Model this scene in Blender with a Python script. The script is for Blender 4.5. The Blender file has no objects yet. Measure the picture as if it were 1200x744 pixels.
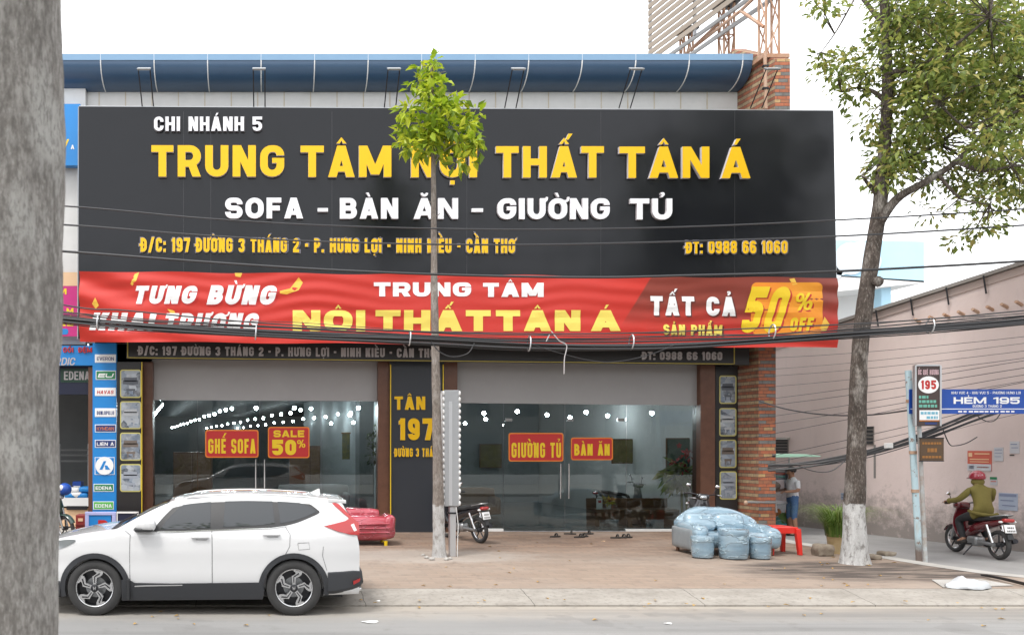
import bpy, bmesh, math, random
from mathutils import Vector, Matrix, noise
R = math.radians
rnd = random.Random(7)
scene = bpy.context.scene
COL = scene.collection

# ------------------------------------------------------------------ camera, world, sun, exposure
CH = 2.305
cam = bpy.data.cameras.new('camera')
cam.sensor_width = 36; cam.lens = 30.0
cam.shift_x = 0.2375; cam.shift_y = 0.1225
cam.clip_start = 0.1; cam.clip_end = 600
cam.dof.use_dof = True; cam.dof.focus_distance = 19.0; cam.dof.aperture_fstop = 3.0
co = bpy.data.objects.new('camera', cam); COL.objects.link(co)
co.location = (0, 0, CH); co.rotation_euler = (R(90), 0, 0)
scene.camera = co

SUN_EL, SUN_AZ = 62, 226      # azimuth: direction the light comes from, clockwise from +Y
w = bpy.data.worlds.new('World'); scene.world = w; w.use_nodes = True
nt = w.node_tree; nt.nodes.clear()
sky = nt.nodes.new('ShaderNodeTexSky'); sky.sky_type = 'NISHITA'; sky.sun_disc = False
sky.sun_elevation = R(SUN_EL); sky.sun_rotation = R(SUN_AZ); sky.dust_density = 4.0
hs = nt.nodes.new('ShaderNodeHueSaturation'); hs.inputs['Saturation'].default_value = 0.35
mx = nt.nodes.new('ShaderNodeMix'); mx.data_type = 'RGBA'; mx.inputs[0].default_value = 0.86
mx.inputs[7].default_value = (7.6, 7.7, 7.9, 1)          # overcast cloud layer
bg = nt.nodes.new('ShaderNodeBackground'); bg.inputs[1].default_value = 0.12
ow = nt.nodes.new('ShaderNodeOutputWorld')
nt.links.new(sky.outputs[0], hs.inputs['Color']); nt.links.new(hs.outputs[0], mx.inputs[6])
nt.links.new(mx.outputs[2], bg.inputs[0]); nt.links.new(bg.outputs[0], ow.inputs[0])

sl = bpy.data.lights.new('sun', 'SUN'); sl.energy = 1.1; sl.angle = R(14); sl.color = (1, .965, .91)
so = bpy.data.objects.new('sun', sl); COL.objects.link(so)
az, el = R(SUN_AZ), R(SUN_EL)
sdir = Vector((math.sin(az) * math.cos(el), math.cos(az) * math.cos(el), math.sin(el)))
so.rotation_euler = sdir.to_track_quat('Z', 'Y').to_euler(); so.location = (0, -20, 40)
vs = scene.view_settings
vs.view_transform = 'Standard'; vs.look = 'None'; vs.exposure = 1.22; vs.gamma = 1; vs.use_curve_mapping = False
scene.cycles.max_bounces = 8; scene.cycles.transparent_max_bounces = 16
scene.cycles.use_denoising = True
scene.cycles.caustics_reflective = False; scene.cycles.caustics_refractive = False

# ------------------------------------------------------------------ helpers
def P(px, py, Y): return Vector(((px - 315) / 1000 * Y, Y, CH - (py - 519) / 1000 * Y))
def XX(px, Y): return (px - 315) / 1000 * Y
def ZZ(py, Y): return CH - (py - 519) / 1000 * Y
def GY(py, z=0.14): return 1000 * (CH - z) / (py - 519)
def GP(px, py, z=0.14): return P(px, py, GY(py, z))
OFF = {}

def tag(o, label=None, cat=None, group=None, kind=None):
    if label: o['label'] = label
    if cat: o['category'] = cat
    if group: o['group'] = group
    if kind: o['kind'] = kind
    return o
def thing(name, label, cat, loc=(0, 0, 0), rz=0, group=None):
    o = bpy.data.objects.new(name, None); COL.objects.link(o)
    o.empty_display_size = .1
    o.location = loc; o.rotation_euler = (0, 0, rz)
    OFF[o.name] = Vector(loc)
    return tag(o, label, cat, group)
def link(name, me, mats, parent=None, world=True, smooth=0, bevel=0, bseg=2, base=True):
    """mesh -> object; world=True: vertices were given in world space"""
    if mats is not None:
        if not isinstance(mats, (list, tuple)): mats = [mats]
        for m in mats: me.materials.append(m)
    if world:
        if parent is not None: off = OFF[parent.name]
        elif base and len(me.vertices):
            xs = [v.co for v in me.vertices]
            off = Vector(((min(v.x for v in xs) + max(v.x for v in xs)) / 2, (min(v.y for v in xs) + max(v.y for v in xs)) / 2, min(v.z for v in xs)))
        else: off = Vector((0, 0, 0))
        me.transform(Matrix.Translation(-off))
    else: off = OFF.get(parent.name, Vector((0, 0, 0))) if parent else Vector((0, 0, 0))
    o = bpy.data.objects.new(name, me); COL.objects.link(o)
    OFF[o.name] = off
    if parent is not None: o.parent = parent
    elif world: o.location = off
    if smooth:
        me.shade_smooth(); me.set_sharp_from_angle(angle=R(smooth))
    if bevel:
        b = o.modifiers.new('bevel', 'BEVEL'); b.width = bevel; b.segments = bseg; b.limit_method = 'ANGLE'; b.angle_limit = R(40)
    return o

def frame(d):
    d = Vector(d).normalized()
    a = Vector((0, 0, 1)) if abs(d.z) < .95 else Vector((1, 0, 0))
    u = d.cross(a).normalized(); v = d.cross(u).normalized()
    return u, v

class MB:
    def __init__(s): s.bm = bmesh.new()
    def face(s, pts, mi=0):
        vs_ = [s.bm.verts.new(p) for p in pts]
        f = s.bm.faces.new(vs_); f.material_index = mi; return f
    def box(s, a, b, mi=0, M=None):
        x0, y0, z0 = [min(a[i], b[i]) for i in range(3)]; x1, y1, z1 = [max(a[i], b[i]) for i in range(3)]
        c = [Vector(p) for p in ((x0, y0, z0), (x1, y0, z0), (x1, y1, z0), (x0, y1, z0), (x0, y0, z1), (x1, y0, z1), (x1, y1, z1), (x0, y1, z1))]
        if M: c = [M @ p for p in c]
        v = [s.bm.verts.new(p) for p in c]
        for q in ((3, 2, 1, 0), (4, 5, 6, 7), (0, 1, 5, 4), (1, 2, 6, 5), (2, 3, 7, 6), (3, 0, 4, 7)):
            f = s.bm.faces.new([v[i] for i in q]); f.material_index = mi
        return s
    def prism(s, pts, d, mi=0):
        """closed outline extruded by vector d"""
        d = Vector(d); a = [s.bm.verts.new(p) for p in pts]; b = [s.bm.verts.new(Vector(p) + d) for p in pts]
        fs = [s.bm.faces.new(a), s.bm.faces.new(list(reversed(b)))]
        n = len(pts)
        for i in range(n): fs.append(s.bm.faces.new([a[(i + 1) % n], a[i], b[i], b[(i + 1) % n]]))
        for f in fs: f.material_index = mi
        bmesh.ops.recalc_face_normals(s.bm, faces=fs)
        return s
    def tube(s, pts, r, seg=8, mi=0, cap=True, closed=False):
        pts = [Vector(p) for p in pts]; n = len(pts)
        rs = r if isinstance(r, (list, tuple)) else [r] * n
        rings = []; u = None
        for i, p in enumerate(pts):
            if closed: d = pts[(i + 1) % n] - pts[i - 1]
            else: d = pts[min(i + 1, n - 1)] - pts[max(i - 1, 0)]
            if d.length < 1e-9: d = Vector((0, 0, 1))
            d.normalize()
            if u is None: u, v = frame(d)
            else:
                u = (u - d * u.dot(d));
                if u.length < 1e-6: u, v = frame(d)
                u.normalize(); v = d.cross(u)
            rings.append([s.bm.verts.new(p + (u * math.cos(2 * math.pi * k / seg) + v * math.sin(2 * math.pi * k / seg)) * rs[i]) for k in range(seg)])
        m = n if closed else n - 1
        for i in range(m):
            A, B = rings[i], rings[(i + 1) % n]
            for k in range(seg):
                f = s.bm.faces.new([A[k], A[(k + 1) % seg], B[(k + 1) % seg], B[k]]); f.material_index = mi
        if cap and not closed:
            f = s.bm.faces.new(list(reversed(rings[0]))); f.material_index = mi
            f = s.bm.faces.new(rings[-1]); f.material_index = mi
        return s
    def lathe(s, prof, c, axis=(0, 0, 1), seg=24, mi=0, caps=True):
        """prof = [(r, h)], around axis through c"""
        c = Vector(c); ax = Vector(axis).normalized(); u, v = frame(ax)
        rings = []
        for (r, h) in prof:
            rings.append([s.bm.verts.new(c + ax * h + (u * math.cos(2 * math.pi * k / seg) + v * math.sin(2 * math.pi * k / seg)) * max(r, 1e-4)) for k in range(seg)])
        fs = []
        for A, B in zip(rings, rings[1:]):
            for k in range(seg):
                f = s.bm.faces.new([A[k], A[(k + 1) % seg], B[(k + 1) % seg], B[k]]); f.material_index = mi; fs.append(f)
        if caps and prof[0][0] > 1e-3: fs.append(s.bm.faces.new(rings[0])); fs[-1].material_index = mi
        if caps and prof[-1][0] > 1e-3: fs.append(s.bm.faces.new(rings[-1])); fs[-1].material_index = mi
        bmesh.ops.recalc_face_normals(s.bm, faces=fs)
        return s
    def rbox(s, c, size, r, n=6, mi=0, M=None, fn=None):
        """box with rounded edges as a grid of faces (for soft things)"""
        b = bmesh.new(); bmesh.ops.create_cube(b, size=1)
        bmesh.ops.subdivide_edges(b, edges=b.edges[:], cuts=n, use_grid_fill=True)
        h = Vector(size) / 2; c = Vector(c); vm = {}
        for v in b.verts:
            q = Vector((v.co.x * 2 * h.x, v.co.y * 2 * h.y, v.co.z * 2 * h.z))
            # concentrate the grid towards the edges
            inner = Vector([max(-(h[i] - r), min(h[i] - r, q[i] * (1.0))) for i in range(3)])
            d = q - inner
            if d.length > 1e-7: q = inner + d.normalized() * r
            if fn: q = fn(q)
            q = q + c
            vm[v] = s.bm.verts.new(M @ q if M else q)
        for f in b.faces:
            g = s.bm.faces.new([vm[v] for v in f.verts]); g.material_index = mi
        b.free(); return s
    def ball(s, c, rad, seg=12, mi=0, M=None):
        rad = rad if isinstance(rad, (list, tuple)) else (rad,) * 3
        mat_ = Matrix.Translation(Vector(c)) @ Matrix.Diagonal((*rad, 1))
        if M: mat_ = M @ mat_
        g = bmesh.ops.create_uvsphere(s.bm, u_segments=seg, v_segments=max(6, seg * 2 // 3), radius=1, matrix=mat_)
        for v in g['verts']:
            for f in v.link_faces: f.material_index = mi
        return s
    def build(s, name, mats, parent=None, world=True, smooth=0, bevel=0, bseg=2, fn=None):
        if fn:
            for v in s.bm.verts: v.co = fn(v.co)
        me = bpy.data.meshes.new(name); s.bm.to_mesh(me); s.bm.free()
        return link(name, me, mats, parent, world, smooth, bevel, bseg)

def copy_tree(o, parent=None):
    c = o.copy(); COL.objects.link(c)
    if parent is not None: c.parent = parent
    for ch in list(o.children): copy_tree(ch, c)
    return c

# ------------------------------------------------------------------ materials
def mat(name, col, rough=.6, col2=None, nscale=4, namt=.25, bump=0, bscale=None, metal=0, spec=.5, coat=0, emit=None, estr=0, stretch=None, detail=5):
    m = bpy.data.materials.new(name); m.use_nodes = True; t = m.node_tree
    b = t.nodes['Principled BSDF']
    b.inputs['Roughness'].default_value = rough; b.inputs['Metallic'].default_value = metal
    b.inputs['Specular IOR Level'].default_value = spec; b.inputs['Coat Weight'].default_value = coat
    b.inputs['Coat Roughness'].default_value = .05
    b.inputs['Base Color'].default_value = (*col, 1)
    if emit: b.inputs['Emission Color'].default_value = (*emit, 1); b.inputs['Emission Strength'].default_value = estr
    if col2 or bump:
        tc = t.nodes.new('ShaderNodeTexCoord'); mp = t.nodes.new('ShaderNodeMapping')
        t.links.new(tc.outputs['Object'], mp.inputs[0])
        if stretch: mp.inputs['Scale'].default_value = stretch
        n = t.nodes.new('ShaderNodeTexNoise'); n.inputs['Scale'].default_value = nscale; n.inputs['Detail'].default_value = detail
        n.inputs['Roughness'].default_value = .62
        t.links.new(mp.outputs[0], n.inputs[0])
        if col2:
            r = t.nodes.new('ShaderNodeValToRGB')
            r.color_ramp.elements[0].position = .5 - namt; r.color_ramp.elements[1].position = .5 + namt
            r.color_ramp.elements[0].color = (*col, 1); r.color_ramp.elements[1].color = (*col2, 1)
            t.links.new(n.outputs[0], r.inputs[0]); t.links.new(r.outputs[0], b.inputs['Base Color'])
        if bump:
            n2 = n
            if bscale:
                n2 = t.nodes.new('ShaderNodeTexNoise'); n2.inputs['Scale'].default_value = bscale; n2.inputs['Detail'].default_value = 6
                t.links.new(mp.outputs[0], n2.inputs[0])
            bp = t.nodes.new('ShaderNodeBump'); bp.inputs['Strength'].default_value = 1; bp.inputs['Distance'].default_value = bump
            t.links.new(n2.outputs[0], bp.inputs['Height']); t.links.new(bp.outputs[0], b.inputs['Normal'])
    return m
class NT:
    """small node helper over one material"""
    def __init__(s, m): s.m = m; s.t = m.node_tree; s.b = s.t.nodes['Principled BSDF']
    def new(s, k, **kw):
        n = s.t.nodes.new(k)
        for a, v in kw.items(): setattr(n, a, v)
        return n
    def l(s, a, b): s.t.links.new(a, b)
    def math(s, op, a, b=None):
        n = s.new('ShaderNodeMath', operation=op)
        for i, v in enumerate((a, b)):
            if v is None: continue
            if isinstance(v, (int, float)): n.inputs[i].default_value = v
            else: s.l(v, n.inputs[i])
        return n.outputs[0]
    def mix(s, f, a, b, blend='MIX'):
        n = s.new('ShaderNodeMix', data_type='RGBA', blend_type=blend)
        for i, v in ((0, f), (6, a), (7, b)):
            if isinstance(v, (int, float)): n.inputs[i].default_value = v
            elif isinstance(v, tuple): n.inputs[i].default_value = (*v, 1)
            else: s.l(v, n.inputs[i])
        return n.outputs[2]
    def noise(s, vec, scale, detail=5, rough=.6):
        n = s.new('ShaderNodeTexNoise'); n.inputs['Scale'].default_value = scale; n.inputs['Detail'].default_value = detail
        n.inputs['Roughness'].default_value = rough
        if vec is not None: s.l(vec, n.inputs['Vector'])
        return n.outputs[0]
    def step(s, v, a, b):
        n = s.new('ShaderNodeMapRange'); n.inputs[1].default_value = a; n.inputs[2].default_value = b; n.clamp = True
        s.l(v, n.inputs[0]); return n.outputs[0]
    def pos(s, world=True):
        if world: return s.new('ShaderNodeNewGeometry').outputs['Position']
        return s.new('ShaderNodeTexCoord').outputs['Object']
    def sep(s, v):
        n = s.new('ShaderNodeSeparateXYZ'); s.l(v, n.inputs[0]); return n.outputs
    def comb(s, x, y, z):
        n = s.new('ShaderNodeCombineXYZ')
        for i, v in enumerate((x, y, z)):
            if isinstance(v, (int, float)): n.inputs[i].default_value = v
            else: s.l(v, n.inputs[i])
        return n.outputs[0]
    def map(s, v, scale):
        n = s.new('ShaderNodeMapping'); n.inputs['Scale'].default_value = scale; s.l(v, n.inputs[0]); return n.outputs[0]
    def bump(s, h, dist):
        n = s.new('ShaderNodeBump'); n.inputs['Distance'].default_value = dist; s.l(h, n.inputs['Height']); s.l(n.outputs[0], s.b.inputs['Normal'])
    def col(s, v): s.l(v, s.b.inputs['Base Color'])

M = {}
M['white_wall'] = mat('white_wall', (.62, .62, .61), .8, (.72, .72, .71), 2, .25, .002, 60)
M['grey_panel'] = mat('grey_panel', (.30, .295, .295), .6, (.34, .335, .335), 1.2, .3)
M['sign_black'] = mat('sign_black', (.009, .010, .013), .2, None, 1.1, bump=.02, detail=1, spec=.34)
M['sign_edge'] = mat('sign_edge', (.04, .04, .045), .35)
M['strip_black'] = mat('strip_black', (.02, .018, .018), .35)
M['letter_white'] = mat('letter_white', (.82, .82, .86), .35)
M['letter_yellow'] = mat('letter_yellow', (.80, .475, .008), .4, spec=.3)
M['letter_side'] = mat('letter_side', (.62, .58, .60), .5)
M['halo'] = mat('halo', (.17, .16, .19), .5)
M['halo_dark'] = mat('halo_dark', (.10, .095, .10), .5)
M['letter_grey'] = mat('letter_grey', (.46, .43, .43), .5)
M['red_print'] = mat('red_print', (.48, .018, .015), .45)
M['yellow_print'] = mat('yellow_print', (.80, .56, .015), .45)
M['white_print'] = mat('white_print', (.82, .82, .82), .45)
M['dark_metal'] = mat('dark_metal', (.035, .035, .04), .45, metal=.6)
M['grey_metal'] = mat('grey_metal', (.35, .36, .37), .4, metal=.7)
M['chrome'] = mat('chrome', (.75, .75, .76), .12, metal=1)
M['box_grey'] = mat('box_grey', (.36, .37, .385), .45, metal=.3)
M['aluminium'] = mat('aluminium', (.62, .63, .65), .38, metal=.75)
M['black_plastic'] = mat('black_plastic', (.022, .023, .025), .5)
M['black_rubber'] = mat('black_rubber', (.02, .02, .021), .8)
M['concrete'] = mat('concrete', (.36, .345, .32), .85, (.46, .44, .41), 1.4, .3, .004, 30)
M['bulb'] = mat('bulb', (1, 1, 1), .4, emit=(.93, .97, 1), estr=62)
M['cable'] = mat('cable', (.04, .04, .043), .5)
M['rust'] = mat('rust', (.38, .20, .11), .75, (.50, .36, .27), 3, .2)
M['rusty_white'] = mat('rusty_white', (.50, .36, .27), .7, (.40, .20, .11), 2.2, .16)
M['wood_red'] = mat('wood_red', (.11, .045, .025), .4, (.17, .075, .04), 3, .3, stretch=(6, 6, .6))
M['brown_tile'] = mat('brown_tile', (.10, .042, .025), .35, (.15, .068, .04), 5, .25)
M['blue_board'] = mat('blue_board', (.012, .20, .55), .4, (.014, .23, .60), 1.5, .3)
M['blue_sign'] = mat('blue_sign', (.012, .07, .36), .4)
M['magenta'] = mat('magenta', (.55, .02, .20), .5)
M['peach'] = mat('peach', (.75, .50, .30), .5)
M['dark_blue'] = mat('dark_blue', (.012, .016, .045), .4)
M['green_print'] = mat('green_print', (.02, .20, .08), .5)
M['lime_print'] = mat('lime_print', (.10, .45, .08), .5)
M['navy_print'] = mat('navy_print', (.02, .04, .16), .5)
M['orange_print'] = mat('orange_print', (.75, .22, .02), .45)
M['red_plastic'] = mat('red_plastic', (.72, .03, .02), .35, coat=.2)
M['dark_print'] = mat('dark_print', (.05, .045, .04), .5)
M['skin'] = mat('skin', (.36, .19, .12), .55)
M['hair'] = mat('hair', (.015, .013, .012), .6)
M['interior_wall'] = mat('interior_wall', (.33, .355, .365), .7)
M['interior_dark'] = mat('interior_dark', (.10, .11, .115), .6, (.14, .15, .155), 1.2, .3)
M['interior_floor'] = mat('interior_floor', (.30, .31, .31), .18, (.34, .35, .35), 1, .3)
M['wood_brown'] = mat('wood_brown', (.13, .06, .028), .35, (.20, .10, .045), 3, .3, stretch=(1, 8, 8))
M['white_paint'] = mat('white_paint', (.78, .78, .77), .5)

def glass_mat(name, tint=(.86, .93, .93), ior=1.7, rough=0.0):
    m = bpy.data.materials.new(name); m.use_nodes = True; t = m.node_tree; t.nodes.clear()
    o = t.nodes.new('ShaderNodeOutputMaterial'); mx_ = t.nodes.new('ShaderNodeMixShader')
    tr = t.nodes.new('ShaderNodeBsdfTransparent'); tr.inputs[0].default_value = (*tint, 1)
    gl = t.nodes.new('ShaderNodeBsdfGlossy'); gl.inputs['Roughness'].default_value = rough
    fr = t.nodes.new('ShaderNodeFresnel'); fr.inputs[0].default_value = ior
    t.links.new(fr.outputs[0], mx_.inputs[0]); t.links.new(tr.outputs[0], mx_.inputs[1]); t.links.new(gl.outputs[0], mx_.inputs[2])
    t.links.new(mx_.outputs[0], o.inputs[0]); return m
M['glass'] = glass_mat('glass', (.80, .86, .86), 1.6)
M['clear_plastic'] = glass_mat('clear_plastic', (.9, .92, .95), 1.5, .12)
M['car_glass'] = mat('car_glass', (.022, .026, .03), .03, spec=.8)
M['car_white'] = mat('car_white', (.69, .69, .695), .22, coat=1.0)
M['cladding'] = mat('cladding', (.035, .037, .042), .5)
M['taillight'] = mat('taillight', (.40, .010, .010), .12, coat=1)
M['headlight'] = mat('headlight', (.45, .48, .5), .1, metal=.6, coat=1)
M['tyre'] = mat('tyre', (.028, .028, .029), .78, (.045, .044, .043), 8, .3)

# brick cladding: courses alternate
def brick_mat(name, even, odds, h=.0787, bl=.21, axis='x'):
    m = mat(name, even, .75); n = NT(m); p = n.sep(n.pos())
    row = n.math('FLOOR', n.math('DIVIDE', p[2], h))
    par = n.math('MODULO', n.math('ADD', row, 1000), 2)
    along = p[0] if axis == 'x' else p[1]
    shift = n.math('MULTIPLY', n.math('MODULO', n.math('MULTIPLY', n.math('ADD', row, 1000), .37), 1), bl)
    q = n.math('FLOOR', n.math('DIVIDE', n.math('ADD', along, shift), bl))
    wn = n.new('ShaderNodeTexWhiteNoise', noise_dimensions='3D'); n.l(n.comb(q, row, 3.3), wn.inputs['Vector'])
    r = n.new('ShaderNodeValToRGB'); r.color_ramp.interpolation = 'CONSTANT'
    e = r.color_ramp.elements
    e[0].position = 0; e[0].color = (*odds[0], 1); e[1].position = 1 / len(odds); e[1].color = (*odds[1], 1)
    for i, c in enumerate(odds[2:], 2): k = e.new(i / len(odds)); k.color = (*c, 1)
    n.l(wn.outputs[0], r.inputs[0])
    evc = n.mix(wn.outputs[0], even, tuple(x * 1.35 for x in even))
    c = n.mix(par, evc, r.outputs[0])
    dirt = n.noise(n.pos(), 9, 6)
    c = n.mix(n.step(dirt, .35, .75), c, n.mix(.55, c, (.10, .08, .07)))
    fz = n.math('MODULO', n.math('DIVIDE', p[2], h), 1); fx = n.math('MODULO', n.math('ADD', n.math('DIVIDE', n.math('ADD', along, shift), bl), 1000), 1)
    joint = n.math('MAXIMUM', n.math('LESS_THAN', fz, .10), n.math('LESS_THAN', fx, .035))
    c = n.mix(joint, c, (.09, .07, .06)); n.col(c)
    n.bump(n.math('ADD', n.math('MULTIPLY', joint, -1.0), n.math('MULTIPLY', dirt, .4)), .008)
    return m
M['brick_front'] = brick_mat('brick_front', (.40, .12, .055), [(.22, .215, .205), (.55, .36, .17), (.18, .17, .16), (.42, .16, .08), (.20, .20, .19)])
M['brick_side'] = brick_mat('brick_side', (.31, .105, .055), [(.44, .32, .19), (.46, .34, .20), (.40, .28, .17)], axis='y')

def bark_mat(name, c1, c2, c3, white_z=None, scale=10):
    m = mat(name, c1, .9); n = NT(m); v = n.pos(False)
    a = n.noise(n.map(v, (scale, scale, scale * .3)), 1, 8, .7); b = n.noise(n.map(v, (3, 3, 1.2)), 1.3, 6)
    a2 = n.noise(n.map(v, (scale * 2.6, scale * 2.6, scale * .9)), 1.2, 6, .72)
    c = n.mix(n.step(a, .38, .62), c1, c2); c = n.mix(n.step(b, .52, .66), c, c3); c = n.mix(n.math('MULTIPLY', n.step(a2, .47, .60), .62), c, tuple(x * .6 for x in c1)); c = n.mix(n.math('MULTIPLY', n.step(a2, .30, .43), -.5) if False else n.math('MULTIPLY', n.math('SUBTRACT', 1, n.step(a2, .36, .44)), .55), c, c3)
    if white_z:
        z = n.sep(n.pos())[2]; edge = n.math('ADD', z, n.math('MULTIPLY', n.noise(n.map(v, (7, 7, 7)), 1), .22))
        wmask = n.math('SUBTRACT', 1, n.step(edge, white_z + .10, white_z + .13))
        patch = n.step(n.noise(n.map(v, (9, 9, 5)), 1, 7, .75), .50, .60)
        c = n.mix(n.math('MULTIPLY', wmask, n.math('SUBTRACT', 1, n.math('MULTIPLY', patch, .7))), c, n.mix(n.step(a, .3, .7), (.40, .39, .38), (.62, .62, .61)))
    n.col(c); n.bump(n.math('ADD', a, n.math('MULTIPLY', a2, .8)), .03); return m
M['bark_near'] = bark_mat('bark_near', (.21, .195, .18), (.40, .38, .36), (.47, .46, .44), scale=17)
M['bark_young'] = bark_mat('bark_young', (.20, .165, .14), (.30, .26, .23), (.36, .33, .30), white_z=1.12, scale=12)
M['bark_old'] = bark_mat('bark_old', (.055, .042, .034), (.135, .108, .09), (.36, .33, .30), white_z=1.22, scale=14)

def leaf_mat(name, cols, trans=.35):
    m = mat(name, cols[0], .45); n = NT(m)
    g = n.new('ShaderNodeNewGeometry'); r = n.new('ShaderNodeValToRGB'); e = r.color_ramp.elements
    e[0].color = (*cols[0], 1); e[1].color = (*cols[-1], 1)
    for i, c in enumerate(cols[1:-1], 1): k = e.new(i / (len(cols) - 1)); k.color = (*c, 1)
    n.l(g.outputs['Random Per Island'], r.inputs[0]); n.col(r.outputs[0])
    tl = n.new('ShaderNodeBsdfTranslucent'); n.l(r.outputs[0], tl.inputs[0])
    ms = n.new('ShaderNodeMixShader'); ms.inputs[0].default_value = trans
    out = n.t.nodes['Material Output']; n.l(n.b.outputs[0], ms.inputs[1]); n.l(tl.outputs[0], ms.inputs[2]); n.l(ms.outputs[0], out.inputs[0])
    return m
M['leaf_young'] = leaf_mat('leaf_young', [(.12, .20, .014), (.27, .39, .022), (.42, .52, .03), (.55, .58, .05)], .42)
M['leaf_old'] = leaf_mat('leaf_old', [(.09, .13, .03), (.17, .23, .05), (.24, .31, .07), (.36, .40, .10), (.44, .38, .12)], .42)
M['leaf_dark'] = leaf_mat('leaf_dark', [(.02, .04, .012), (.04, .07, .02), (.06, .09, .02)], .2)
M['grass_blade'] = leaf_mat('grass_blade', [(.07, .15, .02), (.16, .26, .05), (.28, .33, .10)], .35)

# ------------------------------------------------------------------ text: block capitals built from strokes
import unicodedata
from mathutils.geometry import delaunay_2d_cdt
def _round(pts, r, closed=False, n=5):
    out = []; N = len(pts)
    for i, p in enumerate(pts):
        if not closed and i in (0, N - 1): out.append(Vector(p)); continue
        a, b, c = Vector(pts[i - 1]), Vector(p), Vector(pts[(i + 1) % N])
        d1, d2 = (a - b), (c - b); l1, l2 = d1.length, d2.length
        q = min(r, l1 * .499 if (closed or i - 1 > 0) else l1 * .98, l2 * .499 if (closed or i + 1 < N - 1) else l2 * .98)
        d1.normalize(); d2.normalize(); s, e = b + d1 * q, b + d2 * q
        for k in range(n + 1):
            u = k / n; out.append(s * (1 - u) ** 2 * 1 + b * 2 * u * (1 - u) + e * u * u if False else _arc(s, b, e, u))
    return out
def _arc(s, b, e, u):
    w_ = .75                                       # rational corner: close to a circle
    k0, k1, k2 = (1 - u) ** 2, 2 * u * (1 - u) * w_, u * u
    return (s * k0 + b * k1 + e * k2) / (k0 + k1 + k2)
def _stroke(pts, tx, ty, closed=False):
    """quads along a centre line; horizontal runs are ty thick, vertical runs tx"""
    P_ = [Vector(p) for p in pts]; n = len(P_)
    S = Vector((tx / 2, ty / 2))
    # work in a space where the stroke is 1 thick
    Q = [Vector((p.x / S.x, p.y / S.y)) for p in P_]
    out = []; V = lambda q: Vector((q.x * S.x, q.y * S.y))
    segs = []
    for i in range(n if closed else n - 1):
        a, c = Q[i], Q[(i + 1) % n]
        if (c - a).length < 1e-6: continue
        d = (c - a).normalized(); m = Vector((-d.y, d.x)); segs.append((a, c, m))
        out.append([V(a + m), V(a - m), V(c - m), V(c + m)])
    k = len(segs)
    for i in range(k if closed else k - 1):
        m1, m2 = segs[i][2], segs[(i + 1) % k][2]; p = segs[i][1]
        cr = m1.x * m2.y - m1.y * m2.x
        if abs(cr) < 1e-5: continue
        if cr > 0: m1, m2 = -m1, -m2
        bis = (m1 + m2).normalized() * min(1.3, 1 / max(.3, (m1 + m2).normalized().dot(m1)))
        out.append([V(p), V(p + m1), V(p + bis), V(p + m2)])
    return out
def _rect(x0, y0, x1, y1): return [Vector((x0, y0)), Vector((x1, y0)), Vector((x1, y1)), Vector((x0, y1))]
WID = dict(I=.0, J=.75, L=.85, E=.88, F=.84, M=1.32, W=1.4, T=.95, A=1.08, V=1.05, Y=1.05, O=1.04, Q=1.04, G=1.04, X=1.05)
NARROW = {'-': .5, '.': 0, ',': 0, ':': 0, '/': .55, ' ': .55, '1': .55, '%': 1.35}
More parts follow.
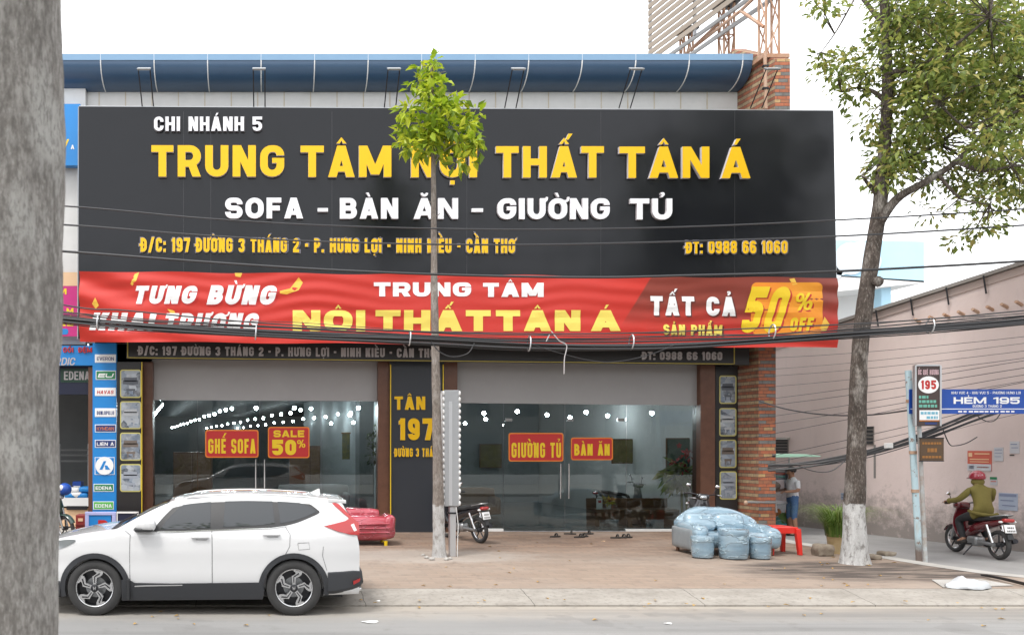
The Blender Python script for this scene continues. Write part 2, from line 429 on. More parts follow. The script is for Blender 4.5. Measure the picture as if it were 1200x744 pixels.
def glyph(ch, w, tx, ty, rr_=.30):
    L, Rt, B, T = tx / 2, w - tx / 2, ty / 2, 1 - ty / 2
    r = min(rr_, w * .5); Mx_ = .5; out = []
    stem = lambda x=0: out.append(_rect(x, 0, x + tx, 1))
    bar = lambda y, x0=0, x1=w: out.append(_rect(x0, y - ty / 2, x1, y + ty / 2))
    path = lambda pts, rad=r, closed=False: out.extend(_stroke(_round(pts, rad, closed), tx, ty, closed))
    def diag(x0, y0, x1, y1, h): out.append([Vector((x0, y0)), Vector((x0 + h, y0)), Vector((x1 + h, y1)), Vector((x1, y1))])
    h = tx * 1.1
    if ch == 'A':
        diag(0, 0, w / 2 - h / 2, 1, h); diag(w - h, 0, w / 2 - h / 2, 1, h); yb = .17; out.append(_rect(w * .5 - (w * .5 - h * .6) * (1 - yb), yb, w * .5 + (w * .5 - h * .6) * (1 - yb), yb + ty * .85))
    elif ch == 'B':
        stem(); path([(L, T), (Rt - tx * .12, T), (Rt - tx * .12, .51), (L, .51)], r * .8); path([(L, .51), (Rt, .51), (Rt, B), (L, B)], r * .8)
    elif ch == 'C': path([(Rt, .64), (Rt, T), (L, T), (L, B), (Rt, B), (Rt, .36)])
    elif ch in 'DĐ':
        stem(); path([(L, T), (Rt, T), (Rt, B), (L, B)])
        if ch == 'Đ': out.append(_rect(-tx * .55, .5 - ty * .4, w * .5, .5 + ty * .4))
    elif ch == 'E': stem(); bar(T); bar(.5, 0, w * .92); bar(B)
    elif ch == 'F': stem(); bar(T); bar(.5, 0, w * .9)
    elif ch == 'G': path([(Rt, .68), (Rt, T), (L, T), (L, B), (Rt, B), (Rt, .52)]); out.append(_rect(w * .5, .5 - ty * .3, w, .5 + ty * .45))
    elif ch == 'H': stem(); stem(w - tx); bar(.5)
    elif ch == 'I': stem()
    elif ch == 'J': path([(Rt, 1), (Rt, B), (L, B), (L, .3)])
    elif ch == 'K': stem(); diag(w * .28, .42, w - h * 1.05, 1, h * 1.1); diag(w - h * 1.1, 0, w * .34, .62, h * 1.1)
    elif ch == 'L': stem(); bar(B)
    elif ch == 'M': stem(); stem(w - tx); diag(w / 2 - h * .5, .08, 0, 1, h); diag(w / 2 - h * .5, .08, w - h, 1, h)
    elif ch == 'N': stem(); stem(w - tx); diag(w - h, 0, 0, 1, h)
    elif ch in 'O0Q':
        path([(L, T), (L, B), (Rt, B), (Rt, T)], r, True)
        if ch == 'Q': diag(w - h, -.08, w * .5, .3, h)
    elif ch in 'PR':
        stem(); path([(L, T), (Rt, T), (Rt, .42), (L, .42)], r * .85)
        if ch == 'R': diag(w - h, 0, w * .42, .42, h)
    elif ch == 'S': path([(Rt, .69), (Rt, T), (L, T), (L, .5), (Rt, .5), (Rt, B), (L, B), (L, .31)], r * .85)
    elif ch == 'T': out.append(_rect(w / 2 - tx / 2, 0, w / 2 + tx / 2, 1)); bar(T)
    elif ch == 'U': path([(L, 1), (L, B), (Rt, B), (Rt, 1)])
    elif ch == 'V': diag(w / 2 - h / 2, 0, 0, 1, h); diag(w / 2 - h / 2, 0, w - h, 1, h)
    elif ch == 'W':
        for a, b in ((.25, 0), (.25, .5), (.75, .5), (.75, 1)): diag((w - h) * a, 0, (w - h) * b, 1, h)
    elif ch == 'X': diag(0, 0, w - h, 1, h); diag(w - h, 0, 0, 1, h)
    elif ch == 'Y': out.append(_rect(w / 2 - tx / 2, 0, w / 2 + tx / 2, .45)); diag(w / 2 - h / 2, .38, 0, 1, h); diag(w / 2 - h / 2, .38, w - h, 1, h)
    elif ch == 'Z': bar(T); bar(B); diag(0, ty * .5, w - h, 1 - ty * .5, h)
    elif ch == '1': out.append(_rect(w - tx, 0, w, 1)); out.append([Vector((0, .72)), Vector((w - tx / 2, .86)), Vector((w - tx / 2, 1)), Vector((w - tx, 1)), Vector((0, .86))][:0] or [Vector((0, .70)), Vector((w - tx * .5, .80)), Vector((w - tx * .5, 1)), Vector((0, .88))])
    elif ch == '2': path([(L, .66), (L, T), (Rt, T), (Rt, .56), (L, .24), (L, B)], r * .8); bar(B)
    elif ch == '3': path([(L, .70), (L, T), (Rt, T), (Rt, .51), (w * .4, .51)], r * .8); path([(w * .4, .51), (Rt, .51), (Rt, B), (L, B), (L, .30)], r * .8)
    elif ch == '4': out.append(_rect(w * .58, 0, w * .58 + tx, 1)); out.append(_rect(0, .2, w, .2 + ty)); diag(0, .2, w * .58, 1, h)
    elif ch == '5': bar(T); out.append(_rect(0, .44, tx, 1)); path([(L, .56), (Rt, .60), (Rt, B), (L, B), (L, .28)], r * .85)
    elif ch == '6': path([(Rt, .72), (Rt, T), (L, T), (L, B), (Rt, B), (Rt, .58), (L, .58)], r * .85)
    elif ch == '7': bar(T); diag(w * .2, 0, w - h, 1 - ty * .5, h)
    elif ch == '8': path([(L, T), (L, .51), (Rt, .51), (Rt, T)], r * .7, True); path([(L, .51), (L, B), (Rt, B), (Rt, .51)], r * .7, True)
    elif ch == '9': path([(L, .28), (L, B), (Rt, B), (Rt, T), (L, T), (L, .42), (Rt, .42)], r * .85)
    elif ch == '-': out.append(_rect(0, .40, w, .40 + ty))
    elif ch == '.': out.append(_rect(0, 0, tx, ty))
    elif ch == ',': out.append([Vector((0, -.12)), Vector((tx * .6, -.12)), Vector((tx, ty)), Vector((0, ty))])
    elif ch == ':': out.append(_rect(0, 0, tx, ty)); out.append(_rect(0, .5, tx, .5 + ty))
    elif ch == '/': diag(0, -.05, w - h, 1.05, h)
    elif ch == '%':
        for cx, cy in ((.24, .72), (.76, .28)):
            out.extend(_stroke(_round([(w * (cx - .15), cy + .19), (w * (cx - .15), cy - .19), (w * (cx + .15), cy - .19), (w * (cx + .15), cy + .19)], .2, True), tx * .62, ty * .62, True))
        diag(w * .22, 0, w * .78 - h * .6, 1, h * .62)
    return out
def marks(ms, ch, w, t):
    out = []; c = w / 2; a = min(.16, w * .26); k = min(.11, t * .45); base = 1.07; up = '\u0302' in ms or '\u0306' in ms
    def q(x0, y0, x1, y1, hh): out.append([Vector((x0, y0)), Vector((x1, y1)), Vector((x1, y1 + hh)), Vector((x0, y0 + hh))])
    for m in ms:
        if m == '\u0302': out.append([Vector((c - a, base)), Vector((c - a + k, base)), Vector((c, base + .10)), Vector((c, base + .20))]); out.append([Vector((c + a, base)), Vector((c + a - k, base)), Vector((c, base + .10)), Vector((c, base + .20))])
        elif m == '\u0306': out.extend(_stroke(_round([(c - a * .8, base + .18), (c - a * .7, base + .06), (c + a * .7, base + .06), (c + a * .8, base + .18)], .12), k, k))
        elif m in '\u0301\u0300\u0309\u0303':
            x, y = (c + a * .75, base + .14) if up else (c, base)
            if m == '\u0301': out.append([Vector((x - .07, y)), Vector((x + .02, y)), Vector((x + .15, y + .19)), Vector((x + .02, y + .19))])
            if m == '\u0300':
                if up: x = c - a * .75
                out.append([Vector((x + .07, y)), Vector((x - .02, y)), Vector((x - .15, y + .19)), Vector((x - .02, y + .19))])
            if m == '\u0309': out.extend(_stroke(_round([(x - .07, y + .17), (x + .07, y + .19), (x + .07, y + .09), (x - .01, y + .08), (x - .01, y)], .05), k * .8, k * .8))
            if m == '\u0303': out.extend(_stroke(_round([(x - .15, y + .05), (x - .07, y + .13), (x + .07, y + .05), (x + .15, y + .13)], .05), k * .8, k * .8))
        elif m == '\u0323': s = min(.13, t * .55); out.append(_rect(c - s / 2 * 1.1, -.10 - s, c + s / 2 * 1.1, -.10))
        elif m == '\u031b':
            x = w - t * .2; out.extend(_stroke(_round([(x - t * .35, .86), (x + .10, .88), (x + .12, 1.06)], .08), k * .9, k * .9))
    return out
def text_polys(body, aspect, t, ty=None, space=1.0, rr_=.30):
    """polygons per character, laid out so that the line is aspect cap heights wide"""
    ty = ty or t * .86
    chars = []
    for c in body:
        if c == 'Đ': chars.append(('Đ', [])); continue
        d = unicodedata.normalize('NFD', c); chars.append((d[0], list(d[1:])))
    def width(c, K):
        c = c[0]
        if c == 'I' or c in '.,:': return t
        if c == ' ': return K * .52
        if c == '/': return t * 1.1 + .26
        if c in NARROW: return max(K * NARROW[c], t * 1.15)
        return max(K * WID.get(c, 1), t * 2.02)
    while True:
        gap = (.10 if t > .2 else .075) * space + t * .15
        def total(K): return sum(width(c, K) for c in chars) + gap * (len(chars) - 1)
        lo, hi = .01, 6
        for _ in range(50):
            mid = (lo + hi) / 2
            if total(mid) < aspect: lo = mid
            else: hi = mid
        K = (lo + hi) / 2; s = aspect / total(K)
        if t > .41 * K and len(body) > 1: t *= .96; continue
        break
    x = 0; out = []
    for c in chars:
        w = width(c, K)
        if c[0] != ' ':
            pl = glyph(c[0], w, t, ty, rr_) + marks(c[1], c[0], w, t)
            out.append([[Vector(((p.x + x) * s, p.y)) for p in q] for q in pl])
        x += w + gap
    return out
def solid(polys, depth):
    """union of the polygons as flat or extruded faces; x, y in, front at z = 0 (back at z = -depth)"""
    vs, fs = [], []
    for q in polys:
        ar = sum(q[i].x * q[(i + 1) % len(q)].y - q[(i + 1) % len(q)].x * q[i].y for i in range(len(q)))
        if abs(ar) < 1e-7: continue
        if ar < 0: q = list(reversed(q))
        fs.append(list(range(len(vs), len(vs) + len(q)))); vs += q
    r = delaunay_2d_cdt(vs, [], fs, 0, 1e-4)
    V, F, OF = r[0], r[2], r[5]
    keep = [f for f, o in zip(F, OF) if o]
    verts = [(p.x, p.y, 0) for p in V]; faces = [list(f) for f in keep]; front = len(faces)
    if depth:
        n = len(verts); verts += [(p.x, p.y, -depth) for p in V]
        cnt = {}
        for f in keep:
            for i in range(len(f)):
                e = (f[i], f[(i + 1) % len(f)]); cnt[e] = 1
        for (a, b) in cnt:
            if (b, a) not in cnt: faces.append([b, a, a + n, b + n])
    return verts, faces, front
def text(body, x0, x1, yt, yb, Y, mats, parent, name='lettering', bold=.03, depth=.0, shear=0, fn=None, space=1.0, dy=0, t=None, rr_=.30, ty=None):
    """capitals fill pixel rows yt..yb and columns x0..x1 of the plane at distance Y; dy = fall of the baseline from left to right"""
    t = t or .17 + bold * 2
    H = yb - yt; asp = (x1 - x0) / H - abs(shear)
    many = isinstance(mats, (list, tuple)); o = None
    glyphs = text_polys(body, asp, t, ty, space, rr_)
    for word in body.split():                                   # each word is a piece of its own
        mine, glyphs = glyphs[:len(word)], glyphs[len(word):]
        verts, faces, mi = [], [], []
        for pl in mine:
            v, f, nf = solid(pl, 1 if depth else 0)
            b = len(verts); faces += [[i + b for i in q] for q in f]; mi += [0] * nf + [1] * (len(f) - nf)
            for (x, y, z) in v:
                x += y * shear; u = x / max(asp, .01)
                p = P(x0 + x * H, yb - y * H + dy * u, Y); p.y = Y - depth * (z + 1) if depth else Y
                verts.append(p)
        me = bpy.data.meshes.new(name); me.from_pydata(verts, [], faces); me.update()
        if fn: me = drape(me, fn)
        o = link(name, me, None, parent)
        for m_ in (mats if many else [mats]): me.materials.append(m_)
        if many and depth:
            for p_, k in zip(me.polygons, mi): p_.material_index = k
    return o
def drape(me, fn, step=.12):
    bm = bmesh.new(); bm.from_mesh(me)
    bmesh.ops.remove_doubles(bm, verts=bm.verts, dist=1e-5)
    xs = [v.co.x for v in bm.verts]; zs = [v.co.z for v in bm.verts]
    for ax, a, b in ((0, min(xs), max(xs)), (2, min(zs), max(zs))):
        k = math.ceil(a / step) * step
        while k < b:
            nrm = [0, 0, 0]; nrm[ax] = 1; p = [0, 0, 0]; p[ax] = k
            bmesh.ops.bisect_plane(bm, geom=bm.verts[:] + bm.edges[:] + bm.faces[:], plane_co=p, plane_no=nrm, dist=1e-6)
            k += step
    bmesh.ops.triangulate(bm, faces=bm.faces[:])
    for v in bm.verts: v.co = fn(v.co)
    bm.to_mesh(me); bm.free(); return me
def panel(name, x0, y0, x1, y1, Y, m, parent, t=.02, bevel=0):
    """board whose front face is at distance Y and fills the pixel box"""
    a, b = P(x0, y1, Y), P(x1, y0, Y)
    return MB().box((a.x, Y, a.z), (b.x, Y + t, b.z)).build(name, m, parent, bevel=bevel)

# ------------------------------------------------------------------ ground, road, pavement
def asphalt():
    m = mat('asphalt', (.15, .147, .142), .85); n = NT(m); p = n.pos()
    a = n.noise(n.map(p, (.25, 1.6, 1)), .5, 6); b = n.noise(p, 90, 3); d = n.noise(n.map(p, (.06, 1.2, 1)), 1, 5); e = n.noise(p, 2.3, 7, .7)
    c = n.mix(n.step(a, .35, .68), (.23, .227, .222), (.32, .315, .306))
    c = n.mix(n.math('MULTIPLY', n.step(b, .35, .7), .4), c, (.12, .118, .115))
    y = n.sep(p)[1]
    dust = n.math('MULTIPLY', n.step(n.math('ADD', y, n.math('MULTIPLY', e, .8)), 11.3, 12.3), .75)
    c = n.mix(dust, c, (.38, .335, .28))
    c = n.mix(n.math('MULTIPLY', n.step(d, .52, .64), .5), c, (.13, .128, .127)); c = n.mix(n.math('MULTIPLY', n.step(e, .56, .68), .35), c, (.12, .115, .11)); c = n.mix(n.math('MULTIPLY', n.step(n.noise(n.map(p, (.5, .5, 1)), 1.3, 3), .60, .615), .3), c, (.16, .155, .15))
    n.col(c); n.bump(b, .004); return m
def paving():
    m = mat('paving', (.3, .2, .15), .8); n = NT(m); p = n.pos(); s = n.sep(p)
    br = n.new('ShaderNodeTexBrick'); br.inputs['Scale'].default_value = 1; br.inputs['Brick Width'].default_value = .40; br.inputs['Row Height'].default_value = .2
    br.inputs['Mortar Size'].default_value = .018; br.inputs['Color1'].default_value = (.175, .11, .076, 1); br.inputs['Color2'].default_value = (.27, .18, .128, 1)
    br.inputs['Mortar'].default_value = (.17, .12, .09, 1); n.l(p, br.inputs['Vector'])
    a = n.noise(n.map(p, (.5, 1, 1)), .55, 7, .65); b = n.noise(p, 3.2, 7, .7); f = n.noise(n.map(p, (.35, 1.3, 1)), 1, 6, .7)
    far = n.step(s[1], 15.5, 18.5)
    c = n.mix(n.math('MULTIPLY', n.math('SUBTRACT', 1, far), .52), br.outputs[0], (.36, .30, .245))
    c = n.mix(n.math('MULTIPLY', n.step(a, .42, .7), .55), c, (.33, .285, .245))
    c = n.mix(n.math('MULTIPLY', n.step(b, .55, .72), .6), c, (.13, .10, .085)); c = n.mix(n.math('MULTIPLY', n.step(n.noise(n.map(p, (.18, .9, 1)), 1.7, 7, .72), .54, .66), .4), c, (.17, .12, .095))
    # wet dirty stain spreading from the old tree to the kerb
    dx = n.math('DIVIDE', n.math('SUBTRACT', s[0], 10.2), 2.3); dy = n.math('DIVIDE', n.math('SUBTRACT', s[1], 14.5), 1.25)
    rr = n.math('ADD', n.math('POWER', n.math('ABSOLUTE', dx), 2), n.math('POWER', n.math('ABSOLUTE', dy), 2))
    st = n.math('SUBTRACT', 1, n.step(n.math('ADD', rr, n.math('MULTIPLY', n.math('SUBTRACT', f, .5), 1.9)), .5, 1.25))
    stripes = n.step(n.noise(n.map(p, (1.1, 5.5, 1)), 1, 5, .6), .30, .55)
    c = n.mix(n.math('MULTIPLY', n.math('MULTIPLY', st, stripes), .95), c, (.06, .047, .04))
    # pale cement smear round the young tree
    dx = n.math('DIVIDE', n.math('SUBTRACT', s[0], 3.0), 2.2); dy = n.math('DIVIDE', n.math('SUBTRACT', s[1], 16.4), 1.0)
    rr = n.math('ADD', n.math('POWER', n.math('ABSOLUTE', dx), 2), n.math('POWER', n.math('ABSOLUTE', dy), 2))
    st = n.math('SUBTRACT', 1, n.step(n.math('ADD', rr, n.math('MULTIPLY', n.math('SUBTRACT', b, .5), 2)), .4, 1.3))
    c = n.mix(n.math('MULTIPLY', st, .6), c, (.42, .38, .34))
    n.col(c); n.bump(br.outputs['Fac'], -.006); return m
M['asphalt'] = asphalt(); M['paving'] = paving()
M['alley'] = mat('alley', (.20, .198, .195), .85, (.30, .295, .29), 1.1, .3, .003, 60)
def kerb_mat():
    m = mat('kerb', (.4, .38, .35), .85); n = NT(m); p = n.pos(); s = n.sep(p)
    a = n.noise(n.map(p, (.8, 2, 2)), 1.5, 7, .7); b = n.noise(p, 14, 6, .7)
    c = n.mix(n.step(a, .3, .7), (.25, .228, .20), (.37, .345, .31))
    c = n.mix(n.math('MULTIPLY', n.step(b, .50, .68), .6), c, (.17, .155, .135)); c = n.mix(n.math('MULTIPLY', n.step(n.noise(n.map(p, (.5, 1, 1)), 1.1, 7, .75), .52, .64), .5), c, (.20, .18, .155))
    fx = n.math('MODULO', n.math('DIVIDE', n.math('ADD', s[0], 100.6), 2.4), 1)
    crack = n.math('LESS_THAN', n.math('ABSOLUTE', n.math('SUBTRACT', n.math('ADD', fx, n.math('MULTIPLY', n.noise(p, 3, 4), .03)), .5)), .0022)
    c = n.mix(crack, c, (.09, .08, .07)); n.col(c); n.bump(b, .006); return m
M['kerb'] = kerb_mat()

def sheet(name, pts, m, kind='structure'):
    mb = MB(); mb.face(pts)
    o = mb.build(name, m); return tag(o, kind=kind)
sheet('ground', [(-300, -200, -.02), (300, -200, -.02), (300, 400, -.02), (-300, 400, -.02)], M['concrete'])
sheet('road', [(-120, 5.2, 0), (120, 5.2, 0), (120, 12.9, 0), (-120, 12.9, 0)], M['asphalt'])
# kerb: a sloped concrete apron with a small upright toe
mb = MB()
yy = [(-120, 0), (120, 0)]
prof = [(12.05, -.01), (12.05, .022), (12.13, .04), (12.68, .128), (12.78, .13), (12.78, -.01)]
mb.prism([(-120, a, b) for a, b in prof], (240, 0, 0))
tag(mb.build('kerb', M['kerb']), kind='structure')
# pavement: edge curves into the alley mouth
edge = [(40, 13.1), (14.6, 13.15), (13.4, 13.3), (12.6, 13.7), (12.15, 14.35), (11.95, 15.2), (11.85, 16.2), (11.75, 17.2), (11.55, 18.6), (11.7, 20.4)]
zp = lambda Y: .132 + max(0, Y - 12.7) * .0022
pts = [(-60, 12.78), (40, 12.78)] + edge + [(12.0, 21.0), (-60, 21.0)]
mb = MB(); mb.prism([(x, y, -.01) for x, y in pts], (0, 0, .01))
for v in mb.bm.verts:
    if v.co.z > -.005: v.co.z = zp(v.co.y)
tag(mb.build('pavement', M['paving']), kind='structure')
# pale concrete edging along the alley mouth
mb = MB()
for (a, b) in zip(edge, edge[1:]):
    a = Vector((*a, 0)); b = Vector((*b, 0)); d = (b - a).normalized(); nrm = Vector((-d.y, d.x, 0))
    wd = .32
    q = [a - nrm * wd, b - nrm * wd, b + nrm * .08, a + nrm * .08]
    q = [(p.x, p.y, zp(p.y) + .004) for p in q]
for k in range(len(edge) - 1):
    pass
def offs(pl, dist):
    out = []
    for i, p in enumerate(pl):
        a = Vector(pl[max(i - 1, 0)]); b = Vector(pl[min(i + 1, len(pl) - 1)]); d = (b - a).normalized()
        out.append(Vector((p[0] - d.y * dist, p[1] + d.x * dist)))
    return out
L0, L1, L2 = offs(edge, .34), offs(edge, -.02), offs(edge, -.42)
for i in range(len(edge) - 1):
    mb.face([(L0[i].x, L0[i].y, zp(L0[i].y) + .006), (L1[i].x, L1[i].y, zp(L1[i].y) + .006), (L1[i + 1].x, L1[i + 1].y, zp(L1[i + 1].y) + .006), (L0[i + 1].x, L0[i + 1].y, zp(L0[i + 1].y) + .006)])
    mb.face([(L1[i].x, L1[i].y, zp(L1[i].y) + .006), (L2[i].x, L2[i].y, .055), (L2[i + 1].x, L2[i + 1].y, .055), (L1[i + 1].x, L1[i + 1].y, zp(L1[i + 1].y) + .006)])
M['pale_cement'] = mat('pale_cement', (.30, .285, .262), .85, (.47, .455, .43), 1.6, .22, .004, 25)
tag(mb.build('alley_kerb', M['pale_cement']), kind='structure')
sheet('alley_road', [(11.0, 12.9, .05), (60, 12.9, .05), (60, 80, .05), (2, 80, .05), (9.5, 30, .05)], M['alley'])

# ------------------------------------------------------------------ the furniture shop
SK = -.167                                   # the side walls run back at a slant
def SX(x0, Y, Y0=20.9): return x0 + SK * (Y - Y0)
shop = thing('shop_building', 'long furniture shop with a blue curved eave, glass front and brick corner pillar', 'shop', (3.7, 20.9, .15))
MB().box((-4.45, 20.92, 4.75), (11.49, 21.12, 11.0)).build('front_wall', M['white_wall'], shop)
M['rust_joint'] = mat('rust_joint', (.50, .42, .30), .8, (.62, .58, .50), 3, .2)
for x in [XX(p, 20.9) for p in range(85, 860, 31)]:
    MB().box((x - .012, 20.912, 9.9), (x + .012, 20.92, 10.9)).build('panel_joint', M['rust_joint'], shop)
# roof and side walls
mb = MB(); a, b = SX(-4.45, 55), SX(11.49, 55)
mb.prism([(-4.45, 20.9, 11.02), (11.49, 20.9, 11.02), (b, 55, 11.02), (a, 55, 11.02)], (0, 0, .12)).build('roof', M['concrete'], shop)
mb = MB()
mb.prism([(11.49, 21.12, .0), (11.75, 21.12, .0), (b + .26, 55, 0), (b, 55, 0)], (0, 0, 11.02)).build('side_wall', M['white_wall'], shop)
mb = MB()
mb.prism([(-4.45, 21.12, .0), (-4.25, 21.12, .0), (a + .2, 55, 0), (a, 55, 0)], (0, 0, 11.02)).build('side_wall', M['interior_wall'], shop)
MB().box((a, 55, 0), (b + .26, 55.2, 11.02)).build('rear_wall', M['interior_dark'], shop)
# pillars
def pillar(name, nl, nr, z0, top):
    bl, br_ = (11.49, 20.9), (nr[0] + SK * (21.12 - nr[1]), 21.12)
    foot = [nl, nr, br_, (11.49 - .03, 21.12), bl]
    bm = bmesh.new(); lo = [bm.verts.new((x, y, z0)) for x, y in foot]; hi = [bm.verts.new((x, y, top(y))) for x, y in foot]
    n_ = len(foot)
    for i in range(n_):
        f = bm.faces.new([lo[i], lo[(i + 1) % n_], hi[(i + 1) % n_], hi[i]]); f.material_index = 0 if i == 0 else 1
    bm.faces.new(list(reversed(lo))).material_index = 1; bm.faces.new(hi).material_index = 1
    mb = MB(); mb.bm.free(); mb.bm = bm
    return mb.build(name, [M['brick_front'], M['brick_side']], shop)
pillar('brick_pillar', (11.595, 20.2), (12.0, 20.2), .1, lambda y: 4.62)
pillar('brick_pillar', (11.69, 19.71), (12.04, 19.71), 4.624, lambda y: 11.17 + (y - 19.71) * .62)
# curved eave
prof = [(20.9 - .63 * math.sin(t), 11.39 - .49 * math.cos(t)) for t in [i / 14 * math.pi / 2 for i in range(15)]]
prof += [(20.27, 11.53), (20.34, 11.56), (21.4, 11.56), (21.4, 10.9)]
M['eave_blue'] = mat('eave_blue', (.04, .085, .16), .32, (.058, .115, .20), .9, .3, stretch=(1, 1, .25), spec=.6)
M['eave_lip'] = mat('eave_lip', (.17, .30, .46), .35, (.20, .34, .50), 1.5, .3)
mb = MB(); mb.prism([(-11, y, z) for y, z in prof], (11.49 + 11, 0, 0)); fas = mb.build('eave', M['eave_blue'], shop, smooth=25)
MB().box((-11, 20.255, 11.385), (11.495, 20.268, 11.535)).build('eave_lip', M['eave_lip'], shop)
k = 0
for i in range(-3, 10):
    x = XX(306, 20.27) + i * 1.271
    if x < -4.9 or x > 11.4: continue
    mb = MB(); mb.tube([(x, y - .004, z - .004) for y, z in prof[:16]], .014, 5)
    mb.build('seam', M['white_paint'], shop, smooth=40)
# soffit beneath the signboard and lintels
MB().box((-4.2, 19.75, 4.73), (11.45, 20.88, 4.85)).build('soffit', M['strip_black'], shop)
def quadbox(name, pts, Y, t, m, par=None):
    """front outline given by pixels (left-bottom, right-bottom, right-top, left-top)"""
    mb = MB(); mb.prism([P(x, y, Y) for x, y in pts], (0, t, 0)); return mb.build(name, m, par or shop)
quadbox('lintel_panel', [(178, 468.5), (445, 470), (445, 418), (178, 418)], 20.9, .12, M['grey_panel'])
quadbox('lintel_panel', [(535, 472), (822, 475), (822, 418), (535, 418)], 20.9, .12, M['grey_panel'])
for x0, x1 in ((167, 179), (443, 457), (520, 536), (821, 838)):
    panel('brown_pillar', x0, 424, x1, 628, 20.72, M['brown_tile'], shop, .4)
for x0, x1 in ((457.3, 458.3), (519, 520)):
    panel('gold_trim', x0, 427, x1, 627, 20.6, M['yellow_print'], shop, .03)
panel('centre_panel', 457, 424, 520.5, 627.5, 20.66, mat('panel_black', (.028, .032, .04), .35), shop, .3)
# glass front: panes, doors, track
def pane(name, x0, x1, ytop, par=shop, yb=622):
    return panel(name, x0, ytop, x1, yb, 20.93, M['glass'], par, .012)
for x0, x1 in ((179.5, 231), (376.5, 442.5)): pane('glass_pane', x0, x1, 469)
for x0, x1, s_ in ((231.8, 304, 1), (305, 375.8, 0)):
    d = pane('glass_door', x0, x1, 469, yb=621)
    hx = x1 - 4.3 if s_ else x0 + 5
    mb = MB(); a = P(hx, 538, 20.87); b = P(hx, 575, 20.87); mb.tube([a, b], .018, 8)
    for q in (a, b): mb.tube([q + Vector((0, 0, -.08 if q is a else .08)), q + Vector((0, .06, -.08 if q is a else .08))], .01, 6)
    mb.build('handle', M['chrome'], d, smooth=40)
for x0, x1 in ((536.5, 589.5), (734.5, 820.5)): pane('glass_pane', x0, x1, 472)
for x0, x1, s_ in ((590.3, 661.5, 1), (662.5, 733.7, 0)):
    d = pane('glass_door', x0, x1, 472, yb=621)
    hx = x1 - 4.5 if s_ else x0 + 4.2
    mb = MB(); a = P(hx, 543, 20.87); b = P(hx, 584, 20.87); mb.tube([a, b], .018, 8)
    for q in (a, b): mb.tube([q + Vector((0, 0, -.08 if q is a else .08)), q + Vector((0, .06, -.08 if q is a else .08))], .01, 6)
    mb.build('handle', M['chrome'], d, smooth=40)
    for px in (x0 + 6, x1 - 6): panel('hinge', px - 4, 490, px + 4, 493.5, 20.915, M['chrome'], d, .03) if (px < 620) == bool(s_) else None
for x0, x1, y in ((179, 231, 621), (376, 443, 621), (536, 590, 621.5), (734, 822, 622)):
    panel('floor_track', x0, y - 2.2, x1, y + 2.4, 20.86, M['white_paint'], shop, .14)
for x0, x1 in ((231, 376), (590, 734)): panel('threshold', x0, 622.2, x1, 624.2, 20.84, M['aluminium'], shop, .2)
# inside
zf, zc = .165, 4.0
def slab(name, X0, X1, Y0, Y1, z0, z1, m):
    mb = MB(); mb.prism([(SX(X0, Y0), Y0, z0), (SX(X1, Y0), Y0, z0), (SX(X1, Y1), Y1, z0), (SX(X0, Y1), Y1, z0)], (0, 0, z1 - z0)); return mb.build(name, m, shop)
slab('floor', -4.25, 11.49, 21.0, 55, .0, zf, M['interior_floor'])
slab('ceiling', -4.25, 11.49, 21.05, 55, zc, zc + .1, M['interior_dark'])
slab('partition_wall', 4.0, 4.2, 21.1, 36, zf, zc, M['interior_wall'])
slab('partition_wall', 4.2, 11.49, 31, 31.2, zf, zc, M['interior_wall'])
for X0, Y0 in ((-3.4, 30), (2.9, 23.4)):
    slab('column', X0, X0 + .4, Y0, Y0 + .4, zf, zc, M['interior_dark'])
slab('wall_board', -4.2, -4.1, 23, 50, .4, 3.0, M['interior_dark'])

# bulbs
bulb_me = None
def bulb(p, r=.05, label='small round white bulb hanging in a row under the shop ceiling', grp='ceiling bulbs in the left showroom'):
    global bulb_me
    if bulb_me is None:
        mb = MB(); mb.ball((0, 0, 0), 1, 10); bulb_me = bpy.data.meshes.new('ceiling_bulb'); mb.bm.to_mesh(bulb_me); mb.bm.free()
        bulb_me.materials.append(M['bulb']); bulb_me.shade_smooth()
    o = bpy.data.objects.new('ceiling_bulb', bulb_me); COL.objects.link(o); o.location = p; o.scale = (r, r, r)
    return tag(o, label, 'light bulb', grp)
for r_, X23 in enumerate((-.97, 1.29, 3.3)):
    for k in range(15):
        Y = 23.2 + k * (1.35 + .06 * k) + r_ * .5
        bulb((X23 + SK * (Y - 23), Y, 3.26 + .02 * ((k * 7 + r_) % 3 - 1)), .046)
for (x, y, Y) in ((410, 486, 23.5), (420, 478, 22.4), (414, 495, 27), (430, 492, 25), (388, 496, 29), (425, 498, 30), (402, 499, 31), (444.5, 479, 22.4), (345, 478, 22.6), (300, 478, 22.5)):
    bulb(P(x, y, Y), .05)
for (x, y, Y) in ((567, 484, 24), (569, 491, 26), (606, 482, 23.5), (641, 486, 24.5), (668, 489, 26), (687, 483, 24), (712, 487, 25.5), (764, 484, 22.4), (545, 496, 28)):
    bulb(P(x, y, Y), .052, 'white bulb on the dark ceiling behind the right glass front', 'ceiling bulbs in the right showroom')
# tube lamp
a, b = P(170, 493, 21.6), P(190, 474, 23.2)
lamp = thing('tube_lamp', 'long white tube lamp glowing behind the far left edge of the shop glass', 'tube light', b)
a = P(179.5, 487, 22.2)
mb = MB(); mb.tube([a, b], .035, 8); mb.build('tube', M['bulb'], lamp)
mb = MB(); mb.tube([a + Vector((0, 0, .06)), b + Vector((0, 0, .06))], .03, 6); mb.build('fixture', M['white_paint'], lamp)

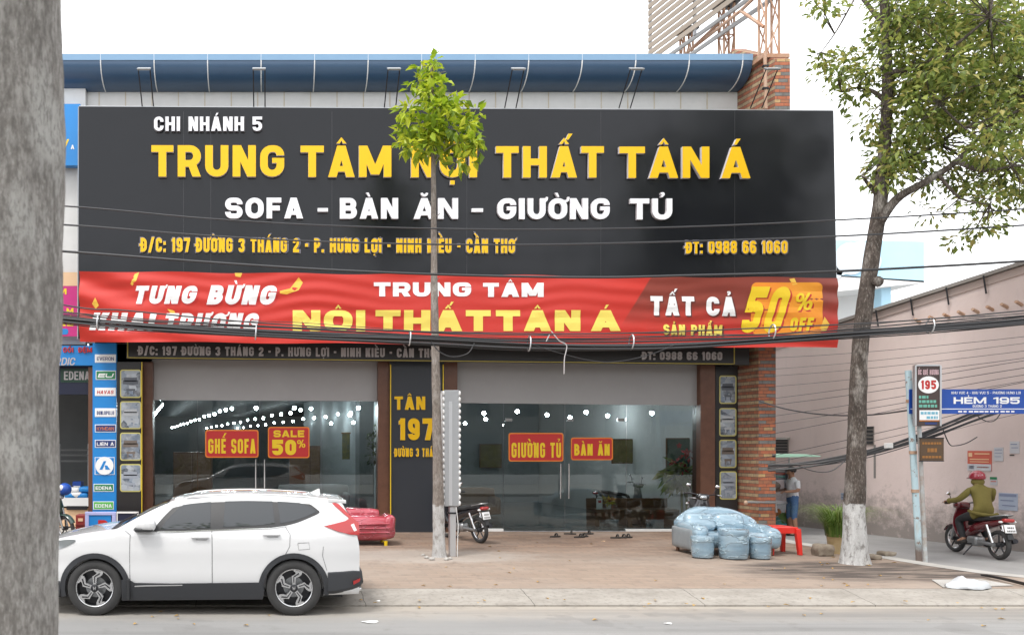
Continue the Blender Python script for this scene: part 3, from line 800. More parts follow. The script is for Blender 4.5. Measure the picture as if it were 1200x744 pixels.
# ------------------------------------------------------------------ signboard
sb = thing('shop_signboard', 'huge glossy black signboard with raised yellow and white lettering across the shop front', 'signboard', (4.3, 19.6, 4.5))
SY = 19.6
mb = MB(); mb.prism([P(91.5, 397, SY), P(981.6, 402, SY), P(976.5, 130, SY), P(92.5, 125, SY)], (0, .09, 0)); mb.build('board', M['sign_black'], sb)
for x in (215, 247, 389, 547, 704, 861): MB().box((XX(x, SY) - .004, SY - .003, ZZ(396, SY)), (XX(x, SY) + .004, SY - .001, ZZ(131, SY))).build('sheet_joint', M['sign_edge'], sb)
mb = MB(); q = [P(92.5, 125, SY), P(976.5, 130, SY), P(981.6, 402, SY), P(91.5, 397, SY)]
for a, b in zip(q, q[1:] + q[:1]): mb.tube([a + Vector((0, .03, 0)), b + Vector((0, .03, 0))], .03, 4)
mb.build('edge_frame', M['grey_metal'], sb)
for x in (120, 300, 480, 640, 800, 850):
    for z in (5.2, 7.2, 9.3): MB().tube([(XX(x, SY), SY + .09, z), (XX(x, SY), 20.92, z)], .025, 6).build('wall_bracket', M['dark_metal'], sb)
W_, Y_ = [M['letter_white'], M['halo']], [M['letter_yellow'], M['letter_side']]
def big(body, x0, x1, yt, yb, mats, bold=.045, depth=.06, halo=None, hw=.05, dy=0):
    if halo:
        text(body, x0 - 1.0, x1 + 1.0, yt - .9, yb + 1.3, SY - .004, [halo, halo], sb, 'letter_backing', t=(.17 + bold * 2 + 1.6 / (yb - yt)) / (1 + 2.2 / (yb - yt)), depth=.03, dy=dy, space=.2)
    text(body, x0, x1, yt, yb, SY - (.036 if halo else .003), mats, sb, 'lettering', bold, depth, dy=dy)
big('CHI NHÁNH 5', 181, 307, 138, 154.5, W_, .03, .05, M['halo_dark'])
for s_, a, b, dy in (('TRUNG', 178, 333, 0), ('TÂM', 352, 458, 0), ('NỘI', 481, 558, 0), ('THẤT', 580, 706, 0), ('TÂN', 724, 829, 0), ('Á', 843, 877, 0)):
    u = (a - 178) / 700
    big(s_, a, b, 172 + u * 2, 208.5 + u * 2, Y_, .038, .09)
for s_, a, b in (('SOFA', 264, 355), ('-', 372, 384), ('BÀN', 398, 466), ('ĂN', 484, 536), ('-', 552, 565), ('GIƯỜNG', 582, 713), ('TỦ', 737, 786)):
    u = (a - 264) / 520
    if s_ == '-':
        p = P((a + b) / 2, 247 + u, SY); MB().box((XX(a, SY), SY - .09, p.z - .04), (XX(b, SY), SY - .003, p.z + .04)).build('dash', W_[0], sb); continue
    big(s_, a, b, 233 + u, 257 + u * 1.5, [M['letter_white'], M['letter_side']], .05, .08)
big('Đ/C: 197 ĐƯỜNG 3 THÁNG 2 - P. HƯNG LỢI - NINH KIỀU - CẦN THƠ', 165, 603, 279, 295.5, Y_, .045, .03, M['halo'], .05, dy=1.5)
big('ĐT: 0988 66 1060', 803, 922, 282.5, 297.5, Y_, .045, .03, M['halo'], .05)

# floodlights leaning out from the top edge of the signboard
for i, x in enumerate((173.5, 304, 457, 598, 732, 886)):
    b = P(x, 127, 19.66); t_ = thing('sign_floodlight', ['slim floodlight above the small white line of the black sign', 'slim floodlight above the second word of the big yellow line', 'slim floodlight half behind the crown of the young street tree', 'slim floodlight just right of the young street tree', 'slim floodlight near the right end of the blue eave', 'slim floodlight in front of the striped brick pillar top'][i], 'floodlight', b, 0, 'floodlights along the top of the signboard')
    h = b + Vector((0, -.62, .62))
    for s_ in (-.13, .13):
        mb = MB(); mb.tube([b + Vector((s_, 0, 0)), h + Vector((s_, 0, 0))], .014, 6); mb.build('arm', M['dark_metal'], t_)
    Mx = Matrix.Translation(h) @ Matrix.Rotation(R(28), 4, 'X')
    mb = MB(); mb.box((-.15, -.10, 0), (.15, .08, .035), M=Mx); mb.build('lamp_head', M['grey_metal'], t_, bevel=.012)
    mb = MB(); mb.box((-.135, -.09, -.012), (.135, .07, -.002), M=Mx); mb.build('lens', M['grey_metal'], t_)

# ------------------------------------------------------------------ banner
BY = 19.45
ban = thing('sale_banner', 'long wrinkled red sale banner hung under the black signboard', 'banner', (4.3, BY, 4.4))
def bx(px): return XX(px, BY)
BX0, BX1 = bx(93), bx(982)
def bfold(p, off=0.0):
    """folds of the cloth: sagging ridges from the corners plus fine horizontal ripples"""
    x, z = p.x, p.z
    u = (x - BX0) / (BX1 - BX0); zt_ = ZZ(318, BY); d = zt_ - z
    y = 0
    y += .06 * math.sin((d * 9 - 3.2 * (x - BX0) * .9)) * math.exp(-(x - BX0) * .85)
    y += .016 * math.sin(d * 15 + 2.4 * (BX1 - x)) * math.exp(-(BX1 - x) * .6)
    y += .016 * math.sin(d * 21 + 1.3 * noise.noise(Vector((x * .5, 0, 0))) * 4 + x * .35) * (.4 + .6 * noise.noise(Vector((x * .35, 7, d))))
    y += .022 * noise.noise(Vector((x * .45, d * 2.2, 3)))
    sag = .02 * math.sin(u * math.pi * 5)
    return Vector((x, BY + y - off, z))
nx, nz = 260, 36
mb = MB(); grid = []
for i in range(nx + 1):
    u = i / nx; px = 93 + u * 889; row = []
    pt = 318 + 7 * min(1, u * 1.15) + (.8 * math.sin(u * 40)); pb = 400 + 7.5 * u + .7 * math.sin(u * 31)
    for j in range(nz + 1):
        q = P(px, pt + (pb - pt) * j / nz, BY); row.append(mb.bm.verts.new(bfold(q)))
    grid.append(row)
for i in range(nx):
    for j in range(nz):
        px = 93 + (i + .5) / nx * 889; py = 320 + j / nz * 84
        lim = 768 - (py - 320) * .62
        f = mb.bm.faces.new([grid[i][j], grid[i][j + 1], grid[i + 1][j + 1], grid[i + 1][j]])
        f.material_index = 0
M['banner_red'] = mat('banner_red', (.62, .028, .02), .42, (.68, .035, .024), .8, .3)
def banner_mat():
    m = mat('banner_cloth', (.62, .03, .02), .42); n = NT(m); p = n.pos(); s = n.sep(p)
    # printed darker brown-red field, fading in behind the discount badge
    lx = n.math('SUBTRACT', s[0], n.math('ADD', bx(765) - .0, n.math('MULTIPLY', n.math('SUBTRACT', s[2], ZZ(320, BY)), .62)))
    d = n.math('SUBTRACT', ZZ(318, BY), s[2])
    low = n.step(n.math('ADD', d, n.math('MULTIPLY', n.noise(n.map(p, (.6, 1, 1)), 1.0, 4), .9)), 1.15, 1.75)
    f = n.math('MULTIPLY', n.step(lx, 0, .04), n.math('SUBTRACT', 1, low))
    n.col(n.mix(f, (.53, .028, .017), (.22, .036, .022))); return m
me_ = mb.build('cloth', banner_mat(), ban, smooth=60)
fn1 = lambda p: bfold(p, .006)
fn2 = lambda p: bfold(p, .011)
fn3 = lambda p: bfold(p, .016)
def bt(body, x0, x1, yt, yb, m, t, shear=0, shadow=None, dy=0, ty=None):
    if shadow: text(body, x0 + 1, x1 + 2.2, yt + 1.3, yb + 1.8, BY, shadow, ban, 'letter_shadow', t=t, ty=ty, shear=shear, fn=fn1, dy=dy)
    text(body, x0, x1, yt, yb, BY, m, ban, 'lettering', t=t, ty=ty, shear=shear, fn=fn2, dy=dy)
M['print_shadow'] = mat('print_shadow', (.12, .02, .015), .45)
M['pale_yellow'] = mat('pale_yellow', (.80, .64, .12), .45)
bt('TƯNG', 155, 233, 335, 356, M['white_print'], .36, .25, M['red_print'], ty=.27)
bt('BỪNG', 242, 326, 334.5, 357, M['white_print'], .36, .25, M['red_print'], ty=.27)
bt('KHAI', 105, 184, 366, 387, M['white_print'], .36, .25, M['red_print'], 1, ty=.27)
bt('TRƯƠNG', 190, 305, 367, 389, M['white_print'], .36, .25, M['red_print'], ty=.27)
bt('TRUNG', 438, 552, 331, 347.5, M['white_print'], .42, ty=.27)
bt('TÂM', 566, 637, 331.5, 348, M['white_print'], .42, ty=.27)
for s_, a, b in (('NỘI', 343, 428), ('THẤT', 440, 575), ('TÂN', 581, 680), ('Á', 692, 727)):
    bt(s_, a, b, 363.5, 388, M['pale_yellow'], .44, 0, None, ty=.29)
bt('TẤT CẢ', 762, 862, 347, 369.5, M['white_print'], .30, 0, M['print_shadow'], 1)
bt('SẢN PHẨM', 777, 846, 380, 392, M['pale_yellow'], .27, 0, M['print_shadow'], 1)
# badge
def flat(name, pts, m, fn, step=.12):
    bm = bmesh.new(); bm.faces.new([bm.verts.new(P(x, y, BY)) for x, y in pts]); bmesh.ops.recalc_face_normals(bm, faces=bm.faces[:])
    if bm.faces[:][0].normal.y > 0: bmesh.ops.reverse_faces(bm, faces=bm.faces[:])
    me = bpy.data.meshes.new(name); bm.to_mesh(me); bm.free(); drape(me, fn, step); return link(name, me, m, ban)
def rr(x0, y0, x1, y1, r, n=5):
    out = []
    for cx, cy, a0 in ((x1 - r, y0 + r, -90), (x1 - r, y1 - r, 0), (x0 + r, y1 - r, 90), (x0 + r, y0 + r, 180)):
        for i in range(n + 1): a = R(a0 + 90 * i / n); out.append((cx + r * math.cos(a), cy + r * math.sin(a)))
    return out
flat('badge', rr(880, 331, 964, 392, 7), mat('badge_orange', (.78, .20, .015), .45, (.80, .36, .02), .8, .3), lambda p: bfold(p, .004))
bt('50', 865, 929, 336, 390, M['yellow_print'], .30, .3, M['red_print'], ty=.24)
bt('%', 929, 955, 343, 364, M['yellow_print'], .26, .2, M['red_print'])
bt('OFF', 925, 954, 372, 388, M['yellow_print'], .28, .15, M['red_print'])
M['gold_ribbon'] = mat('gold_ribbon', (.78, .40, .03), .45, (.82, .58, .10), 2, .3)
for pts in ([(328, 341), (340, 338), (350, 325), (355, 331), (350, 340), (336, 345), (328, 344)], [(153, 333), (158, 321), (163, 319), (160, 329), (155, 335)],
            [(108, 356), (112, 349), (116, 358), (112, 362)], [(275, 320), (284, 320), (282, 325), (276, 324)], [(962, 383), (966, 371), (972, 380), (968, 389), (958, 388)], [(196, 362), (204, 364), (208, 372), (203, 371)], [(925, 327), (931, 326), (934, 333), (929, 334)]):
    flat('printed_ribbon', pts, M['gold_ribbon'], lambda p: bfold(p, .004))
for x in (93, 982):
    for y in ((318, 400) if x < 500 else (326, 407)):
        pass

# ------------------------------------------------------------------ address strip under the banner
ST = 20.3
st = thing('address_strip', 'narrow black address sign with grey lettering just above the shop windows', 'sign', P(510, 426, ST))
mb = MB(); mb.prism([P(148, 420, ST), P(878, 427.5, ST), P(878, 404, ST), P(148, 396, ST)], (0, .12, 0)); mb.build('board', M['strip_black'], st)
mb = MB(); mb.prism([P(150, 419.5, ST - .006), P(861, 427, ST - .006), P(861, 426, ST - .006), P(150, 418.5, ST - .006)], (0, .005, 0)); mb.prism([P(149, 419.5, ST - .006), P(150.2, 419.5, ST - .006), P(150.2, 398, ST - .006), P(149, 398, ST - .006)], (0, .005, 0))
mb.prism([P(860, 427, ST - .006), P(861.2, 427, ST - .006), P(861.2, 406, ST - .006), P(860, 406, ST - .006)], (0, .005, 0))
mb.build('gold_border', mat('gold_line', (.45, .36, .06), .45), st)
text('Đ/C: 197 ĐƯỜNG 3 THÁNG 2 - P. HƯNG LỢI - NINH KIỀU - CẦN THƠ', 162, 510, 405.5, 416, ST - .004, [M['letter_grey'], M['letter_grey']], st, 'lettering', .04, .02, dy=3)
text('ĐT: 0988 66 1060', 752, 846, 412, 421.5, ST - .004, [M['letter_grey'], M['letter_grey']], st, 'lettering', .04, .02, dy=.5)
cp = thing('shop_nameplate', 'yellow raised house number and shop name on the black panel between the windows', 'sign', P(490, 536, 20.64))
CY = 20.655
for s_, a, b, t0, t1, bo in (('TÂN Á', 462, 519, 464.5, 480, .035), ('197', 467, 508.5, 490, 515.5, .06), ('ĐƯỜNG 3 THÁNG 2', 462, 523, 525, 535, .04)):
    text(s_, a, b, t0, t1, CY, Y_, cp, 'lettering', bo, .04)

# ------------------------------------------------------------------ red stickers on the glass
def sticker(label, box, lines):
    x0, y0, x1, y1 = box; YS = 20.915
    t_ = thing('window_sign', label, 'window sign', P((x0 + x1) / 2, y1, YS), 0, 'red signs on the glass')
    mb = MB(); mb.prism([P(x, y, YS) for x, y in rr(x0, y0, x1, y1, 3)], (0, .006, 0)); mb.build('border', M['orange_print'], t_)
    mb = MB(); mb.prism([P(x, y, YS - .003) for x, y in rr(x0 + 1.3, y0 + 1.3, x1 - 1.3, y1 - 1.3, 2.4)], (0, .003, 0)); mb.build('board', mat('sticker_red', (.50, .025, .025), .4), t_)
    for s_, a, b, t0, t1, bo in lines: text(s_, a, b, t0, t1, YS - .006, M['yellow_print'], t_, 'lettering', bo)
sticker('red window sign reading GHẾ SOFA left of the sale sign', (240.5, 503.5, 303, 536), [('GHẾ SOFA', 244, 299.5, 514, 531, .02)])
sticker('red window sign reading SALE 50% above the white car', (314, 500, 362.7, 536.5), [('SALE', 320.5, 356.5, 504, 512, .06), ('50', 319, 347, 515, 533, .07), ('%', 348, 358, 515, 524.5, .03)])
sticker('larger red window sign reading GIƯỜNG TỦ on the glass door', (596, 507, 660.3, 540.5), [('GIƯỜNG TỦ', 599.5, 657.5, 518.5, 536, .02)])
sticker('smaller red window sign reading BÀN ĂN on the glass door', (669, 512.5, 718.3, 539), [('BÀN ĂN', 673, 714.5, 520, 533.5, .035)])

# ------------------------------------------------------------------ picture panels beside the glass
def pic_mat(seed):
    m = mat('furniture_photo', (.3, .33, .38), .3); n = NT(m); p = n.pos()
    v = n.new('ShaderNodeTexVoronoi'); v.inputs['Scale'].default_value = 5.5; n.l(n.map(n.comb(n.math('ADD', n.sep(p)[0], seed * 1.7), 0, n.sep(p)[2]), (1, 1, 1.6)), v.inputs['Vector'])
    r = n.new('ShaderNodeValToRGB'); e = r.color_ramp.elements; e[0].color = (.06, .07, .09, 1); e[1].color = (.48, .52, .56, 1); k = e.new(.5); k.color = (.20, .25, .32, 1)
    n.l(n.sep(v.outputs['Color'])[0], r.inputs[0])
    n.col(n.mix(n.step(n.noise(p, 9, 5), .4, .7), r.outputs[0], (.34, .36, .38))); return m
def picture_board(label, bx_, pics, Y, m):
    t_ = thing('picture_board', label, 'display board', P((bx_[0] + bx_[2]) / 2, bx_[3], Y), 0, 'picture boards beside the shop glass')
    panel('board', *bx_, Y, m, t_, .08)
    for i, (x0, y0, x1, y1) in enumerate(pics):
        mb = MB(); mb.prism([P(x, y, Y - .012) for x, y in rr(x0, y0, x1, y1, 3)], (0, .011, 0)); f = mb.build('picture_frame', mat('frame_gold', (.55, .50, .16), .5), t_)
        mb = MB(); mb.prism([P(x, y, Y - .016) for x, y in rr(x0 + 1.3, y0 + 1.3, x1 - 1.3, y1 - 1.3, 2)], (0, .004, 0)); mb.build('picture', pic_mat(i + bx_[0]), f)
        # a sofa and a low table printed on each picture
        mb = MB(); w_ = x1 - x0; h_ = y1 - y0
        for (a, b, c, d) in ((.18, .28, .8, .42), (.14, .38, .86, .52), (.3, .68, .72, .76), (.34, .76, .4, .88), (.62, .76, .68, .88)):
            q = [P(x0 + a * w_, y0 + b * h_, Y - .0175), P(x0 + c * w_, y0 + b * h_, Y - .0175), P(x0 + c * w_, y0 + d * h_, Y - .0175), P(x0 + a * w_, y0 + d * h_, Y - .0175)]
            mb.prism(q, (0, .0012, 0))
        mb.build('printed_furniture', mat('print_grey', [(.10, .11, .13), (.42, .44, .46), (.16, .13, .11), (.30, .33, .38)][i], .4), f)
picture_board('black board with four furniture photos beside the blue logo column', (137, 424, 167, 607), [(140.7, 433, 165.5, 466), (140.7, 470, 165.5, 502.5), (140.7, 506.7, 165.5, 539.5), (140.7, 543.5, 165.5, 576)], 20.4, M['strip_black'])
panel('gold_trim', 165.8, 424, 166.6, 625, 20.39, M['yellow_print'], shop, .02)
picture_board('black board with four furniture photos beside the brick pillar', (838.5, 429, 864.5, 607), [(843, 440, 863, 473), (843, 478, 863, 511), (843, 515, 863, 548), (843.5, 552, 863.5, 585)], 20.8, M['strip_black'])

# ------------------------------------------------------------------ left neighbour: mattress shop
NY = 20.7
nb = thing('neighbour_shop', 'white fronted mattress shop with an open dark shopfront left of the furniture shop', 'shop', (-9, NY, .15))
MB().box((-20, NY + .05, 4.7), (-4.46, NY + .3, 11.0)).build('front_wall', M['white_wall'], nb)
MB().box((-20.4, NY + .05, .1), (-20, 55, 11.0)).build('side_wall', M['white_wall'], nb)
mb = MB(); mb.prism([(-20.4, NY + .1, 11.02), (-4.46, NY + .1, 11.02), (SX(-4.46, 55), 55, 11.02), (-20.4, 55, 11.02)], (0, 0, .12)).build('roof', M['concrete'], nb)
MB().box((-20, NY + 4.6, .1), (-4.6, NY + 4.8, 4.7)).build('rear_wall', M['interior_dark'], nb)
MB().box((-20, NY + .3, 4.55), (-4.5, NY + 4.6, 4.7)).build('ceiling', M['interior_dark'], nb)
MB().box((-20, NY - .1, .12), (-4.5, NY + 4.6, .165)).build('floor', M['concrete'], nb)
panel('door_post', 103.5, 430, 108.5, 628, NY - .1, M['wood_red'], nb, .25)
panel('fascia_board', -60, 405, 135, 428, NY - .2, M['blue_board'], nb, .2)
panel('shutter_box', -60, 428, 107, 462, NY + .1, M['dark_blue'], nb, .25)
t_ = thing('upper_sign', 'bright blue upper sign with slanted yellow letters at the edge of the grey trunk', 'sign', P(60, 194, NY - .25))
panel('board', -90, 122, 94, 194, NY - .25, M['blue_board'], t_, .2)
text('P/', 66, 81, 164, 177, NY - .255, M['yellow_print'], t_, 'lettering', .06, shear=.2)
text('A', 83, 87, 170, 175, NY - .255, M['white_print'], t_, 'lettering', .02)
t_ = thing('mattress_poster', 'magenta and peach hanging poster with yellow lettering left of the red banner', 'poster', P(50, 394, NY - .27))
panel('sheet', -30, 335, 91.5, 394, NY - .27, M['magenta'], t_, .02)
panel('top_band', -30, 319, 91.5, 335, NY - .272, M['peach'], t_, .022)
for s_, a, b, y0, y1, m_ in (('NỆM', 46, 71.5, 323, 332, 'red_print'), ('ĐỆM', 50, 78, 338, 345, 'yellow_print'), ('TỪ 3,6 M', 40, 86, 361, 367, 'yellow_print'), ('GIÁ RẺ', 38, 86, 372, 382, 'yellow_print')):
    text(s_, a, b, y0, y1, NY - .275, M[m_], t_, 'lettering', .06)
mb = MB(); mb.prism([P(x, y, NY - .276) for x, y in rr(40, 385, 80, 392, 3)], (0, .005, 0)); mb.build('blue_pill', M['blue_board'], t_)
t_ = thing('fascia_lettering', 'thin red letters along the blue fascia over the mattress shop', 'lettering', P(100, 412, NY - .21))
for s_, a, b in (('CHĂN', 58, 70), ('GỐI', 74, 86), ('ĐỆM', 92, 108)): text(s_, a, b, 407, 413, NY - .205, [M['red_print'], M['red_print']], t_, 'lettering', .02, .02)
t_ = thing('inner_sign', 'dim dark blue sign with pale italic word inside the mattress shop', 'sign', P(75, 440, NY + .05))
text('NORDIC', 50, 89, 419, 428, NY - .21, M['letter_grey'], t_, 'lettering', .0, shear=.2)
t_ = thing('green_sign', 'dark green sign reading Edena under the fascia of the mattress shop', 'sign', P(90, 449, NY + .08))
panel('board', 71, 432, 107, 448, NY + .08, mat('deep_green', (.012, .05, .03), .4), t_, .02)
text('EDENA', 75, 105, 435, 445, NY + .077, M['letter_grey'], t_, 'lettering', .0)

# blue column of brand plates
LY = 20.45
lc = thing('logo_column', 'tall bright blue column of small mattress brand plates', 'sign', P(122, 602, LY))
panel('board', 108.5, 402, 136.5, 602, LY, M['blue_board'], lc, .12)
def plate(y0, y1, m_, tx_, tm, x0=112, x1=135, bold=.02, sh=0):
    panel('brand_plate', x0, y0, x1, y1, LY - .012, M[m_], lc, .011)
    panel('plate_border', x0 - .8, y0 - .8, x1 + .8, y1 + .8, LY - .008, M['white_print'], lc, .007)
    if tx_: text(tx_, x0 + 1.5, x1 - 1.5, y0 + (y1 - y0) * .28, y0 + (y1 - y0) * .8, LY - .015, M[tm], lc, 'lettering', bold, shear=sh)
plate(416, 424, 'white_print', 'EVERON', 'navy_print', bold=0)
plate(435, 444, 'green_print', 'EU', 'white_print', bold=.06, sh=.3, x0=113)
plate(455, 463, 'white_print', 'HAVAS', 'red_print', sh=.2)
plate(479, 487.5, 'white_print', 'DUNLOPILLO', 'navy_print', bold=.0)
plate(498, 505.5, 'navy_print', 'KYMDAN', 'orange_print', bold=-.03)
plate(516, 523.5, 'navy_print', 'LIÊN Á', 'white_print')
panel('plate_border', 111, 535.5, 134.3, 556, LY - .008, M['white_print'], lc, .007)
panel('brand_plate', 111.8, 536.2, 133.5, 555.3, LY - .012, M['blue_board'], lc, .011)
mb = MB(); c = P(122.5, 545.5, LY - .016); mb.lathe([(.215, 0), (.215, .006)], c, (0, -1, 0), 32); mb.build('round_emblem', M['white_print'], lc)
mb = MB(); q = lambda x, y: P(122.5 + x, 545.5 + y, LY - .026)
mb.prism([q(-6, 4.5), q(-1, -5.5), q(2, -5.5), q(-2.6, 4.5)], (0, .003, 0)); mb.prism([q(.2, -.5), q(3, -.5), q(6.5, 4.5), q(1, 4.5)], (0, .003, 0)); mb.build('emblem_letter', M['blue_board'], lc)
plate(567.5, 575, 'green_print', 'EDENA', 'white_print', x0=110.5, x1=132.5)
plate(588, 596, 'lime_print', 'EDENA', 'white_print', x0=110, x1=132.5)

# shelves, goods, crate, stools in front of the mattress shop
t_ = thing('wall_rack', 'dim steel rack against the back of the mattress shop', 'shelf', P(85, 600, 24))
for y in (527, 533, 540): mb = MB(); mb.tube([P(20, y, 24), P(110, y, 24)], .03, 6); mb.build('rail', M['grey_metal'], t_)
for x in (30, 70, 104): mb = MB(); mb.tube([P(x, 520, 24), P(x, 612, 24)], .03, 6); mb.build('post', M['grey_metal'], t_)
t_ = thing('display_shelf', 'low white display bench inside the mattress shop', 'shelf', P(80, 615, 21.6))
panel('top', 40, 583, 105, 593, 21.5, M['white_paint'], t_, .9)
panel('base', 45, 595, 103, 617, 21.55, M['peach'], t_, .7)
panel('slot', 78, 592.6, 102, 597, 21.49, M['dark_metal'], t_, .3)
for i, (x, y) in enumerate(((84, 580), (91, 579), (98, 580), (88, 574), (101, 573))):
    mb = MB(); mb.rbox(P(x, y, 21.7), (.30, .42, .15), .06, 4, M=None)
    o = mb.build('pillow', M['white_print'] if i % 2 else M['blue_board'], smooth=50)
    tag(o, ['bright blue pillow at the left front of the white bench', 'white pillow in the middle of the white bench', 'blue pillow right of the white pillow on the bench', 'white pillow lying on top of the pillow pile', 'blue pillow at the far right end of the bench'][i], 'pillow', 'pillows on the bench')
t_ = thing('blue_box', 'deep blue carton standing behind the pillows', 'box', P(90, 577, 22)); panel('carton', 85, 564, 95, 578, 22, M['blue_sign'], t_, .3); panel('label_strip', 86, 569, 94, 571, 21.99, M['white_print'], t_, .01)
t_ = thing('red_crate', 'dark red plastic crate on the pavement beside the lilac stool', 'crate', P(94, 628, 20.2))
panel('shell', 88.5, 603, 101, 626, 20.2, mat('crate_red', (.25, .03, .025), .5), t_, .35, .02)
panel('hand_hole', 91.5, 607, 97, 610.5, 20.19, M['peach'], t_, .012)
for y in (614, 619): panel('rib', 88.3, y, 101.2, y + 1.4, 20.18, mat('crate_rib', (.17, .02, .018), .5), t_, .03)

def low_stool(label, x0, x1, ytop, Y, m, grp=None, ybase=None, name='plastic_stool'):
    a, b = XX(x0, Y), XX(x1, Y); zt = ZZ(ytop, Y); d = b - a; z0 = zp(Y)
    t_ = thing(name, label, 'stool', ((a + b) / 2, Y + d / 2, z0), 0, grp)
    mb = MB(); mb.rbox(((a + b) / 2, Y + d / 2, zt - .02), (d * .94, d * .94, .045), .02, 4); mb.build('seat', m, t_, smooth=50)
    for sx in (0, 1):
        for sy in (0, 1):
            tx, ty = a + d * (.06 + .88 * sx), Y + d * (.06 + .88 * sy)
            bx_, by_ = a + d * (0 + 1.0 * sx), Y + d * (0 + 1.0 * sy)
            mb = MB(); w_ = .035
            mb.bm.verts.ensure_lookup_table()
            lo = [mb.bm.verts.new((bx_ + i * w_, by_ + j * w_, z0)) for i, j in ((-1, -1), (1, -1), (1, 1), (-1, 1))]
            hi = [mb.bm.verts.new((tx + i * w_ * 1.4, ty + j * w_ * 1.4, zt - .03)) for i, j in ((-1, -1), (1, -1), (1, 1), (-1, 1))]
            for i in range(4): mb.bm.faces.new([lo[i], lo[(i + 1) % 4], hi[(i + 1) % 4], hi[i]])
            mb.bm.faces.new(lo[::-1]); mb.bm.faces.new(hi); mb.build('leg', m, t_, bevel=.008)
    for sx in (0, 1): MB().box((a + d * (.05 + .9 * sx) - .012, Y + d * .1, zt - .13), (a + d * (.05 + .9 * sx) + .012, Y + d * .9, zt - .03)).build('apron', m, t_)
    MB().box((a + d * .1, Y + d * .03, zt - .12), (a + d * .9, Y + d * .06, zt - .03)).build('apron', m, t_)
    return t_
# lilac sign frame and dark one behind the car bonnet
t_ = thing('lilac_sandwich_board', 'lilac framed blue board with a red letter standing behind the white car', 'sign', P(117, 632, 19.6))
M['lilac'] = mat('lilac', (.42, .44, .72), .5)
panel('board', 104, 602, 130, 632, 19.62, M['blue_board'], t_, .04)
for q in ((99.5, 599.5, 136, 603.5), (99.5, 603.5, 104, 634), (131, 603.5, 136, 634)): panel('frame', *q, 19.6, M['lilac'], t_, .07, .01)
text('P', 115, 127, 609, 624, 19.61, M['red_print'], t_, 'lettering', .1)
t_ = thing('dark_sandwich_board', 'dark board with a white rim standing behind the white car windscreen', 'sign', P(150, 632, 19.5))
panel('board', 137.5, 601, 161, 633, 19.52, M['dark_blue'], t_, .04)
for q in ((136.6, 599.4, 162, 601.2), (160.5, 601.2, 162, 633), (136.6, 601.2, 137.8, 633)): panel('frame', *q, 19.5, M['white_paint'], t_, .06)
text('P', 142, 153, 611, 624, 19.51, M['red_print'], t_, 'lettering', .1)

# ------------------------------------------------------------------ roof billboard on lattice towers
def DX(Y): return 11.4 + SK * (Y - 20.7)
bb = thing('roof_billboard', 'weathered slatted billboard seen from behind its edge on the shop roof', 'billboard', (10.9, 23, 11.2))
M['slat'] = mat('slat', (.22, .18, .14), .7, (.34, .29, .24), 2, .3, stretch=(.4, .4, 4))
mb = MB(); z = 13.12; i = 0
while z < 17.6:
    mb.prism([(DX(24.3), 24.3, z), (DX(18.6), 18.6, z), (DX(18.6) + .03, 18.6, z), (DX(24.3) + .03, 24.3, z)], (0, 0, .135)); z += .19
mb.build('slat_panel', M['slat'], bb)
for Y in (24.3, 22.4, 20.5, 18.6):
    MB().box((DX(Y) + .03, Y - .03, 11.6 if Y > 24 else 13.0), (DX(Y) + .10, Y + .03, 17.6)).build('upright', M['grey_metal'], bb)
for dz, dx in ((12.98, .12), (12.72, .3)):
    mb = MB(); mb.tube([(DX(24.6) + dx, 24.6, dz), (DX(18.6) + dx, 18.6, dz)], .055, 6); mb.build('rail', M['grey_metal'], bb)
def tower(name, X, Y, z0, z1, wd, label, plate_):
    t_ = thing(name, label, 'lattice tower', (X, Y, z0), 0, 'lattice towers of the roof billboard')
    h = wd / 2; cs = [(X - h, Y - h), (X + h, Y - h), (X + h, Y + h), (X - h, Y + h)]
    for (x, y) in cs: mb = MB(); mb.tube([(x, y, z0), (x, y, z1)], .03, 5); mb.build('leg', M['rusty_white'], t_)
    nseg = max(2, int((z1 - z0) / .75)); st_ = (z1 - z0) / nseg
    mb = MB()
    for k in range(nseg):
        for i in range(4):
            (x0, y0), (x1, y1) = cs[i], cs[(i + 1) % 4]
            if k % 2: x0, y0, x1, y1 = x1, y1, x0, y0
            mb.tube([(x0, y0, z0 + k * st_), (x1, y1, z0 + (k + 1) * st_)], .02, 4)
        if k % 2 == 0:
            for i in range(4): (x0, y0), (x1, y1) = cs[i], cs[(i + 1) % 4]; mb.tube([(x0, y0, z0 + k * st_), (x1, y1, z0 + k * st_)], .02, 4)
    mb.build('bracing', M['rusty_white'], t_)
    if plate_: MB().box((X - h - .12, Y - h - .12, z1), (X + h + .12, Y + h + .12, z1 + .08)).build('cap_plate', M['dark_metal'], t_)
    return t_
tower('lattice_tower', 11.75, 24.0, 11.14, 13.85, .24, 'shortest lattice tower, farthest under the slatted billboard', True)
tower('lattice_tower', 11.8, 22.0, 11.14, 13.58, .26, 'middle lattice tower with a dark cap behind the blue eave', True)
t_ = tower('lattice_tower', 11.75, 20.05, 11.36, 17.5, .30, 'tall rusty lattice tower standing on the brick pillar', False)
mb = MB(); mb.box((11.5, 19.85, 11.27), (12.12, 20.3, 11.36)); mb.build('base_plate', M['rusty_white'], t_)
for a, b in (((868, 13, 20.6), (895, 32, 20.05)), ((868, 13, 20.6), (888, -6, 20.05)), ((868, 13, 20.6), (800, 66, 23.8)), ((842, 28, 22), (797, 70, 24))):
    mb = MB(); mb.tube([P(*a), P(*b)], .04, 6)
    tag(mb.build('tower_brace', M['rusty_white'], smooth=40), 'slanting rusty steel brace between the billboard lattice towers', 'steel brace', 'braces of the roof billboard')
t_ = thing('wall_pipe', 'slim pale pipe running down the corner of the brick pillar top', 'pipe', P(897, 130, 19.6))
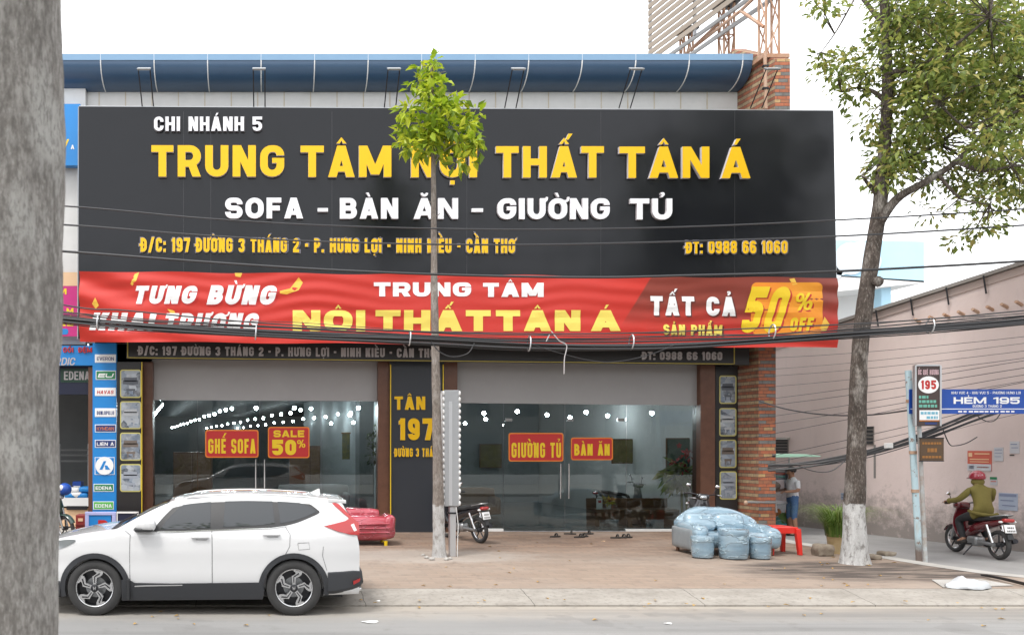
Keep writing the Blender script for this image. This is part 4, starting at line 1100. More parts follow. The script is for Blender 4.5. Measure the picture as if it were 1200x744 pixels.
mb = MB(); mb.tube([P(896.5, 60, 19.66), P(897.5, 128, 19.66)], .035, 6); mb.build('pipe', M['rusty_white'], t_)
for y in (78, 104): p = P(897, y, 19.66); MB().box((p.x - .06, 19.62, p.z - .02), (p.x + .06, 19.7, p.z + .02)).build('clip', M['dark_metal'], t_)

# ------------------------------------------------------------------ alley: pink building, far blue building
M['pink_wall'] = mat('pink_wall', (.5, .45, .44), .85)
n = NT(M['pink_wall']); p = n.pos(); s = n.sep(p)
a = n.noise(n.map(p, (.6, .6, .35)), 1, 6); b = n.noise(n.map(p, (2.2, 2.2, .5)), 1.4, 7, .7); d = n.noise(p, 5, 8, .75)
c = n.mix(n.step(a, .3, .7), (.61, .50, .47), (.70, .59, .56))
c = n.mix(n.math('MULTIPLY', n.step(b, .55, .8), .35), c, (.47, .42, .41))
h = n.math('ADD', s[2], n.math('MULTIPLY', n.math('SUBTRACT', d, .5), 2.6))
c = n.mix(n.math('MULTIPLY', n.math('SUBTRACT', 1, n.step(h, .25, 1.15)), .8), c, (.17, .155, .14))
blk = n.math('MULTIPLY', n.step(n.noise(p, 2.1, 9, .8), .62, .68), n.math('SUBTRACT', 1, n.step(s[2], 1.2, 3.2)))
c = n.mix(n.math('MULTIPLY', blk, .55), c, (.13, .12, .115)); n.col(c); n.bump(d, .01)
def AW(Y): return 14.45 - .246 * (Y - 22.7)
def AT(Y): return 5.345 - .15 * (Y - 21.87)
pk = thing('pink_building', 'faded pink rendered building with a sloping tin roof along the alley', 'building', (16, 18, .05))
pl = lambda Y, z: (AW(Y), Y, z)
mb = MB(); mb.prism([pl(36, 0), pl(14.2, 0), pl(14.2, AT(14.2)), pl(36, AT(36))], (7, 1.7, 0)); mb.build('wall', M['pink_wall'], pk)
mb = MB(); e = .10
mb.prism([(AW(36) - e, 36, AT(36) + .02), (AW(14.0) - e, 14.0, AT(14.0) + .02), (AW(14.0) - e, 14.0, AT(14.0) + .10), (AW(36) - e, 36, AT(36) + .10)], (7.4, 1.8, 0)); mb.build('roof', mat('tin_roof', (.22, .205, .19), .6, (.30, .28, .26), 3, .3), pk)
def on_wall(name, px0, py0, px1, py1, m, proud=.02, par=pk, t=.03):
    """flat piece on the alley wall"""
    def hit(px, py):
        k = (px - 315) / 1000; Y = (14.45 + .246 * 22.7) / (k + .246); return Vector((AW(Y) - proud, Y - proud * .24, ZZ(py, Y)))
    q = [hit(px0, py1), hit(px1, py1 + (0)), hit(px1, py0), hit(px0, py0)]
    # keep the piece level
    q[1].z = q[0].z; q[2].z = q[3].z
    mb = MB(); mb.prism(q, (t, t * .24, 0)); return mb.build(name, m, par)
mb = MB(); mb.prism([(AW(36) - .03, 36, AT(36) - .16), (AW(14.2) - .03, 14.2, AT(14.2) - .16), (AW(14.2) - .03, 14.2, AT(14.2) + .01), (AW(36) - .03, 36, AT(36) + .01)], (.03, .01, 0)); mb.build('verge_board', mat('verge', (.42, .34, .31), .8), pk)
for px in (1073, 1115, 1159, 1032): 
    k = (px - 315) / 1000; Y = (14.45 + .246 * 22.7) / (k + .246); z = AT(Y)
    mb = MB(); mb.tube([(AW(Y) - .12, Y, z + .04), (AW(Y) - .06, Y, z - .35)], .018, 5); mb.build('roof_bracket', M['dark_metal'], pk)
for i in range(8):
    px = 1078 + i * 17; py = 377 - i * 2.9
    k = (px - 315) / 1000; Y = (14.45 + .246 * 22.7) / (k + .246); z = ZZ(py, Y)
    mb = MB(); mb.tube([(AW(Y) - .16, Y - .05, z + .05), (AW(Y) + .02, Y, z - .02)], .035, 7); mb.build('pipe_stub', M['rust'], pk)
M['shutter'] = mat('shutter', (.13, .115, .105), .7, (.20, .18, .165), 2, .3)
for (x0, y0, x1, y1) in ((906, 514.5, 924, 531), (1014, 499.5, 1024.5, 521)):
    f = on_wall('vent_window', x0, y0, x1, y1, M['shutter'], .03)
    for k in range(5): on_wall('louvre', x0 + .3, y0 + (y1 - y0) * (k + .15) / 5, x1 - .3, y0 + (y1 - y0) * (k + .6) / 5, M['dark_metal'], .045, f, .02)
on_wall('window_hood', 906, 512.5, 926, 515, M['concrete'], .12, pk, .12)
on_wall('drain_stain', 1024, 521, 1026.5, 560, mat('stain', (.22, .20, .19), .9), .006, pk, .005)
# posters stuck on the wall
def wall_poster(label, box, m, bars=(), grp='paper notices on the pink wall', cat='poster', name='wall_notice'):
    px = (box[0] + box[2]) / 2; k = (px - 315) / 1000; Y = (14.45 + .246 * 22.7) / (k + .246)
    t_ = thing(name, label, cat, (AW(Y), Y, ZZ(box[3], Y)), 0, grp)
    on_wall('sheet', *box, m, .016, t_, .012)
    for (a, b, c, d, m_) in bars:
        w_, h_ = box[2] - box[0], box[3] - box[1]
        on_wall('print', box[0] + a * w_, box[1] + b * h_, box[0] + c * w_, box[1] + d * h_, m_, .022, t_, .004)
M['poster_red'] = mat('poster_red', (.55, .12, .08), .7); M['paper'] = mat('paper', (.50, .50, .53), .8, (.56, .56, .58), 5, .3); M['paper_ink'] = mat('paper_ink', (.22, .25, .36), .8); M['paper_blue'] = mat('paper_blue', (.34, .40, .52), .8, (.45, .49, .57), 4, .3)
wall_poster('faded red notice with a white strip below, high on the pink wall', (1134.5, 528, 1162.5, 551), M['poster_red'], ((.0, .66, 1, 1, M['paper']), (.05, .1, .2, .3, M['peach']), (.3, .12, .92, .18, M['peach']), (.1, .4, .9, .45, M['peach']), (.1, .53, .9, .57, M['peach']), (.06, .74, .28, .92, M['lime_print'] if False else M['paper_ink']), (.4, .8, .9, .86, M['poster_red'])))
wall_poster('pale grey notice just right of the red notice', (1165.5, 524, 1176, 540), M['paper'], ((.1, .15, .9, .2, M['paper_ink']), (.1, .4, .9, .44, M['paper_ink']), (.1, .65, .8, .69, M['paper_ink'])))
wall_poster('grey notice nearest the right edge of the photo', (1184, 517, 1195, 531), M['paper'], ((.1, .2, .8, .28, M['paper_ink']), (.2, .5, .9, .56, M['paper_ink']), (.0, 1.1, .5, 1.2, M['dark_print'])))
wall_poster('large pale blue torn notice right of the rider', (1171, 577, 1193, 597), M['paper_blue'], ((.05, .05, .95, .2, M['paper_ink']), (.1, .4, .8, .46, M['paper_ink']), (.2, .7, .9, .76, M['paper_ink'])))
wall_poster('small blue stuck note left of the red helmet', (1133, 574.5, 1138.5, 580), M['paper_ink'], ((.2, .3, .8, .5, M['paper']),))
wall_poster('white and green note right of the red helmet', (1161, 558.5, 1169, 568), M['paper'], ((0, 0, 1, .3, M['green_print']), (.1, .5, .9, .6, M['poster_red'])))
wall_poster('tiny blue note on the wall left of the old trunk', (986, 577, 993.5, 585), M['paper_blue'], ((.1, .2, .9, .35, M['paper_ink']), (.1, .6, .7, .75, M['paper_ink'])))
# far building with light blue sign
fb = thing('far_building', 'distant white building with pale blue rooftop sign board beyond the pink roof', 'building', P(1020, 420, 48))
M['pale_blue'] = mat('pale_blue', (.42, .68, .85), .6, (.50, .75, .90), .5, .3); M['far_white'] = mat('far_white', (.78, .78, .77), .8)
mb = MB(); a, b = P(930, 600, 50), P(1046, 345, 50); mb.box((a.x, 50, 0), (b.x, 58, b.z)); mb.build('wall', M['far_white'], fb)
a, b = P(955, 333, 47), P(1083, 282, 47); mb = MB(); mb.prism([P(955, 322, 47), P(1083, 331, 47), P(1083, 283, 47), P(955, 281, 47)], (0, 1.2, 0)); mb.build('sign_board', M['pale_blue'], fb)
mb = MB(); mb.prism([P(955, 344, 47), P(1083, 331.5, 47), P(1083, 329, 47), P(955, 321, 47)], (0, 3.0, 0)); mb.build('canopy', M['far_white'], fb)
mb = MB(); a, b = P(1033, 600, 47.6), P(1044, 333, 47.6); mb.box((a.x, 47.6, 0), (b.x, 48.2, b.z)); mb.build('column', M['pale_blue'], fb)
mb = MB()
for (x, y, r) in ((985, 310, .6), (997, 303, .9), (1008, 300, .8), (1018, 306, .7), (975, 316, .6)): mb.lathe([(r, 0), (r, .02)], P(x, y, 46.95 - r * .01), (0, -1, 0), 20)
mb.build('painted_cloud', mat('cloud_paint', (.68, .76, .82), .6), fb)

# ------------------------------------------------------------------ opposite side of the street (seen in the glass)
MB_ = MB(); MB_.box((-120, -60, -.01), (120, 5.2, .13)); tag(MB_.build('near_pavement', M['concrete']), kind='structure')
o = MB().box((-60, -3.6, .13), (60, -3.2, .62)).build('planter_wall', M['white_paint']); tag(o, 'long low white planter wall across the street, seen in the shop glass', 'wall')
M['opp_wall'] = mat('opp_wall', (.20, .19, .18), .8, (.34, .32, .30), .12, .2)
for i, (x0, x1, h) in enumerate(((-46, -20, 8.0), (-19.4, -4, 10.5), (-3.6, 12, 7.6), (12.5, 30, 9.5), (30.5, 60, 8))):
    t_ = thing('opposite_house', ['wide low house across the street at the left end', 'tall house across the street left of the middle', 'low house across the street straight behind the camera', 'tall house across the street right of the middle', 'wide house across the street at the right end'][i], 'house', ((x0 + x1) / 2, -18, .13))
    MB().box((x0, -26, .13), (x1, -18, h)).build('wall', M['opp_wall'], t_)
    k = x0 + 1
    while k < x1 - 3:
        MB().box((k, -18.03, .2), (k + 2.6, -17.97, 3.0)).build('shop_opening', M['interior_dark'], t_)
        for z in (4.2, 7.0):
            if z + 1.6 < h: MB().box((k + .4, -18.03, z), (k + 2.0, -17.97, z + 1.5)).build('window', M['car_glass'], t_)
        k += 3.4

# ------------------------------------------------------------------ trees
def rv(r=rnd):
    while True:
        v = Vector((r.uniform(-1, 1), r.uniform(-1, 1), r.uniform(-1, 1)))
        if .05 < v.length < 1: return v
def smooth_path(pts, k=5):
    pts = [Vector(p) for p in pts]; out = []
    for i in range(len(pts) - 1):
        p0, p1, p2, p3 = pts[max(i - 1, 0)], pts[i], pts[i + 1], pts[min(i + 2, len(pts) - 1)]
        for j in range(k):
            t = j / k
            out.append(.5 * ((2 * p1) + (p2 - p0) * t + (2 * p0 - 5 * p1 + 4 * p2 - p3) * t * t + (3 * p1 - p0 - 3 * p2 + p3) * t ** 3))
    out.append(pts[-1]); return out
def lerp_list(rs, n):
    out = []
    for i in range(n):
        u = i / (n - 1) * (len(rs) - 1); a = min(int(u), len(rs) - 2); out.append(rs[a] + (rs[a + 1] - rs[a]) * (u - a))
    return out
def limb(mb, pts, rs, k=5, seg=8, rough=0):
    pth = smooth_path(pts, k); rr__ = lerp_list(rs, len(pth))
    n0 = len(mb.bm.verts); mb.tube(pth, rr__, seg)
    if rough:
        mb.bm.verts.ensure_lookup_table(); N = len(pth)
        for idx in range(n0, len(mb.bm.verts)):
            v = mb.bm.verts[idx]; i = min((idx - n0) // seg, N - 1); d = v.co - pth[i]
            f = 1 + rough * (noise.noise(v.co * 2.3) + .6 * noise.noise(v.co * 7)); v.co = pth[i] + d * f
    return pth
def leaf_mesh(name, leaves, m, parent):
    vs_, fs = [], []
    for (p, d, n_, L, w_) in leaves:
        s_ = d.cross(n_); 
        if s_.length < 1e-4: continue
        s_.normalize(); nn = s_.cross(d).normalized(); b = len(vs_)
        vs_ += [p, p + d * (L * .45) + s_ * w_ + nn * (w_ * .35), p + d * L - nn * (L * .12), p + d * (L * .45) - s_ * w_ + nn * (w_ * .35)]
        fs += [(b, b + 2, b + 1), (b, b + 3, b + 2)]
    me = bpy.data.meshes.new(name); me.from_pydata(vs_, [], fs); me.update(); return link(name, me, m, parent)
def clump(c, r, n_, L, droop=.3, flat=.75, axis=None):
    out = []
    for _ in range(n_):
        o = rv(); o.z *= flat; p = c + o * r; d = (o.normalized() * .8 + rv() * .7 + Vector((0, 0, -droop))).normalized()
        up = (Vector((0, 0, 1)) + rv() * .75).normalized(); l = L * rnd.uniform(.65, 1.25); out.append((p, d, up, l, l * rnd.uniform(.20, .30)))
    return out

# near trunk at the left edge of the view
mb = MB(); pth = limb(mb, [(-1.24, 4.1, .1), (-1.262, 4.1, .9), (-1.275, 4.08, 1.8), (-1.262, 4.08, 2.8), (-1.245, 4.1, 3.8), (-1.27, 4.1, 5.2), (-1.2, 4.15, 6.6), (-1.1, 4.1, 8.6)], [.295, .262, .258, .262, .262, .255, .24, .15], 24, 40, .05)
for a_, b_ in (((-1.2, 4.1, 6.4), (-3.4, 2.6, 8.4)), ((-1.2, 4.1, 6.6), (1.2, 2.8, 8.6)), ((-1.2, 4.1, 6.8), (-.6, .6, 9.0))): a_, b_ = Vector(a_), Vector(b_); limb(mb, [a_, (a_ + b_) / 2 + Vector((0, 0, .3)), b_], [.15, .10, .04], 4, 8)
t_ = thing('street_tree', 'thick pale grey mottled trunk close to the camera at the left edge', 'tree', (-1.22, 4.1, .13)); mb.build('trunk', M['bark_near'], t_, smooth=60)
lv = []
for _ in range(80):
    o = rv(); lv += clump(Vector((-1.0 + o.x * 3.6, 2.6 + o.y * 2.6, 8.5 + o.z * 1.2)), .55, 22, .26, .3)
leaf_mesh('crown', lv, M['leaf_old'], t_)
# young tree
yt = thing('young_tree', 'slender young tree with bright green leafy top in front of the black sign', 'tree', GP(515, 652)); YY = GY(652)
mb = MB(); pt = [P(515, 655, YY), P(514.5, 640, YY), P(514, 600, YY), P(512, 500, YY), P(510, 400, YY), P(508.5, 300, YY), P(508, 200, YY), P(507, 150, YY), P(505, 75, YY)]
limb(mb, pt, [.16, .125, .11, .085, .075, .06, .045, .035, .012], 8, 14, .10)
for i in range(16):
    y = 190 - i * 7; b = P(508, y, YY); a = rnd.uniform(0, 6.28); d = Vector((math.cos(a), math.sin(a), rnd.uniform(.25, .7))); l = rnd.uniform(.35, .65) * (1 if y > 110 else .6)
    mb.tube([b, b + d * l * .5 + Vector((0, 0, .04)), b + d * l], [.014, .010, .005], 5)
for (x, y, l) in ((503, 240, -.12), (514, 255, .10), (512, 330, .1)): b = P(509, y, YY); mb.tube([b, b + Vector((l, -.05, .06))], [.012, .006], 5)
mb.build('trunk', M['bark_young'], yt, smooth=60)
lv = []
for (cx, cy, rx, ry, n_) in ((503, 80, 12, 12, 7), (496, 100, 22, 10, 9), (516, 104, 18, 12, 8), (508, 122, 36, 14, 20), (484, 130, 16, 10, 7), (535, 128, 18, 12, 9), (517, 146, 44, 14, 24), (498, 152, 30, 12, 14), (548, 142, 14, 12, 6), (530, 164, 30, 12, 15), (490, 168, 24, 12, 11), (478, 152, 10, 12, 5), (510, 180, 34, 9, 9), (553, 172, 8, 14, 5), (543, 188, 12, 8, 4), (476, 172, 8, 6, 2), (560, 132, 5, 5, 1)):
    for _ in range(n_):
        o = rv(); c = P(cx + o.x * rx, cy + o.z * ry, YY + o.y * .7); b = P(508, min(195, cy + 18), YY)
        lv += clump(c, .12, 8, .20, .2, .7)
leaf_mesh('crown', lv, M['leaf_young'], yt)
# soil ring and stones at the base
for (x, y, r) in ((500, 654, .05), (506, 656, .06), (523, 656, .05), (528, 655, .04), (496, 651, .04)):
    mb = MB(); mb.ball(GP(x, y) + Vector((0, 0, r * .4)), (r, r * .8, r * .6), 8); o = mb.build('stone', M['concrete'], smooth=60, fn=lambda p: p + Vector((noise.noise(p * 30), noise.noise(p * 31), noise.noise(p * 29))) * .012)
    tag(o, 'small pale stone at the foot of the young tree', 'stone', 'stones round the young tree')

# old tree on the right
ot = thing('old_tree', 'tall leaning tree with whitewashed foot and spreading crown by the alley', 'tree', GP(1000, 660)); OY = GY(660)
Q = lambda x, y, dy=0: P(x, y, OY + dy)
mb = MB()
limb(mb, [Q(1001.5, 668), Q(1001.5, 656), Q(1001.5, 640), Q(1001, 600), Q(1004.5, 500), Q(1007, 420), Q(1013, 360), Q(1022, 300), Q(1031, 240), Q(1036, 180), Q(1040, 100), Q(1038, 40), Q(1034, -40), Q(1030, -120)],
     [.29, .235, .205, .17, .145, .13, .128, .125, .11, .095, .088, .075, .06, .04], 9, 22, .10)
mb.ball(Q(1028, 330, -.15), (.10, .10, .10), 8)
limbs = [([Q(1027, 268), Q(1050, 234, -.3), Q(1085, 213, -.5), Q(1120, 190, -.6), Q(1160, 150, -.6), Q(1215, 118, -.5)], [.08, .072, .06, .045, .03, .015]),
         ([Q(1036, 192), Q(1060, 188, .4), Q(1100, 168, .9), Q(1150, 128, 1.3), Q(1190, 70, 1.5)], [.065, .055, .045, .03, .015]),
         ([Q(1037, 118), Q(1022, 107, .1), Q(1004, 103, .2), Q(985, 108, .3)], [.05, .035, .02, .01]),
         ([Q(1039, 86), Q(1070, 80, -.4), Q(1110, 60, -.9), Q(1160, 20, -1.2)], [.055, .045, .03, .015]),
         ([Q(1038, 50), Q(1060, 20, .3), Q(1090, -30, .6)], [.07, .05, .02]),
         ([Q(1036, 30), Q(1012, 0, .3), Q(990, -30, .5)], [.05, .035, .02]),
         ([Q(1026, 225), Q(1016, 214, -.1), Q(1010, 206, -.2)], [.05, .03, .01]),
         ([Q(1006, -10, .4), Q(992, 16, .4), Q(978, 40, .5), Q(962, 62, .5)], [.022, .016, .012, .006]),
         ([Q(1120, 188, -.6), Q(1150, 200, -.8), Q(1185, 195, -1)], [.05, .035, .012]), ([Q(1100, 205, -.6), Q(1125, 232, -.8), Q(1160, 240, -1)], [.03, .02, .008]),
         ([Q(1085, 82, -.6), Q(1100, 120, -.8), Q(1130, 150, -1)], [.035, .02, .01])]
for a, b in limbs: limb(mb, a, b, 5, 8, .08)
clumps = []
for (cx, cy, rx, ry, dy, n_) in ((1135, 80, 75, 62, 1.7, 88), (1085, 120, 45, 45, 1.3, 38), (1170, 150, 55, 45, 1.7, 44), (1060, 55, 35, 40, 1.0, 22), (1068, 10, 45, 26, 1.2, 18), (1003, 85, 28, 34, .8, 13), (972, 78, 17, 26, .5, 3), (1062, 175, 38, 32, 1.0, 22),
                                (1028, 195, 18, 28, .6, 7), (1150, 215, 55, 26, 1.2, 13), (1105, 225, 35, 22, .8, 6), (1165, 262, 30, 14, .7, 3), (1200, 70, 40, 70, 1.6, 38), (1210, 190, 40, 50, 1.4, 16), (1120, 25, 60, 22, 1.4, 22), (960, 5, 16, 8, .4, 3), (1130, 284, 20, 5, .3, 1), (1095, 250, 12, 8, .3, 1), (1024, 130, 14, 24, .5, 4), (1170, 4, 50, 16, 1.4, 12), (1140, -50, 110, 45, 2, 50)):
    for _ in range(n_):
        o = rv(); clumps.append(P(cx + o.x * rx, cy + o.z * ry, OY + o.y * dy))
lv = []
for c in clumps:
    lv += clump(c, rnd.uniform(.22, .42), rnd.randint(28, 42), .14, .25, .7)
    # a twig from the clump back towards the nearest limb
    best = min((p for a, b in limbs for p in a), key=lambda p: (p - c).length)
    if (best - c).length < 2.2: m_ = (best + c) / 2 + rv() * .12; mb.tube([best, m_, c], [.014, .010, .004], 4)
mb.build('trunk', M['bark_old'], ot, smooth=60)
leaf_mesh('crown', lv, M['leaf_old'], ot)
# opposite trees and hedge: dark masses mirrored in the glass and the sign
def round_tree(label, x, y, h, r, seed):
    t_ = thing('opposite_tree', label, 'tree', (x, y, .13)); rd = random.Random(seed)
    mb = MB(); limb(mb, [(x, y, .1), (x + .1, y, h * .3), (x, y + .1, h * .6)], [.3, .22, .1], 4, 8); mb.build('trunk', M['bark_old'], t_, smooth=60)
    lv = []
    for _ in range(70):
        o = rv(rd); c = Vector((x + o.x * r, y + o.y * r, h * .68 + o.z * h * .33))
        lv += clump(c, 1.1, 16, .6, .2)
    leaf_mesh('crown', lv, M['leaf_dark'], t_)
round_tree('dark round tree across the street, mirrored left in the shop glass', -11, -9, 10, 3.6, 1)
round_tree('tall dark tree across the street, mirrored mid sign', 9, -10, 13, 4.4, 2)
round_tree('broad dark tree across the street, mirrored right in the sign', 21, -9, 14, 5.0, 3)
round_tree('dark tree across the street, mirrored at the right end', 31, -10, 12, 4.5, 4)
lv = []
for i in range(420):
    lv += clump(Vector((rnd.uniform(-40, 50), -4.4 + rnd.uniform(-.5, .5), rnd.uniform(.5, 2.0))), .5, 14, .4)
hd = leaf_mesh('hedge', lv, M['leaf_dark'], None); tag(hd, 'dark clipped hedge behind the white planter wall across the street', 'hedge', kind='stuff')

# pot of long grass behind the old trunk
t_ = thing('potted_grass', 'fountain of long green grass in a rusty pot behind the old trunk', 'plant', GP(986, 650)); b = GP(986, 650); GYY = b.y + .25
b = P(985, 652, GYY); b.z = zp(GYY)
mb = MB(); mb.lathe([(.20, 0), (.24, .36), (.25, .38), (.22, .38), (.21, .33), (0.0001, .33)], b, (0, 0, 1), 18); mb.build('pot', mat('rusty_pot', (.40, .28, .12), .7, (.52, .42, .26), 5, .3), t_, smooth=40)
vs_, fs = [], []
for i in range(800):
    a = rnd.uniform(0, 6.28); r0 = rnd.uniform(0, .26); p = b + Vector((math.cos(a) * r0, math.sin(a) * r0, .33)); L = rnd.uniform(.6, 1.45); out_ = Vector((math.cos(a), math.sin(a), 0)) * rnd.uniform(.25, .85); w_ = rnd.uniform(.006, .013)
    s_ = Vector((-math.sin(a), math.cos(a), 0)); k0 = len(vs_)
    for k in range(5):
        u = k / 4; q = p + out_ * (L * u * u * .85 + .08 * u) + Vector((0, 0, L * (u - .62 * u ** 2.4))); ww = w_ * (1 - u * .92)
        vs_ += [q - s_ * ww, q + s_ * ww]
        if k: j = k0 + 2 * k; fs.append((j - 2, j - 1, j + 1, j))
me = bpy.data.meshes.new('blades'); me.from_pydata(vs_, [], fs); me.update(); link('blades', me, M['grass_blade'], t_)
for (x, y, sx, sz, lab) in ((970, 652, .30, .22, 'weathered brown stump block left of the old tree foot'), (1028, 656, .22, .09, 'low broken stone right of the old tree foot'), (1046, 652, .25, .08, 'grey rubble lump between the old tree and the pole')):
    p = GP(x, y); mb = MB(); mb.rbox(p + Vector((0, .15, sz / 2)), (sx, .24, sz), .03, 5)
    tag(mb.build('rubble', mat('rubble', (.16, .12, .09), .9, (.32, .28, .22), 7, .25), smooth=60, fn=lambda p: p + Vector((noise.noise(p * 9), noise.noise(p * 9 + Vector((9, 0, 0))), noise.noise(p * 9 + Vector((0, 9, 0))))) * .03), lab, 'stone')

# ------------------------------------------------------------------ cables
def sagline(pts, Y, r, name, label, cat='cable', grp=None, m=None, k=8, seg=6):
    pth = smooth_path([P(x, y, (Y if not isinstance(Y, (list, tuple)) else Y[i])) for i, (x, y) in enumerate(pts)], k)
    mb = MB(); mb.tube(pth, r, seg); o = mb.build(name, m or M['cable'], smooth=60); return tag(o, label, cat, grp)
CY_ = 14.8
base = [(-260, 345), (-100, 357), (66, 373), (130, 379.5), (200, 384.5), (330, 391), (500, 398), (600, 403), (700, 404.5), (800, 403), (900, 398), (1000, 391), (1100, 384), (1200, 376), (1400, 356), (1600, 334)]
cb = thing('cable_bundle', 'thick sagging bundle of black cables strung across the red banner', 'cable bundle', P(600, 402, CY_))
for k in range(11):
    ph = rnd.uniform(0, 6.28); amp = rnd.uniform(1.5, 5.0) if k > 3 else rnd.uniform(.5, 2.0); off = [(-1, .04), (1.5, .045), (3.5, .035), (-3, .03), (-6, .016), (-8, .014), (5, .02), (-4.5, .018), (0, .03), (-10, .010), (-7, .012)][k]
    pts = [(x, y + off[0] * (1.15 if 250 < x < 900 else .9) + amp * math.sin(x * .006 * (1 + .2 * k) + ph) * .55) for x, y in base]
    mb = MB(); mb.tube(smooth_path([P(x, y, CY_ + .04 * math.sin(k * 2.1)) for x, y in pts], 8), off[1] * .58, 7); mb.build('strand', M['cable'], cb, smooth=60)
for x in (115, 300, 480, 620, 740, 905, 1090): 
    y = [b_[1] for b_ in base if b_[0] >= x][0]; p = P(x, y - 2, CY_); mb = MB(); mb.tube([p + Vector((math.sin(a) * .01, math.cos(a) * .10, math.sin(a) * .13)) for a in [i / 12 * 6.283 for i in range(12)]], .012, 5, closed=True); mb.build('cable_tie', M['aluminium'], cb, smooth=60)
sagline([(-200, 228), (67, 241), (240, 256), (400, 265), (600, 269), (800, 266), (1000, 257), (1200, 245), (1450, 226)], 14.9, .014, 'overhead_wire', 'topmost thin overhead wire crossing the white line of the black sign', 'wire', 'overhead wires')
sagline([(-200, 250), (67, 263), (240, 276), (400, 284), (600, 287), (800, 283), (1000, 276), (1200, 264), (1450, 246)], 14.9, .016, 'overhead_wire', 'second thin overhead wire crossing the yellow address line of the black sign', 'wire', 'overhead wires')
sagline([(-200, 276), (67, 294), (240, 307), (400, 317), (560, 323), (700, 325), (800, 323), (980, 318), (1200, 306), (1450, 288)], 14.9, .022, 'overhead_wire', 'thickest overhead wire running along the top edge of the red banner', 'wire', 'overhead wires')
sagline([(-200, 300), (67, 356), (150, 364), (300, 378), (480, 388), (700, 391), (900, 384), (1060, 376), (1200, 364), (1450, 340)], 14.6, .013, 'overhead_wire', 'thin wire running just above the thick black cable bundle', 'wire', 'overhead wires')
# loose loops hanging under the bundle
sagline([(505, 400), (515, 412), (530, 418), (548, 414), (556, 402)], 14.75, .010, 'hanging_loop', 'thin loop of cable hanging below the bundle beside the young trunk', 'cable')
sagline([(620, 402), (650, 412), (690, 422), (720, 424), (760, 416), (790, 404)], 14.75, .008, 'hanging_loop', 'shallow wire loop drooping over the right address strip', 'cable')
sagline([(646, 388), (655, 399), (664, 405), (661.5, 420), (661, 438)], 14.6, .009, 'hanging_strap', 'pale strap end hanging from the cable bundle before the right window', 'strap', None, M['letter_grey'])
sagline([(644, 392), (640, 400)], 14.6, .009, 'hanging_strap', 'short pale strap stub left of the long hanging strap', 'strap', None, M['letter_grey'], 3)
# service wires before the pink wall
rs = random.Random(3)
for i in range(13):
    yl = 418 + i * 11.5 + rs.uniform(-3, 3); yr = 398 + i * 7.2 + rs.uniform(-4, 4)
    if i in (9,): continue
    sagline([(880, yl + 4), (960, yl * .72 + yr * .28 + 5), (1060, yl * .4 + yr * .6 + 3), (1200, yr - 4), (1330, yr - 22)], [20, 19, 17.6, 16.4, 15.5], .004 + .003 * rs.random(), 'service_wire', 'thin black service wire slanting up across the pink alley wall', 'wire', 'service wires before the pink wall')
sagline([(890, 470), (925, 480), (970, 486), (1020, 486), (1068, 480)], [19.6, 19, 18, 17, 16], .016, 'drooping_wire', 'darker drooping wire from the brick pillar to the pale blue pole', 'wire')
sb_ = thing('lower_cable_bundle', 'thick black cable bundle sagging low along the pink alley wall', 'cable bundle', P(1010, 532, 17.5))
lowb = [(900, 547), (945, 544), (985, 538), (1020, 530), (1065, 516), (1105, 502), (1145, 486), (1200, 468), (1280, 440)]
for k in range(8):
    ph = rs.uniform(0, 6); o_ = rs.uniform(-4, 4.5); mb = MB(); mb.tube(smooth_path([P(x, y + o_ + 2 * math.sin(x * .02 + ph), 19 - i * .33) for i, (x, y) in enumerate(lowb)], 8), [.028, .024, .022, .018, .014, .024, .010, .011][k], 6); mb.build('strand', M['cable'], sb_, smooth=60)
for (a, b, c) in (((935, 545), (965, 553), (990, 540)), ((1105, 503), (1120, 522), (1145, 512)), ((1145, 487), (1160, 494), (1175, 480))):
    sagline([a, ((a[0] + b[0]) / 2, b[1] - 2), b, ((b[0] + c[0]) / 2, b[1] - 3), c], 17.3, .010, 'cable_loop', 'loose black loop hanging from the low cable bundle', 'cable', 'loops of the low cable bundle')
t_ = thing('junction_box', 'small white junction box on the low cable bundle', 'box', P(1043, 522, 17)); mb = MB(); mb.box(P(1039, 525, 17), P(1047, 519, 17) + Vector((0, .08, 0))); mb.build('case', M['white_paint'], t_, bevel=.01); mb = MB(); mb.box(P(1041, 526.5, 16.99), P(1043, 525, 16.99) + Vector((0, .05, 0))); mb.build('gland', M['black_plastic'], t_)

# ------------------------------------------------------------------ street name pole
def pole_mat():
    m = mat('blue_pole', (.5, .64, .70), .5); n = NT(m); p = n.pos(); s = n.sep(p)
    a = n.noise(p, 7, 7, .75); b = n.noise(n.map(p, (4, 4, .9)), 2, 6)
    c = n.mix(n.step(a, .58, .64), (.50, .66, .72), (.22, .10, .05)); c = n.mix(n.math('MULTIPLY', n.step(b, .55, .7), .6), c, (.46, .40, .33))
    c = n.mix(n.math('MULTIPLY', n.math('SUBTRACT', 1, n.step(n.math('ADD', s[2], n.math('MULTIPLY', a, .3)), .45, .75)), .9), c, (.13, .07, .045)); n.col(c); return m
M['blue_pole'] = pole_mat()
PY_ = GY(656)
sp = thing('street_name_sign', 'blue street sign reading HẺM 195 on a leaning pale blue rusty pole', 'street sign', P(1077, 656, PY_))
mb = MB(); mb.tube([P(1077.2, 658, PY_), P(1075.5, 620, PY_), P(1070, 530, PY_), P(1064.3, 434, PY_)], .053, 14); mb.build('pole', M['blue_pole'], sp, smooth=40)
for y in (470, 530, 575): x = 1064.3 + (y - 434) / 224 * 12.9; p = P(x, y, PY_); mb = MB(); mb.tube([p + Vector((0, 0, -.03)), p + Vector((0, 0, .03))],   .062, 12); mb.build('clamp', M['rust'], sp, smooth=40)
HY = PY_ - .12
